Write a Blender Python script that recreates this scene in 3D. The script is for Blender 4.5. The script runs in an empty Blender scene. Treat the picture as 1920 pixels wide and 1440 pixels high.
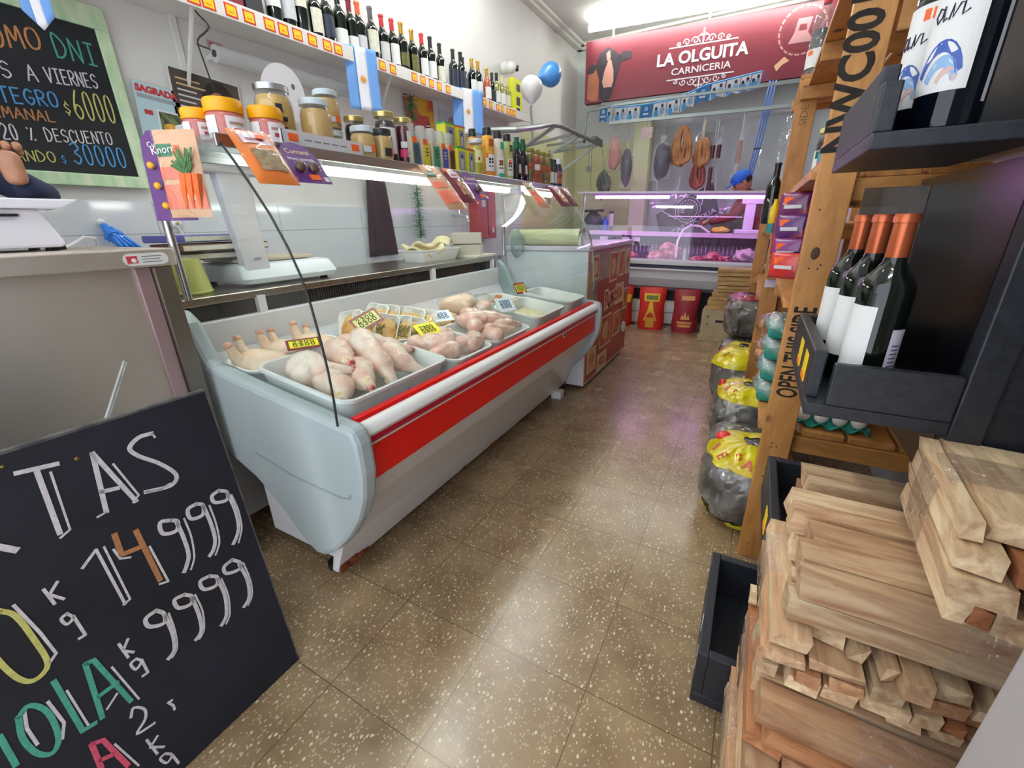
import bpy, bmesh, math, random
import numpy as np
from mathutils import Vector, Matrix, noise
random.seed(11)
S = bpy.context.scene
COL = S.collection
R = math.radians

# ---------------------------------------------------------------- camera
YAW, PITCH, ROLL, FPX = -0.509715405, -0.363474658, -0.0208941069, 792.432404
cy, sy, cp, sp = math.cos(YAW), math.sin(YAW), math.cos(PITCH), math.sin(PITCH)
fwd = Vector((sy*cp, cy*cp, sp)); rgt = Vector((cy, -sy, 0)); upv = rgt.cross(fwd)
cr, sr = math.cos(ROLL), math.sin(ROLL)
r2 = rgt*cr + upv*sr; u2 = rgt*-sr + upv*cr
cam = bpy.data.cameras.new('camera'); co = bpy.data.objects.new('camera', cam); COL.objects.link(co)
co.matrix_world = Matrix(((r2.x, u2.x, -fwd.x, 0.20917), (r2.y, u2.y, -fwd.y, -1.3276), (r2.z, u2.z, -fwd.z, 1.13256), (0, 0, 0, 1)))
cam.sensor_fit = 'HORIZONTAL'; cam.sensor_width = 36; cam.lens = 36*FPX/1920
cam.clip_start = .02; cam.clip_end = 50
S.camera = co

# ---------------------------------------------------------------- light and exposure
S.view_settings.view_transform = 'Standard'; S.view_settings.look = 'None'
S.view_settings.exposure = 0.0; S.view_settings.gamma = 1.0; S.view_settings.use_curve_mapping = False
W = bpy.data.worlds.new('daylight'); S.world = W; W.use_nodes = True
W.node_tree.nodes['Background'].inputs[0].default_value = (.86, .92, 1.0, 1)
W.node_tree.nodes['Background'].inputs[1].default_value = 3.0      # street daylight, comes in by the open shop front
def area(name, loc, rot, sx, sy_, power, col=(1, 1, 1), portal=False):
    l = bpy.data.lights.new(name, 'AREA'); l.shape = 'RECTANGLE'; l.size = sx; l.size_y = sy_; l.energy = power; l.color = col
    o = bpy.data.objects.new(name, l); COL.objects.link(o); o.location = loc; o.rotation_euler = rot
    if portal: l.cycles.is_portal = True
    return o
area('shop_front_daylight', (-.6, -2.45, 1.5), (R(90), 0, 0), 3.2, 2.9, 1, portal=True)
TUBE = 63.0     # strength of the ceiling fluorescent tubes
COLD = (.95, 1.0, .97)

# ---------------------------------------------------------------- materials
def hexc(h):
    h = h.lstrip('#'); v = [int(h[i:i+2], 16)/255 for i in (0, 2, 4)]
    return tuple(x/12.92 if x <= .04045 else ((x+.055)/1.055)**2.4 for x in v)
_M = {}
def mat(key, col='#808080', rough=.5, metal=0., var=0., vs=8., bump=0., bs=60., col2=None, sss=0., emit=0., coat=0., stretch=None, spec=.5, thr=None):
    if key in _M: return _M[key]
    m = bpy.data.materials.new(key); m.use_nodes = True; nt = m.node_tree; b = nt.nodes['Principled BSDF']
    c = hexc(col) if isinstance(col, str) else col
    b.inputs['Base Color'].default_value = (*c, 1); b.inputs['Roughness'].default_value = rough
    b.inputs['Metallic'].default_value = metal; b.inputs['Specular IOR Level'].default_value = spec
    b.inputs['Coat Weight'].default_value = coat
    if sss: b.inputs['Subsurface Weight'].default_value = sss; b.inputs['Subsurface Radius'].default_value = (.02, .008, .006)
    if emit:
        b.inputs['Emission Color'].default_value = (*c, 1); b.inputs['Emission Strength'].default_value = emit
    vec = None
    def coords():
        tc = nt.nodes.new('ShaderNodeTexCoord'); mp = nt.nodes.new('ShaderNodeMapping')
        nt.links.new(tc.outputs['Object'], mp.inputs[0])
        if stretch: mp.inputs['Scale'].default_value = stretch
        return mp.outputs[0]
    if var or col2:
        vec = coords(); n = nt.nodes.new('ShaderNodeTexNoise'); n.inputs['Scale'].default_value = vs; n.inputs['Detail'].default_value = 5
        nt.links.new(vec, n.inputs['Vector'])
        rp = nt.nodes.new('ShaderNodeValToRGB'); lo, hi = thr or (.35, .65)
        rp.color_ramp.elements[0].position = lo; rp.color_ramp.elements[1].position = hi
        if col2: a, d = c, hexc(col2)
        else: a, d = tuple(x*(1-var) for x in c), tuple(min(1, x*(1+var)) for x in c)
        rp.color_ramp.elements[0].color = (*a, 1); rp.color_ramp.elements[1].color = (*d, 1)
        nt.links.new(n.outputs[0], rp.inputs[0]); nt.links.new(rp.outputs[0], b.inputs['Base Color'])
    if bump:
        vec = vec or coords(); n2 = nt.nodes.new('ShaderNodeTexNoise'); n2.inputs['Scale'].default_value = bs; n2.inputs['Detail'].default_value = 3
        nt.links.new(vec, n2.inputs['Vector']); bp = nt.nodes.new('ShaderNodeBump'); bp.inputs['Strength'].default_value = bump; bp.inputs['Distance'].default_value = .01
        nt.links.new(n2.outputs[0], bp.inputs['Height']); nt.links.new(bp.outputs[0], b.inputs['Normal'])
    _M[key] = m; return m
def clear(key, tint='#ffffff', gloss=.9, milk=0., milkcol='#ffffff', bump=0., bs=20., rough=.02, base=0.):
    """clear sheet: see-through, with fresnel reflection and optional milkiness"""
    if key in _M: return _M[key]
    m = bpy.data.materials.new(key); m.use_nodes = True; nt = m.node_tree; nt.nodes.remove(nt.nodes['Principled BSDF']); out = nt.nodes['Material Output']
    tr = nt.nodes.new('ShaderNodeBsdfTransparent'); tr.inputs[0].default_value = (*hexc(tint), 1)
    gl = nt.nodes.new('ShaderNodeBsdfGlossy'); gl.inputs['Roughness'].default_value = rough
    lw = nt.nodes.new('ShaderNodeLayerWeight'); lw.inputs[0].default_value = .5
    pw = nt.nodes.new('ShaderNodeMath'); pw.operation = 'POWER'; pw.inputs[1].default_value = 4.; nt.links.new(lw.outputs['Facing'], pw.inputs[0])
    mu = nt.nodes.new('ShaderNodeMath'); mu.operation = 'MULTIPLY_ADD'; mu.inputs[1].default_value = gloss*.7; mu.inputs[2].default_value = base+.022*gloss; nt.links.new(pw.outputs[0], mu.inputs[0])
    mx = nt.nodes.new('ShaderNodeMixShader'); nt.links.new(mu.outputs[0], mx.inputs[0]); nt.links.new(gl.outputs[0], mx.inputs[2])
    under = tr.outputs[0]
    if milk:
        df = nt.nodes.new('ShaderNodeBsdfTranslucent'); df.inputs[0].default_value = (*hexc(milkcol), 1)
        d2 = nt.nodes.new('ShaderNodeBsdfDiffuse'); d2.inputs[0].default_value = (*hexc(milkcol), 1)
        m3 = nt.nodes.new('ShaderNodeMixShader'); m3.inputs[0].default_value = .6; nt.links.new(df.outputs[0], m3.inputs[1]); nt.links.new(d2.outputs[0], m3.inputs[2])
        m2 = nt.nodes.new('ShaderNodeMixShader'); m2.inputs[0].default_value = milk; nt.links.new(tr.outputs[0], m2.inputs[1]); nt.links.new(m3.outputs[0], m2.inputs[2]); under = m2.outputs[0]
    nt.links.new(under, mx.inputs[1])
    if bump:
        tc = nt.nodes.new('ShaderNodeTexCoord'); n2 = nt.nodes.new('ShaderNodeTexNoise'); n2.inputs['Scale'].default_value = bs; n2.inputs['Detail'].default_value = 2
        n2.inputs['Distortion'].default_value = 1.0
        nt.links.new(tc.outputs['Object'], n2.inputs['Vector']); bp = nt.nodes.new('ShaderNodeBump'); bp.inputs['Strength'].default_value = bump; bp.inputs['Distance'].default_value = .02
        nt.links.new(n2.outputs[0], bp.inputs['Height']); nt.links.new(bp.outputs[0], gl.inputs['Normal'])
    nt.links.new(mx.outputs[0], out.inputs[0]); _M[key] = m; return m
def wood(key, light, dark, scale=1., rough=.6, ring=14., knots=False, vary=.5, blush=None):
    """sawn wood with the grain along the object's local X"""
    if key in _M: return _M[key]
    m = bpy.data.materials.new(key); m.use_nodes = True; nt = m.node_tree; b = nt.nodes['Principled BSDF']; b.inputs['Roughness'].default_value = rough
    tc = nt.nodes.new('ShaderNodeTexCoord'); oi = nt.nodes.new('ShaderNodeObjectInfo'); mp = nt.nodes.new('ShaderNodeMapping'); mp.inputs['Scale'].default_value = (2.2*scale, ring*scale, ring*scale)
    ad = nt.nodes.new('ShaderNodeVectorMath'); ad.operation = 'ADD'; nt.links.new(tc.outputs['Object'], ad.inputs[0])
    ml = nt.nodes.new('ShaderNodeVectorMath'); ml.operation = 'SCALE'; cb = nt.nodes.new('ShaderNodeCombineXYZ'); 
    for i in range(3): nt.links.new(oi.outputs['Random'], cb.inputs[i])
    nt.links.new(cb.outputs[0], ml.inputs[0]); ml.inputs['Scale'].default_value = 7.; nt.links.new(ml.outputs[0], ad.inputs[1]); nt.links.new(ad.outputs[0], mp.inputs[0])
    n = nt.nodes.new('ShaderNodeTexNoise'); n.inputs['Scale'].default_value = 3.; n.inputs['Detail'].default_value = 8; n.inputs['Roughness'].default_value = .65; n.inputs['Distortion'].default_value = .6
    nt.links.new(mp.outputs[0], n.inputs['Vector'])
    rp = nt.nodes.new('ShaderNodeValToRGB'); rp.color_ramp.elements[0].position = .32; rp.color_ramp.elements[1].position = .62
    rp.color_ramp.elements[0].color = (*hexc(dark), 1); rp.color_ramp.elements[1].color = (*hexc(light), 1)
    nt.links.new(n.outputs[0], rp.inputs[0])
    hs = nt.nodes.new('ShaderNodeHueSaturation'); mr = nt.nodes.new('ShaderNodeMapRange'); mr.inputs['To Min'].default_value = 1-.30*vary; mr.inputs['To Max'].default_value = 1+.12*vary
    nt.links.new(oi.outputs['Random'], mr.inputs[0]); nt.links.new(mr.outputs[0], hs.inputs['Value']); nt.links.new(rp.outputs[0], hs.inputs['Color'])
    fin = hs.outputs[0]
    if blush:      # some slats are redder than others
        fm = nt.nodes.new('ShaderNodeMath'); fm.operation = 'MULTIPLY'; fm.inputs[1].default_value = 17.3; nt.links.new(oi.outputs['Random'], fm.inputs[0]); ff = nt.nodes.new('ShaderNodeMath'); ff.operation = 'FRACT'; nt.links.new(fm.outputs[0], ff.inputs[0])
        pw = nt.nodes.new('ShaderNodeMath'); pw.operation = 'POWER'; pw.inputs[1].default_value = 2.; nt.links.new(ff.outputs[0], pw.inputs[0]); bl = nt.nodes.new('ShaderNodeMix'); bl.data_type = 'RGBA'; bl.blend_type = 'MULTIPLY'; nt.links.new(pw.outputs[0], bl.inputs[0]); nt.links.new(fin, bl.inputs[6]); bl.inputs[7].default_value = (*hexc(blush), 1); fin = bl.outputs[2]
    if knots:
        v = nt.nodes.new('ShaderNodeTexVoronoi'); v.inputs['Scale'].default_value = 5.; nt.links.new(ad.outputs[0], v.inputs['Vector'])
        kr = nt.nodes.new('ShaderNodeValToRGB'); kr.color_ramp.elements[0].position = .06; kr.color_ramp.elements[1].position = .12
        nt.links.new(v.outputs['Distance'], kr.inputs[0]); mk = nt.nodes.new('ShaderNodeMix'); mk.data_type = 'RGBA'
        nt.links.new(kr.outputs[0], mk.inputs[0]); mk.inputs[6].default_value = (*hexc('#4a2c16'), 1); nt.links.new(fin, mk.inputs[7]); fin = mk.outputs[2]
    nt.links.new(fin, b.inputs['Base Color'])
    bp = nt.nodes.new('ShaderNodeBump'); bp.inputs['Strength'].default_value = .35; bp.inputs['Distance'].default_value = .004; nt.links.new(n.outputs[0], bp.inputs['Height']); nt.links.new(bp.outputs[0], b.inputs['Normal'])
    _M[key] = m; return m

# ---------------------------------------------------------------- mesh building
WM = {}
class MB:
    def __init__(s): s.v = []; s.f = []; s.sm = []
    def add(s, vs, fs, T=None, smooth=False):
        k = len(s.v); s.v += [tuple(T @ Vector(p)) if T else tuple(p) for p in vs]
        s.f += [tuple(i+k for i in f) for f in fs]; s.sm += [smooth]*len(fs); return s
    def box(s, c, d, T=None, rz=0):
        x, y, z = (q/2 for q in d); vs = [(a*x, b*y, e*z) for e in (-1, 1) for b in (-1, 1) for a in (-1, 1)]
        M = Matrix.Translation(c) @ Matrix.Rotation(rz, 4, 'Z')
        if T: M = T @ M
        return s.add(vs, [(0, 2, 3, 1), (4, 5, 7, 6), (0, 1, 5, 4), (2, 6, 7, 3), (0, 4, 6, 2), (1, 3, 7, 5)], M)
    def bb(s, lo, hi): return s.box([(a+b)/2 for a, b in zip(lo, hi)], [abs(b-a) for a, b in zip(lo, hi)])
    def beam(s, a, b, w, h, up=(0, 0, 1)):
        a, b = Vector(a), Vector(b); d = (b-a); L = d.length; x = d/L; u = Vector(up); y = u.cross(x)
        if y.length < 1e-4: y = Vector((1, 0, 0)).cross(x)
        y.normalize(); z = x.cross(y)
        M = Matrix(((x.x, y.x, z.x, (a.x+b.x)/2), (x.y, y.y, z.y, (a.y+b.y)/2), (x.z, y.z, z.z, (a.z+b.z)/2), (0, 0, 0, 1)))
        return s.box((0, 0, 0), (L, w, h), M)
    def prism(s, pts, fn, smooth=False):
        """pts: 2D outline; fn(p, t) -> 3D for t = 0 and 1"""
        n = len(pts); vs = [fn(p, 0) for p in pts]+[fn(p, 1) for p in pts]
        s.add(vs, [tuple(range(n))[::-1], tuple(range(n, 2*n))])
        k = len(s.v)-2*n; s.f += [(k+i, k+(i+1) % n, k+n+(i+1) % n, k+n+i) for i in range(n)]; s.sm += [smooth]*n; return s
    def lathe(s, prof, n=20, T=None, a0=0, a1=2*math.pi, smooth=True):
        full = abs(a1-a0-2*math.pi) < 1e-6; m = n if full else n+1; vs = []; fs = []
        for r, z in prof:
            for i in range(m):
                a = a0+(a1-a0)*i/n; vs.append((r*math.cos(a), r*math.sin(a), z))
        for j in range(len(prof)-1):
            for i in range(n):
                i2 = (i+1) % m; fs.append((j*m+i, j*m+i2, (j+1)*m+i2, (j+1)*m+i))
        if full:
            if prof[0][0] > 1e-6: fs.append(tuple(range(m))[::-1])
            if prof[-1][0] > 1e-6: fs.append(tuple((len(prof)-1)*m+i for i in range(m)))
        return s.add(vs, fs, T, smooth)
    def tube(s, pts, r, n=8, closed=False):
        pts = [Vector(p) for p in pts]; N = len(pts); rs = r if isinstance(r, (list, tuple)) else [r]*N; vs = []; fs = []
        prev = None
        for i, p in enumerate(pts):
            t = (pts[min(i+1, N-1)]-pts[max(i-1, 0)]); t = t.normalized() if t.length > 1e-9 else Vector((0, 0, 1))
            if prev is None:
                u = t.orthogonal().normalized()
            else:
                u = prev-t*prev.dot(t); u = u.normalized() if u.length > 1e-6 else t.orthogonal().normalized()
            prev = u; w = t.cross(u)
            for k in range(n):
                a = 2*math.pi*k/n; vs.append(p+u*math.cos(a)*rs[i]+w*math.sin(a)*rs[i])
        for i in range(N-1):
            for k in range(n): fs.append((i*n+k, i*n+(k+1) % n, (i+1)*n+(k+1) % n, (i+1)*n+k))
        fs += [tuple(range(n))[::-1], tuple((N-1)*n+k for k in range(n))]
        return s.add(vs, fs, None, True)
    def grid(s, fn, nu, nv, smooth=True, thick=None):
        vs = [fn(i/nu, j/nv) for j in range(nv+1) for i in range(nu+1)]
        fs = [(j*(nu+1)+i, j*(nu+1)+i+1, (j+1)*(nu+1)+i+1, (j+1)*(nu+1)+i) for j in range(nv) for i in range(nu)]
        return s.add(vs, fs, None, smooth)
    def ball(s, c, r, n=3, amp=0., seed=0., fr=4., T=None):
        bm = bmesh.new(); bmesh.ops.create_icosphere(bm, subdivisions=n, radius=1); r = r if isinstance(r, (tuple, list)) else (r, r, r); vs = []
        for v in bm.verts:
            q = v.co; k = 1+amp*noise.noise(q*fr*.5+Vector((seed, seed*1.7, 3.1))); vs.append((c[0]+q.x*r[0]*k, c[1]+q.y*r[1]*k, c[2]+q.z*r[2]*k))
        fs = [tuple(v.index for v in f.verts) for f in bm.faces]; bm.free(); return s.add(vs, fs, T, True)
    def stroke(s, pts, w, fn, h=.0012):
        """flat chalk or paint stroke: pts 2D on a board; fn(u, v, height) -> 3D"""
        P = [Vector((a, b)) for a, b in pts]
        if len(P) >= 5:      # rounded strokes follow a smooth curve
            q = [P[0]*2-P[1]]+P+[P[-1]*2-P[-2]]; o = []
            for i in range(1, len(q)-2):
                for k in range(4): f = k/4; o.append(.5*(2*q[i]+(q[i+1]-q[i-1])*f+(2*q[i-1]-5*q[i]+4*q[i+1]-q[i+2])*f*f+(3*q[i]-q[i-1]-3*q[i+1]+q[i+2])*f**3))
            P = o+[P[-1]]
        Q = [P[0]]
        for p in P[1:]:
            if (p-Q[-1]).length > 1e-5: Q.append(p)
        runs = [[Q[0]]]          # break the ribbon at sharp corners, mitre the rest
        for i in range(1, len(Q)):
            runs[-1].append(Q[i])
            if i < len(Q)-1 and (Q[i]-Q[i-1]).normalized().dot((Q[i+1]-Q[i]).normalized()) < .5: runs.append([Q[i]])
        s.nstroke = getattr(s, 'nstroke', 0)
        for r in runs:
            if len(r) < 2: continue
            s.nstroke += 1; hh = h+.00012*(s.nstroke % 6); n = len(r); ds = [(r[i+1]-r[i]).normalized() for i in range(n-1)]
            r = [r[0]-ds[0]*w*.3]+r[1:-1]+[r[-1]+ds[-1]*w*.3]; A, B = [], []
            for i in range(n):
                d = (ds[max(i-1, 0)]+ds[min(i, n-2)]).normalized(); m = Vector((-d.y, d.x))*w/2; A.append(r[i]+m); B.append(r[i]-m)
            vs = [fn(p.x, p.y, z) for z in (0, hh) for p in A+B]; k = 2*n
            fs = [(k+i, k+i+1, k+n+i+1, k+n+i) for i in range(n-1)]+[(i, i+1, k+i+1, k+i) for i in range(n-1)]+[(n+i, n+i+1, k+n+i+1, k+n+i) for i in range(n-1)]+[(0, n, k+n, k), (n-1, 2*n-1, k+2*n-1, k+n-1)]
            s.add(vs, fs)
        return s
    def mesh(s, name, mats, mids=None):
        me = bpy.data.meshes.new(name); me.from_pydata(s.v, [], s.f)
        for m in (mats if isinstance(mats, (list, tuple)) else [mats]): me.materials.append(m)
        me.polygons.foreach_set('use_smooth', s.sm)
        if any(s.sm): me.set_sharp_from_angle(angle=R(42))
        if mids: me.polygons.foreach_set('material_index', mids)
        bm = bmesh.new(); bm.from_mesh(me); bmesh.ops.recalc_face_normals(bm, faces=bm.faces); bm.to_mesh(me); bm.free()
        me.update(); return me
    def build(s, name, mats, parent=None, world=True, bevel=0, mids=None, label=None):
        if parent is not None and world:
            inv = WM[parent.name].inverted(); s.v = [tuple(inv @ Vector(p)) for p in s.v]
        return link(name, s.mesh(name, mats, mids), parent, bevel, label)
def link(name, me, parent=None, bevel=0, label=None, M=None):
    o = bpy.data.objects.new(name, me); COL.objects.link(o)
    if parent is not None: o.parent = parent
    if M is not None: o.matrix_local = M
    WM[o.name] = (WM[parent.name] if parent is not None else Matrix()) @ (M if M is not None else Matrix())
    if bevel:
        b = o.modifiers.new('soft_edges', 'BEVEL'); b.width = bevel; b.segments = 2; b.limit_method = 'ANGLE'; b.angle_limit = R(40)
    if label: o['label'] = label
    return o
def tag(o, label=None, cat=None, group=None, kind=None):
    if label: o['label'] = label
    if cat: o['category'] = cat
    if group: o['group'] = group
    if kind: o['kind'] = kind
    return o
def thing(name, label, cat, loc=(0, 0, 0), rz=0, group=None, M=None, kind=None):
    o = bpy.data.objects.new(name, None); COL.objects.link(o); o.empty_display_size = .05
    M = M if M is not None else Matrix.Translation(loc) @ Matrix.Rotation(rz, 4, 'Z')
    o.matrix_world = M; WM[o.name] = M.copy(); return tag(o, label, cat, group, kind)
def struct(o): o['kind'] = 'structure'; return o
def centred(mb, name, mats, label, cat, group=None, bevel=0, mids=None):
    """a thing that is one mesh, its origin at the middle of its foot"""
    xs, ys, zs = zip(*mb.v); c = Vector(((min(xs)+max(xs))/2, (min(ys)+max(ys))/2, min(zs))); mb.v = [tuple(Vector(p)-c) for p in mb.v]
    o = link(name, mb.mesh(name, mats, mids), None, bevel, None, Matrix.Translation(c)); return tag(o, label, cat, group)
def frame(o, x, y):
    """matrix with local X along x, local Y along y"""
    x = Vector(x).normalized(); y = Vector(y); z = x.cross(y).normalized(); y = z.cross(x); o = Vector(o)
    return Matrix(((x.x, y.x, z.x, o.x), (x.y, y.y, z.y, o.y), (x.z, y.z, z.z, o.z), (0, 0, 0, 1)))
def text(name, body, size, M, m, parent, bold=0., ext=.0008, align='CENTER', sx=1., shear=0.):
    cu = bpy.data.curves.new(name, 'FONT'); cu.body = body; cu.size = size; cu.extrude = ext; cu.offset = bold; cu.align_x = align; cu.align_y = 'CENTER'; cu.shear = shear; cu.resolution_u = 3
    o = bpy.data.objects.new(name+'_curve', cu); COL.objects.link(o); dg = bpy.context.evaluated_depsgraph_get(); me = bpy.data.meshes.new_from_object(o.evaluated_get(dg)); me.name = name
    bpy.data.objects.remove(o); bpy.data.curves.remove(cu)
    T = WM[parent.name].inverted() @ M @ Matrix.Diagonal((sx, 1, 1, 1)); me.transform(T); me.materials.clear(); me.materials.append(m); return link(name, me, parent)
ORD = ['first', 'second', 'third', 'fourth', 'fifth', 'sixth', 'seventh', 'eighth', 'ninth', 'tenth', 'eleventh', 'twelfth', 'thirteenth', 'fourteenth', 'fifteenth', 'sixteenth', 'seventeenth', 'eighteenth', 'nineteenth', 'twentieth', 'twenty-first', 'twenty-second', 'twenty-third', 'twenty-fourth', 'twenty-fifth', 'twenty-sixth', 'twenty-seventh']
def rrect(w, d, r, n=5):
    p = []
    for cx, cy_, a in ((w/2-r, d/2-r, 0), (-w/2+r, d/2-r, 90), (-w/2+r, -d/2+r, 180), (w/2-r, -d/2+r, 270)):
        for i in range(n+1): t = R(a+90*i/n); p.append((cx+r*math.cos(t), cy_+r*math.sin(t)))
    return p
def loft(mb, rings, smooth=True, cap0=True, cap1=True):
    n = len(rings[0]); k = len(mb.v); mb.v += [tuple(p) for r in rings for p in r]
    for j in range(len(rings)-1):
        for i in range(n): mb.f.append((k+j*n+i, k+j*n+(i+1) % n, k+(j+1)*n+(i+1) % n, k+(j+1)*n+i)); mb.sm.append(smooth)
    if cap0: mb.f.append(tuple(k+i for i in range(n))[::-1]); mb.sm.append(False)
    if cap1: mb.f.append(tuple(k+(len(rings)-1)*n+i for i in range(n))); mb.sm.append(False)
    return mb
# single-line chalk letters in a 1 x 1 cell
O_ = [(.5, 1), (.2, .9), (.05, .5), (.2, .1), (.5, 0), (.8, .1), (.95, .5), (.8, .9), (.5, 1)]
GL = {'A': [[(0, 0), (.5, 1), (1, 0)], [(.2, .4), (.8, .4)]], 'C': [[(.95, .8), (.6, 1), (.2, .85), (.05, .5), (.2, .1), (.6, 0), (.95, .2)]], 'D': [[(.05, 0), (.05, 1), (.5, .95), (.9, .6), (.85, .3), (.5, .05), (.05, 0)]],
 'E': [[(.9, 1), (.1, 1), (.1, 0), (.9, 0)], [(.1, .5), (.7, .5)]], 'F': [[(.9, 1), (.1, 1), (.1, 0)], [(.1, .5), (.7, .5)]], 'G': [[(.9, .85), (.5, 1), (.1, .7), (.1, .3), (.5, 0), (.9, .2), (.9, .45), (.5, .45)]], 'I': [[(.5, 0), (.5, 1)], [(.15, 1), (.85, 1)], [(.15, 0), (.85, 0)]],
 'L': [[(.1, 1), (.1, 0), (.9, 0)]], 'M': [[(0, 0), (.15, 1), (.5, .35), (.85, 1), (1, 0)]], 'N': [[(.05, 0), (.1, 1), (.9, 0), (.95, 1)]], 'O': [O_], '0': [[(x*.85+.07, y) for x, y in O_]], 'P': [[(.1, 0), (.1, 1)], [(.1, 1), (.6, 1), (.95, .75), (.65, .5), (.1, .45)]],
 'R': [[(.1, 0), (.1, 1)], [(.1, 1), (.6, 1), (.9, .78), (.65, .52), (.1, .46)], [(.4, .48), (.95, 0)]], 'S': [[(.9, .85), (.5, 1), (.1, .8), (.25, .55), (.75, .45), (.9, .2), (.5, 0), (.1, .15)]], 'T': [[(0, 1), (1, 1)], [(.5, 1), (.5, 0)]], 'U': [[(.05, 1), (.1, .2), (.5, 0), (.9, .2), (.95, 1)]],
 'V': [[(0, 1), (.5, 0), (1, 1)]], '2': [[(.1, .8), (.4, 1), (.85, .8), (.7, .5), (.1, 0), (.95, 0)]], '3': [[(.1, .9), (.6, 1), (.9, .75), (.4, .55), (.9, .3), (.5, 0), (.05, .15)]], '6': [[(.7, 1), (.25, .6), (.05, .25), (.4, 0), (.85, .15), (.8, .4), (.4, .5), (.1, .3)]],
 '%': [[(.8, .9), (.2, .1)], [(.1, .9), (.2, .85)], [(.8, .1), (.9, .15)]], '$': [[(.8, .75), (.5, .85), (.2, .65), (.8, .35), (.5, .15), (.15, .25)], [(.5, 1), (.5, .9)], [(.5, .1), (.5, 0)]], ' ': []}
def chalk_parts(s, a, b, h, w, fn, m, parent):
    a, b = Vector(a), Vector(b); st = (b-a)/len(s)
    for i, ch in enumerate(s):
        if ch != ' ': chalk(MB(), ch, a+st*i, a+st*(i+1), h, w, fn).build('letter', m, parent)
def chalk(mb, s, a, b, h, w, fn):
    """write s with its baseline from a to b (2D), letters h high"""
    a, b = Vector(a), Vector(b); st = (b-a)/len(s)
    for i, ch in enumerate(s):
        o = a+st*i
        for pl in GL[ch]: mb.stroke([(o.x+st.x*(.1+.78*x), o.y+st.y*(.1+.78*x)+h*y) for x, y in pl], w, fn)
    return mb

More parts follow.
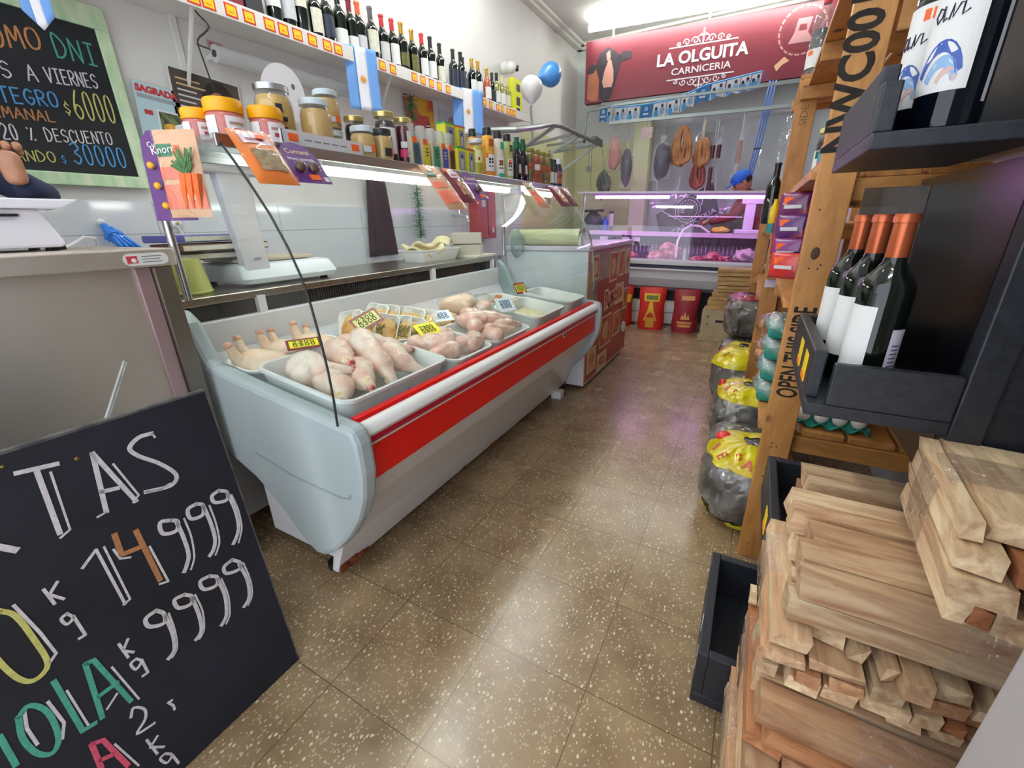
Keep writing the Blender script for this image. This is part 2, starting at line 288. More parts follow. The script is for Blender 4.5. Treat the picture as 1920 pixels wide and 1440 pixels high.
# ================================================================ THE SETTING
XL, XR, YB, YF, ZC = -2.2, .85, 4.92, -2.4, 3.24
def floor_mat():
    m = bpy.data.materials.new('terrazzo_tiles'); m.use_nodes = True; nt = m.node_tree; b = nt.nodes['Principled BSDF']; N = nt.nodes.new; L = nt.links.new
    tc = N('ShaderNodeTexCoord'); sc = N('ShaderNodeVectorMath'); sc.operation = 'SCALE'; sc.inputs['Scale'].default_value = 1/.3; L(tc.outputs['Object'], sc.inputs[0])
    fl = N('ShaderNodeVectorMath'); fl.operation = 'FLOOR'; L(sc.outputs[0], fl.inputs[0]); fr = N('ShaderNodeVectorMath'); fr.operation = 'FRACTION'; L(sc.outputs[0], fr.inputs[0])
    sp = N('ShaderNodeSeparateXYZ'); L(fr.outputs[0], sp.inputs[0])
    def edge(o):
        a = N('ShaderNodeMath'); a.operation = 'SUBTRACT'; L(o, a.inputs[0]); a.inputs[1].default_value = .5
        c = N('ShaderNodeMath'); c.operation = 'ABSOLUTE'; L(a.outputs[0], c.inputs[0]); d = N('ShaderNodeMath'); d.operation = 'GREATER_THAN'; L(c.outputs[0], d.inputs[0]); d.inputs[1].default_value = .496; return d.outputs[0]
    mx = N('ShaderNodeMath'); mx.operation = 'MAXIMUM'; L(edge(sp.outputs[0]), mx.inputs[0]); L(edge(sp.outputs[1]), mx.inputs[1])
    wn = N('ShaderNodeTexWhiteNoise'); wn.noise_dimensions = '2D'; L(fl.outputs[0], wn.inputs['Vector'])
    ns = N('ShaderNodeTexNoise'); ns.inputs['Scale'].default_value = 7; ns.inputs['Detail'].default_value = 6; L(tc.outputs['Object'], ns.inputs['Vector'])
    r0 = N('ShaderNodeValToRGB'); r0.color_ramp.elements[0].color = (*hexc('#7e674b'), 1); r0.color_ramp.elements[1].color = (*hexc('#9d8666'), 1); r0.color_ramp.elements[0].position = .3; r0.color_ramp.elements[1].position = .7; L(ns.outputs[0], r0.inputs[0])
    hs = N('ShaderNodeHueSaturation'); mr = N('ShaderNodeMapRange'); mr.inputs['To Min'].default_value = .88; mr.inputs['To Max'].default_value = 1.1; L(wn.outputs['Value'], mr.inputs[0]); L(mr.outputs[0], hs.inputs['Value']); L(r0.outputs[0], hs.inputs['Color'])
    col = hs.outputs[0]
    for scale, th, c, dist in ((88, .28, '#d2c5a8', .70), (150, .30, '#bba98a', .50), (60, .22, '#a99676', .62)):
        mp = N('ShaderNodeMapping'); mp.inputs['Scale'].default_value = (1, .72, 1); L(tc.outputs['Object'], mp.inputs[0])
        v = N('ShaderNodeTexVoronoi'); v.inputs['Scale'].default_value = scale; v.inputs['Randomness'].default_value = 1; L(mp.outputs[0], v.inputs['Vector'])
        g = N('ShaderNodeMath'); g.operation = 'LESS_THAN'; L(v.outputs['Distance'], g.inputs[0]); g.inputs[1].default_value = th
        sr_ = N('ShaderNodeSeparateColor'); L(v.outputs['Color'], sr_.inputs[0]); g2 = N('ShaderNodeMath'); g2.operation = 'GREATER_THAN'; L(sr_.outputs[0], g2.inputs[0]); g2.inputs[1].default_value = dist
        mu = N('ShaderNodeMath'); mu.operation = 'MULTIPLY'; L(g.outputs[0], mu.inputs[0]); L(g2.outputs[0], mu.inputs[1])
        mk = N('ShaderNodeMix'); mk.data_type = 'RGBA'; L(mu.outputs[0], mk.inputs[0]); L(col, mk.inputs[6]); mk.inputs[7].default_value = (*hexc(c), 1); col = mk.outputs[2]
    mk = N('ShaderNodeMix'); mk.data_type = 'RGBA'; L(mx.outputs[0], mk.inputs[0]); L(col, mk.inputs[6]); mk.inputs[7].default_value = (*hexc('#5e4c37'), 1)
    L(mk.outputs[2], b.inputs['Base Color'])
    n3 = N('ShaderNodeTexNoise'); n3.inputs['Scale'].default_value = 5; L(tc.outputs['Object'], n3.inputs['Vector']); m3 = N('ShaderNodeMapRange'); m3.inputs['To Min'].default_value = .16; m3.inputs['To Max'].default_value = .34; L(n3.outputs[0], m3.inputs[0]); L(m3.outputs[0], b.inputs['Roughness'])
    return m
def tile_mat(key, col, joint, w, h, rough=.12, oy=0., oz=0.):
    m = bpy.data.materials.new(key); m.use_nodes = True; nt = m.node_tree; b = nt.nodes['Principled BSDF']; b.inputs['Roughness'].default_value = rough; N = nt.nodes.new; L = nt.links.new
    tc = N('ShaderNodeTexCoord'); sp = N('ShaderNodeSeparateXYZ'); L(tc.outputs['Object'], sp.inputs[0]); sx = N('ShaderNodeMath'); sx.operation = 'ADD'; L(sp.outputs[0], sx.inputs[0]); L(sp.outputs[1], sx.inputs[1])
    outs = []
    for o, s, off in ((sx.outputs[0], w, oy), (sp.outputs[2], h, oz)):
        a = N('ShaderNodeMath'); a.operation = 'SUBTRACT'; L(o, a.inputs[0]); a.inputs[1].default_value = off
        d = N('ShaderNodeMath'); d.operation = 'DIVIDE'; L(a.outputs[0], d.inputs[0]); d.inputs[1].default_value = s
        f = N('ShaderNodeMath'); f.operation = 'FRACT'; L(d.outputs[0], f.inputs[0]); e = N('ShaderNodeMath'); e.operation = 'SUBTRACT'; L(f.outputs[0], e.inputs[0]); e.inputs[1].default_value = .5
        g = N('ShaderNodeMath'); g.operation = 'ABSOLUTE'; L(e.outputs[0], g.inputs[0]); k = N('ShaderNodeMath'); k.operation = 'GREATER_THAN'; L(g.outputs[0], k.inputs[0]); k.inputs[1].default_value = .5-.0018/s; outs.append(k.outputs[0])
    mx = N('ShaderNodeMath'); mx.operation = 'MAXIMUM'; L(outs[0], mx.inputs[0]); L(outs[1], mx.inputs[1])
    mk = N('ShaderNodeMix'); mk.data_type = 'RGBA'; L(mx.outputs[0], mk.inputs[0]); mk.inputs[6].default_value = (*hexc(col), 1); mk.inputs[7].default_value = (*hexc(joint), 1); L(mk.outputs[2], b.inputs['Base Color']); return m
white_paint = mat('white_paint', '#dedcd8', .6, var=.03, vs=2)
struct(MB().bb((XL-.1, YF, -.1), (XR+.1, YB+.1, 0)).build('floor', floor_mat()))
struct(MB().bb((XL-.1, YF, 0), (XL, YB+.1, ZC)).build('wall_left', white_paint))
struct(MB().bb((XR, YF, 0), (XR+.1, YB+.1, ZC)).build('wall_right', mat('grey_paint', '#b9bcc4', .6, var=.03, vs=2)))
struct(MB().bb((XL, YB, 0), (XR, YB+.1, ZC)).build('wall_back', mat('back_paint', '#c9d0cd', .5)))
struct(MB().bb((XL-.1, YF, ZC), (XR+.1, YB+.1, ZC+.1)).build('ceiling', mat('ceiling_paint', '#d8d6d2', .7)))
struct(MB().bb((XL-.1, YF-.1, 2.75), (XR+.1, YF, ZC+.1)).build('wall_front', white_paint))
WT = tile_mat('white_wall_tiles', '#d6dade', '#9ea2a6', .6, .32, .1, .51, 1.12)
YT = tile_mat('cream_wall_tiles', '#d3d6a6', '#b9bb90', .2, .2, .15)
struct(MB().bb((XL, YF+.02, 0), (XL+.012, 3.3, 1.255)).build('trim_1', WT))
struct(MB().bb((XL, 3.3, 0), (XL+.012, YB, 2.1)).build('trim_2', YT))
struct(MB().bb((XL+.012, YB-.012, 0), (-1.3, YB, 2.1)).build('trim_3', YT))
struct(MB().bb((-1.29, 4.5, 0), (-1.1, 4.68, 2.42)).build('trim_4', mat('cream_column', '#c3c7a2', .5), bevel=.004))
mo = MB()
for k, (a, b) in enumerate(((.12, .03), (.075, .06))): mo.bb((XL, YF, ZC-b), (XL+a, YB, ZC-b+.03)).bb((XL, YB-a, ZC-b), (XR, YB, ZC-b+.03))
struct(mo.build('trim_5', mat('moulding_paint', '#e0ddd6', .6), bevel=.008))
struct(MB().bb((.40, -1.3, 0), (.86, -1.0, 2.75)).build('trim_6', mat('jamb_paint', '#a9a3a4', .45), bevel=.003))

# ---- ceiling lamps
lampW = mat('lit_tube', (.95, 1., .96), .4, emit=TUBE); metalW = mat('white_enamel', '#e8e8e6', .35)
def tube_light(label, a, b, m=lampW, group=None, hang=0.):
    t = thing('fluorescent_light', label, 'lamp', a, group=group)
    A, B = Vector(a), Vector(b); up = Vector((0, 0, .035))
    d = (B-A).normalized(); sd = Vector((0, 0, 1)).cross(d)*.04
    MB().beam(A+up, B+up, .045, .035).build('housing', metalW, t, bevel=.004)
    for s in (sd, -sd):
        MB().tube([A+s, B+s], .014, 10).build('lit_tube', m, t)
        for p in (A-d*.008, B+d*.008): MB().beam(p+s-d*.01, p+s+d*.01, .036, .036).beam(p+s*.2+up*.7, p+s*1.1, .02, .014).build('end_cap', metalW, t)
    return t
tube_light('twin ceiling tube over the staff side, nearer the shop front', (-1.46, -.55, ZC-.08), (-1.46, .75, ZC-.08))
tube_light('ceiling tube over the staff side, farther from the shop front', (-1.46, 1.1, ZC-.08), (-1.46, 2.4, ZC-.08))
tube_light('ceiling tube above the aisle by the shop front', (-.3, -1.95, ZC-.08), (.5, -1.95, ZC-.08))
tube_light('long white tube glowing on the ceiling above the red sign', (-1.8, 4.2, 3.135), (.5, 4.42, 3.10), mat('sign_tube', (.95, 1., .93), .4, emit=40))

# ================================================================ MEAT COUNTER
white_en = mat('counter_white', '#dcdcdf', .3, coat=.3); grey_pl = mat('counter_grey_plastic', '#a6b2b4', .4); red_en = mat('counter_red', '#dc080a', .35)
dkred = mat('bumper_red', '#b3122f', .35); steel = mat('brushed_steel', '#a8a39a', .28, 1., var=.12, vs=5, stretch=(1, 30, 30)); dark_in = mat('dark_inside', '#191a1b', .6)
chrome = mat('chrome', '#d8d8d8', .12, 1.); blackrub = mat('black_rubber', '#0e0e0f', .5)
glass = clear('counter_glass', '#fbfefd', .7)
Y0, Y1 = -.64, 1.30
t = thing('meat_counter', 'long white glass display counter with red stripe and grey end caps', 'display counter', (-.85, .33, 0)); CT = t
ex = lambda a, b: (lambda p, s: (p[0], a+(b-a)*s, p[1]))
MB().prism([(-.735, .30), (-.70, .36), (-.655, .465), (-.66, .47), (-.70, .47), (-1.2, .47), (-1.2, .09), (-.84, .09)], ex(Y0, Y1)).build('body', white_en, t, bevel=.012)
MB().prism([(-.745, .30), (-.80, .30), (-.87, .055), (-.842, .055)], ex(Y0-.02, Y1+.02)).build('kick_panel', white_en, t, bevel=.004)
rust = mat('rust', '#5a2a14', .9, col2='#8a4a22', vs=40)
for i, (y, w, h) in enumerate(((-.655, .03, .03), (-.62, .035, .028), (-.585, .03, .018), (-.555, .025, .01), (.3, .05, .006), (.05, .03, .005))): MB().bb((-.858+h*.12, y, .053), (-.835+h*.26, y+w, .058+h)).build('rust_patch', rust, t)
MB().prism([(-.632, .465), (-.632, .57), (-.66, .575), (-.67, .465)], ex(Y0, Y1)).build('red_band', red_en, t)
MB().prism([(-.63, .571), (-.626, .579), (-.66, .579), (-.66, .571)], ex(Y0, Y1)).build('trim_line', metalW, t)
MB().prism([(-.628, .579), (-.622, .588), (-.626, .6), (-.66, .6), (-.66, .579)], ex(Y0, Y1)).build('bumper_stripe', dkred, t)
MB().prism([(-.624, .6), (-.616, .612), (-.62, .626), (-.632, .637), (-.65, .641), (-.675, .641), (-.675, .6)], ex(Y0, Y1), True).build('bumper', metalW, t)
MB().prism([(-.65, .641), (-.652, .652), (-.675, .652), (-.675, .641)], ex(Y0, Y1)).build('red_edge', red_en, t)
bd = MB(); bd.bb((-.6318, .755, .545), (-.6295, .80, .57)); bd.build('badge', chrome, t, bevel=.006)
text('badge_letters', 'LC', .018, frame((-.6293, .777, .5575), (0, 1, 0), (0, 0, 1)), dark_in, t)
cap = [(-.632, .652), (-.61, .645), (-.598, .61), (-.596, .52), (-.61, .44), (-.645, .36), (-.70, .28), (-.77, .205), (-.84, .155), (-.88, .15), (-.93, .18), (-1.0, .26), (-1.12, .36), (-1.36, .46), (-1.36, .90), (-1.30, .86), (-1.24, .735), (-1.0, .70), (-.68, .657)]
def endcap(ya, yb, near):
    e = MB().prism(cap, ex(ya, yb)).build('end_cap', grey_pl, t, bevel=.014)
    g = MB(); yy = ya if near else yb; P = [(-1.08, .47), (-.9, .435), (-.70, .425), (-.665, .432), (-.655, .448)]
    for a, b in zip(P, P[1:]): g.beam((a[0], yy, a[1]), (b[0], yy, b[1]), .004, .006)
    g.build('groove', mat('groove_grey', '#8f9a9c', .5), e)
endcap(-.695, -.64, True); endcap(1.30, 1.345, False)
# open well: sloping deck, back wall, dark grille, steel worktop behind
MB().prism([(-.675, .60), (-.675, .574), (-1.31, .656), (-1.31, .47), (-.66, .47), (-.655, .60)], ex(Y0, Y1)).build('display_deck', mat('deck_white', '#c9cccd', .3), t)
MB().prism([(-1.30, .655), (-1.345, .74), (-1.345, .845), (-1.375, .845), (-1.375, .655)], ex(Y0, Y1)).build('back_panel', white_en, t, bevel=.006)
MB().prism([(-1.372, .845), (-1.372, .90), (-1.5, .90), (-1.5, .845)], ex(Y0, Y1)).build('slot', dark_in, t)
gr = MB()
for i in range(120):
    y = -.25+i*.012
    if .56 < y < .62: continue
    gr.bb((-1.371, y, .847), (-1.366, y+.004, .899))
gr.build('grille', mat('grille_dark', '#35373a', .5, .5), t)
br = MB()
for y in (-.42, .58, 1.22): br.bb((-1.37, y, .843), (-1.35, y+.03, .905))
br.build('bracket', white_en, t)
MB().prism([(-1.355, .898), (-1.355, .925), (-1.80, .925), (-1.80, .898)], ex(-.66, 1.36)).build('worktop', steel, t, bevel=.003)
MB().bb((-1.78, Y0, .06), (-1.4, Y1, .897)).build('rear_cabinet', white_en, t)
fo = []
for y in (-.6, 1.2): MB().lathe([(.03, 0), (.03, .02), (.015, .025), (.015, .06)], 12, Matrix.Translation((-.93, y, 0))).build('foot', blackrub, t)
MB().bb((-.87, 1.15, 0), (-.80, 1.21, .055)).build('foot_block', metalW, t, bevel=.003)
# curved front glass, clear end panes, glass shelf on posts
gp = [(-.668, .652), (-.664, .72), (-.665, .80), (-.672, .88), (-.683, .96), (-.70, 1.03), (-.725, 1.09), (-.765, 1.16), (-.81, 1.22), (-.855, 1.275), (-.897, 1.322)]
off = [(x-.006, z-.002) for x, z in gp]
MB().prism(gp+off[::-1], ex(-.69, 1.335), True).build('curved_glass', glass, t)
MB().prism([(-1.34, .70)]+[(-.70, .66)]+[(x-.03, z) for x, z in gp[1:]]+[(-1.34, 1.318)], ex(1.29, 1.295)).build('end_pane', glass, t)
MB().prism([(-1.30, .86), (-1.24, .735), (-.70, .66)]+[(x-.03, z) for x, z in gp[1:]]+[(-1.18, 1.318)], ex(-.672, -.668)).build('end_pane', glass, t)
for y in (-.69, 1.338):
    MB().tube([(x+.003, y, z) for x, z in gp], .0028, 6).build('glass_edge', blackrub if y < 0 else chrome, t); MB().tube([(x-.006, y+.006, z) for x, z in gp], .0026, 6).build('edge_strip', chrome, t)
MB().bb((-1.19, -.70, 1.325), (-.895, 1.41, 1.335)).build('glass_shelf', clear('shelf_glass', '#f4fbf9', .9, base=.03), t)
MB().bb((-.898, -.70, 1.308), (-.888, 1.41, 1.336)).bb((-1.2, -.70, 1.308), (-1.19, 1.41, 1.336)).build('shelf_rail', mat('satin_aluminium', '#b8bcc0', .3, 1.), t, bevel=.002)
for x, y in ((-1.30, -.66), (-1.30, 1.30)): MB().tube([(x, y, .93), (x, y, 1.3), (x+.1, y, 1.318)], .012, 10).build('post', chrome, t)
lt = mat('counter_tube', (1., 1., .93), .4, emit=30)
for a, b in ((-.38, .10), (.34, .72), (.95, 1.25)):
    h = MB().bb((-.955, a-.02, 1.298), (-.915, b+.02, 1.324)).build('lamp_housing', metalW, t)
    MB().tube([(-.935, a, 1.286), (-.935, b, 1.286)], .011, 8).build('lit_tube', lt, h)

# ---- trays in the counter
SL = math.atan(.129); zdeck = lambda x: .574+(-.675-x)*.129
tray_m = mat('white_tray_plastic', '#e6e8e6', .35)
TRC = {}
def deckM(x, y, rz=0): return Matrix.Translation((x, y, zdeck(x)+.001)) @ Matrix.Rotation(SL, 4, 'Y') @ Matrix.Rotation(rz, 4, 'Z')
def tray(label, M, w, d, h, flare=.018, cat='tray', m=None, group=None, parts=None):
    key = (w, d, h)
    if key not in TRC:
        b = MB(); r = .035; rg = lambda e, z, rr=0: [(x, y, z) for x, y in rrect(w-2*flare+2*e, d-2*flare+2*e, r+e*.6)]
        loft(b, [rg(0, 0), rg(flare*.8, h*.85), rg(flare*.85+.008, h*.9), rg(flare+.006, h), rg(flare-.004, h), rg(flare*.7-.004, h*.85), rg(-.003, .004)])
        TRC[key] = b.mesh('tray', m or tray_m)
    o = link('tray', TRC[key], None, 0, None, M); tag(o, label, cat, group); return o
G = 'white plastic trays in the meat counter'
tA = tray('deep white tray of chicken leg quarters at the near front corner', deckM(-.912, -.395), .40, .46, .105, group=G)
tray('shallow white tray with feet-on chickens behind the near tray', deckM(-1.205, -.425), .16, .40, .075, group=G)
tray('white tray packed with marinated escalope packs', deckM(-1.135, .0, R(-21)), .27, .27, .075, group=G)
tray('white tray of chicken breasts under a yellow price card', deckM(-.835, .0), .27, .27, .085, group=G)
tray('white tray of drumsticks and wings in the middle of the front row', deckM(-.847, .32), .29, .34, .085, group=G)
tray('shallow tray of nuggets at the far back', deckM(-1.15, 1.0), .24, .28, .05, group=G)
tray('deep white tray of pale marinade in the front row', deckM(-.840, .745), .27, .36, .11, group=G)
tray('nearly empty white tray at the far end', deckM(-.862, 1.12), .32, .26, .12, group=G)
st = MB()
for k, (a, b) in enumerate(((-.13, -.04), (-.10, -.02), (-.12, -.03))): st.stroke([(a, .045-k*.011), (b, .047-k*.011)], .004, lambda u, v, h: (.1985+v*.14+h, u, v))
st.ball((.207, .01, .062), (.001, .008, .008), 1); st.build('stamp', mat('stamp_blue', '#8fb0d8', .6), tA, world=False)

# ================================================================ FOOD IN THE COUNTER
def sdf_mesh(name, prims, m, k=.02, n=4, amp=.002, seed=0., fr=60., mids=None):
    """one smooth body from round cones (p0, p1, r0, r1), seen from a centre inside it"""
    bm = bmesh.new(); bmesh.ops.create_icosphere(bm, subdivisions=n, radius=1); D = np.array([v.co[:] for v in bm.verts]); F = [tuple(v.index for v in f.verts) for f in bm.faces]; bm.free()
    def sd(P):
        s = None
        for p0, p1, r0, r1 in prims:
            p0, p1 = np.array(p0, float), np.array(p1, float); e = p1-p0; h = np.clip(((P-p0)@e)/(e@e+1e-9), 0, 1); d = np.linalg.norm(P-p0-h[:, None]*e, axis=1)-(r0+(r1-r0)*h)
            if s is None: s = d
            else: q = np.clip(.5+.5*(s-d)/k, 0, 1); s = s*(1-q)+d*q-k*q*(1-q)
        return s
    lo = np.zeros(len(D)); hi = np.full(len(D), .4)
    # march outward to the last inside point
    ts = np.linspace(0, .3, 61); last = np.zeros(len(D))
    for a in ts: ins = sd(D*a) < 0; last[ins] = a
    lo = last; hi = last+.005
    for _ in range(10): mid = (lo+hi)/2; ins = sd(D*mid[:, None]) < 0; lo = np.where(ins, mid, lo); hi = np.where(ins, hi, mid)
    V = D*lo[:, None]; b = MB(); vs = []
    for p in V: q = Vector(p); vs.append(tuple(q*(1+amp/max(q.length, .01)*noise.noise(q*fr+Vector((seed, 0, 0))))))
    b.add(vs, F, None, True); return b.mesh(name, m)
skin = mat('chicken_skin', '#e8bba8', .30, col2='#f3e2d3', vs=11, bump=.35, bs=110, sss=.15, thr=(.38, .62), coat=.35)
skin2 = mat('yellow_chicken_skin', '#e2c0a2', .38, col2='#ead2b8', vs=12, bump=.3, bs=150, sss=.15, coat=.2)
flesh = mat('chicken_flesh', '#e6b0a0', .28, col2='#f2d6c8', vs=18, bump=.2, bs=60, sss=.15, coat=.4)
bone = mat('bone_end', '#b8303a', .35, col2='#e2b9a5', vs=60); fat = mat('chicken_fat', '#e8cf8e', .35, col2='#eeddb0', vs=40)
leg_me = [sdf_mesh('meat', [((-.035, 0, .0), (.03, .01, 0), .052, .036), ((.03, .01, 0), (.10, -.03+.05*i, .0), .030, .016), ((-.06, .02-.04*i, 0), (-.02, .03, .0), .035, .03)], skin, .018, 4, .006, i*3., 45.) for i in range(2)]
def leg_quarter(label, M, i, group):
    t = thing('raw_chicken_quarter', label, 'chicken', M=M, group=group); link('meat', leg_me[i], t)
    e = (.104, -.032+.052*i, 0); MB().ball(e, (.014, .015, .015), 2, .3, i).build('bone', bone, t, world=False); MB().ball((e[0]-.022, e[1]*.8, .006), (.016, .018, .016), 2, .4, i+2).build('fat', fat, t, world=False); return t
def T3(x, y, z, rz=0, ry=0, rx=0, s=1.): return Matrix.Translation((x, y, z)) @ Matrix.Rotation(R(rz), 4, 'Z') @ Matrix.Rotation(R(ry), 4, 'Y') @ Matrix.Rotation(R(rx), 4, 'X') @ Matrix.Scale(s, 4)
LQ = [(-.855, -.525, .675, -15, 10, 'nearest the corner post'), (-.845, -.44, .678, -32, 10, 'with its bone end towards the front rim'), (-.99, -.53, .695, 165, 5, 'at the back left of the deep tray'), (-.945, -.42, .725, -25, 8, 'lying across the middle of the deep tray'),
      (-.85, -.345, .695, -20, 10, 'beside the middle piece, its red end forward'), (-1.0, -.30, .715, 20, 6, 'at the back right of the deep tray'), (-.85, -.25, .682, -8, 12, 'nearest the breast tray'), (-.93, -.245, .715, 45, 8, 'at the far side of the deep tray'), (-.93, -.52, .718, 15, 10, 'on top near the end cap'), (-.90, -.33, .738, -5, 14, 'on top of the pile')]
for i, (x, y, z, rz, ry, w) in enumerate(LQ): leg_quarter('raw chicken leg quarter '+w, T3(x-.012, y, z, rz, ry, i*25, .98), i % 2, 'raw chicken leg quarters in the deep near tray')
# whole chickens with feet
wc_me = sdf_mesh('carcass', [((-.09, 0, 0), (.05, 0, .005), .058, .07), ((.05, .03, 0), (.10, .05, .02), .045, .028), ((.05, -.03, 0), (.10, -.05, .02), .045, .028), ((-.02, .06, -.01), (.03, .085, -.02), .025, .018), ((-.02, -.06, -.01), (.03, -.085, -.02), .025, .018)], skin2, .035, 4, .004)
for i, (x, y, rz, w) in enumerate(((-1.185, -.53, 225, 'nearest the end cap'), (-1.20, -.42, 215, 'in the middle of the rear near tray'), (-1.19, -.31, 205, 'nearest the marinated packs'))):
    t = thing('whole_chicken', 'pale whole chicken with stubby leg ends raised, '+w, 'chicken', M=T3(x, y, zdeck(x)+.058, rz, -8, 10*i, .74), group='whole chickens in the rear near tray'); link('carcass', wc_me, t)
    for s in (-1, 1):
        MB().tube([(.09, .045*s, .02), (.118, .055*s, .055), (.132, .062*s, .095)], [.032, .024, .016], 10).build('leg', skin2, t, world=False)
        MB().ball((.134, .063*s, .10), (.019, .018, .018), 2, .4, i).build('joint', mat('joint_skin', '#c98a6c', .4, col2='#d9a98a', vs=50), t, world=False)
# marinated packs: white foam trays standing in a row
foam = mat('foam_white', '#eceae2', .45); film = clear('cling_film', '#ffffff', 1.2, bump=.4, bs=30)
esc = [mat('marinated_meat', '#c98a3a', .3, col2='#e0b873', vs=20, bump=.3, bs=70, coat=.5), mat('herbs', '#6f6a33', .7, col2='#9c9455', vs=60)]
def pack_me():
    b = MB(); rg = lambda e, z: [(x, y, z) for x, y in rrect(.105+2*e, .15+2*e, .02, 4)]
    return loft(b, [rg(-.012, 0), rg(0, .018), rg(.004, .02), rg(.001, .022), rg(-.014, .005)]).mesh('foam_tray', foam)
pm = pack_me(); em = MB().ball((0, 0, .014), (.042, .06, .010), 3, .25, 4).mesh('meat', esc[0]); hm = MB()
for i in range(34):
    a = random.uniform(0, 6.28); r = random.uniform(0, .03); L = random.uniform(.012, .03); x, y = r*math.cos(a), r*1.3*math.sin(a); b_ = random.uniform(0, 3.14)
    hm.tube([(x, y, .022), (x+L*math.cos(b_), y+L*math.sin(b_), .026)], .0016, 4)
hm = hm.mesh('herbs', esc[1])
for i in range(11):
    k, row = (i, 0) if i < 6 else (i-6, 1); x, y = (-1.235+.044*k, -.115+.022*k) if row == 0 else (-1.22+.05*k, .0+.022*k)
    M = Matrix.Translation((x, y, zdeck(x)+.078+.014*row)) @ Matrix.Rotation(R(14+9*(i % 3)), 4, 'Z') @ Matrix.Rotation(R(60+6*(i % 2)-8*row), 4, 'X') @ Matrix.Rotation(R(random.uniform(-14, 14)), 4, 'Z')
    t = thing('marinated_meat_pack', '%s of the small foam packs of marinated escalopes, counted from the near front' % ORD[i], 'meat pack', M=M, group='marinated escalope packs')
    link('foam_tray', pm, t); link('meat', em, t)
    if i % 3 == 2 or i == 4: link('herbs', hm, t)
# breasts
br_me = sdf_mesh('breast', [((-.05, .0, 0), (.03, .0, 0), .036, .042), ((.02, .01, 0), (.075, .01, 0), .035, .012)], flesh, .018, 4, .006)
for i, (x, y, z, rz, w) in enumerate(((-.71, -.10, .66, 80, 'nearest the leg quarters'), (-.71, .0, .66, 70, 'at the middle of the front rim'), (-.70, .07, .66, 110, 'in the far front corner'), (-.82, -.08, .678, 20, 'behind the yellow price card'), (-.83, .03, .682, -20, 'at the rear edge of the tray'), (-.76, -.03, .685, 130, 'on top of the others'))):
    o = link('chicken_breast', br_me, None, 0, None, T3(x-.065, y+.02, z+.012, rz, 0, i*40, .95)); tag(o, 'pink raw chicken breast in the breast tray, '+w, 'chicken', 'raw chicken breasts')
# drumsticks and wings
dr_me = sdf_mesh('drumstick', [((-.05, 0, 0), (-.01, 0, 0), .034, .03), ((-.01, 0, 0), (.075, 0, 0), .028, .012)], flesh, .014, 4, .005)
for i, (x, y, z, rz, w) in enumerate(((-.70, .22, .665, 160, 'in the near front corner'), (-.69, .30, .668, 60, 'at the front rim'), (-.70, .40, .668, 75, 'in the far front corner'), (-.78, .24, .695, 120, 'stacked at the near side'), (-.80, .33, .705, 40, 'on top of the heap'), (-.79, .43, .69, 30, 'below the white price card'), (-.87, .28, .70, 170, 'at the rear near side'), (-.88, .40, .70, 10, 'at the rear far side'))):
    o = link('chicken_drumstick', dr_me, None, 0, None, T3(x-.07, y, z+.010, rz, 5, i*50, 1.05)); tag(o, 'pink raw drumstick in the middle tray, '+w, 'chicken', 'raw drumsticks in the middle tray')
# netted rolls
roll_m = mat('rolled_meat', '#d9a05a', .4, col2='#e6cf9c', vs=16, bump=.3, bs=60); net_m = mat('net_string', '#b5532e', .6)
for i, (x, y, rz, w) in enumerate(((-1.06, .26, 20, 'at the front'), (-1.12, .335, 20, 'in the middle'), (-1.18, .41, 20, 'at the back'))):
    t = thing('meat_roll', 'netted golden meat roll beside the marinated packs, '+w, 'meat roll', M=T3(x, y, zdeck(x)+.036, rz), group='netted meat rolls')
    MB().tube([(-.09, 0, 0), (-.08, 0, 0), (-.04, 0, 0), (0, 0, 0), (.04, 0, 0), (.08, 0, 0), (.09, 0, 0)], [.012, .026, .034, .035, .034, .026, .012], 14).build('roll', roll_m, t, world=False)
    nn = MB()
    for k in range(7):
        q = -.075+k*.025; nn.tube([(q, .0355*math.cos(a), .0355*math.sin(a)) for a in [j*math.pi/6 for j in range(13)]], .0012, 4)
    nn.build('netting', net_m, t, world=False)
# bagged chicken behind, and its loose pieces
for i, (x, y, z, w) in enumerate(((-1.20, .60, .715, 'nearer the worktop'), (-1.08, .66, .70, 'beside the drumsticks'))):
    t = thing('bagged_chicken', 'raw chicken in a clear plastic bag, '+w, 'chicken', M=T3(x, y, z, 60+80*i, 0, 0, .75), group='chickens in clear bags')
    link('meat', wc_me if i == 0 else leg_me[0], t); 
    b = MB().ball((0, 0, .012), (.165, .115, .078), 3, .15, i*2.+1, 5.); b.build('bag', film, t, world=False)
tray('white foam tray under the bagged chickens', deckM(-1.15, .62), .24, .28, .02, m=foam)
nug = mat('nugget_crust', '#b5763a', .8, col2='#c99556', vs=60, bump=.5, bs=200); nm = [MB().ball((0, 0, 0), (.026, .015, .011), 2, .35, i*5., 3).mesh('nugget', nug) for i in range(3)]
for i in range(26):
    x, y = -1.15+random.uniform(-.075, .075), 1.0+random.uniform(-.10, .10)
    o = link('chicken_nugget', nm[i % 3], None, 0, None, T3(x, y, zdeck(x)+.02+.011*(i//9), random.uniform(0, 360), 0, random.uniform(-25, 25))); tag(o, 'small brown breaded nugget heaped with others in the far back tray', 'nugget', 'breaded nuggets in the far tray')
mar = mat('pale_marinade', '#cfbd8c', .35, col2='#dccfa6', vs=25, bump=.3, bs=40, coat=.5)
b = MB(); loft(b, [[(x, y, z) for x, y in rrect(.225, .315, .03, 4)] for z in (.004, .055)]); o = link('marinade', b.mesh('marinade', mar), None, 0, None, deckM(-.840, .745)); tag(o, 'pale onion marinade filling the deep front tray', 'marinade')
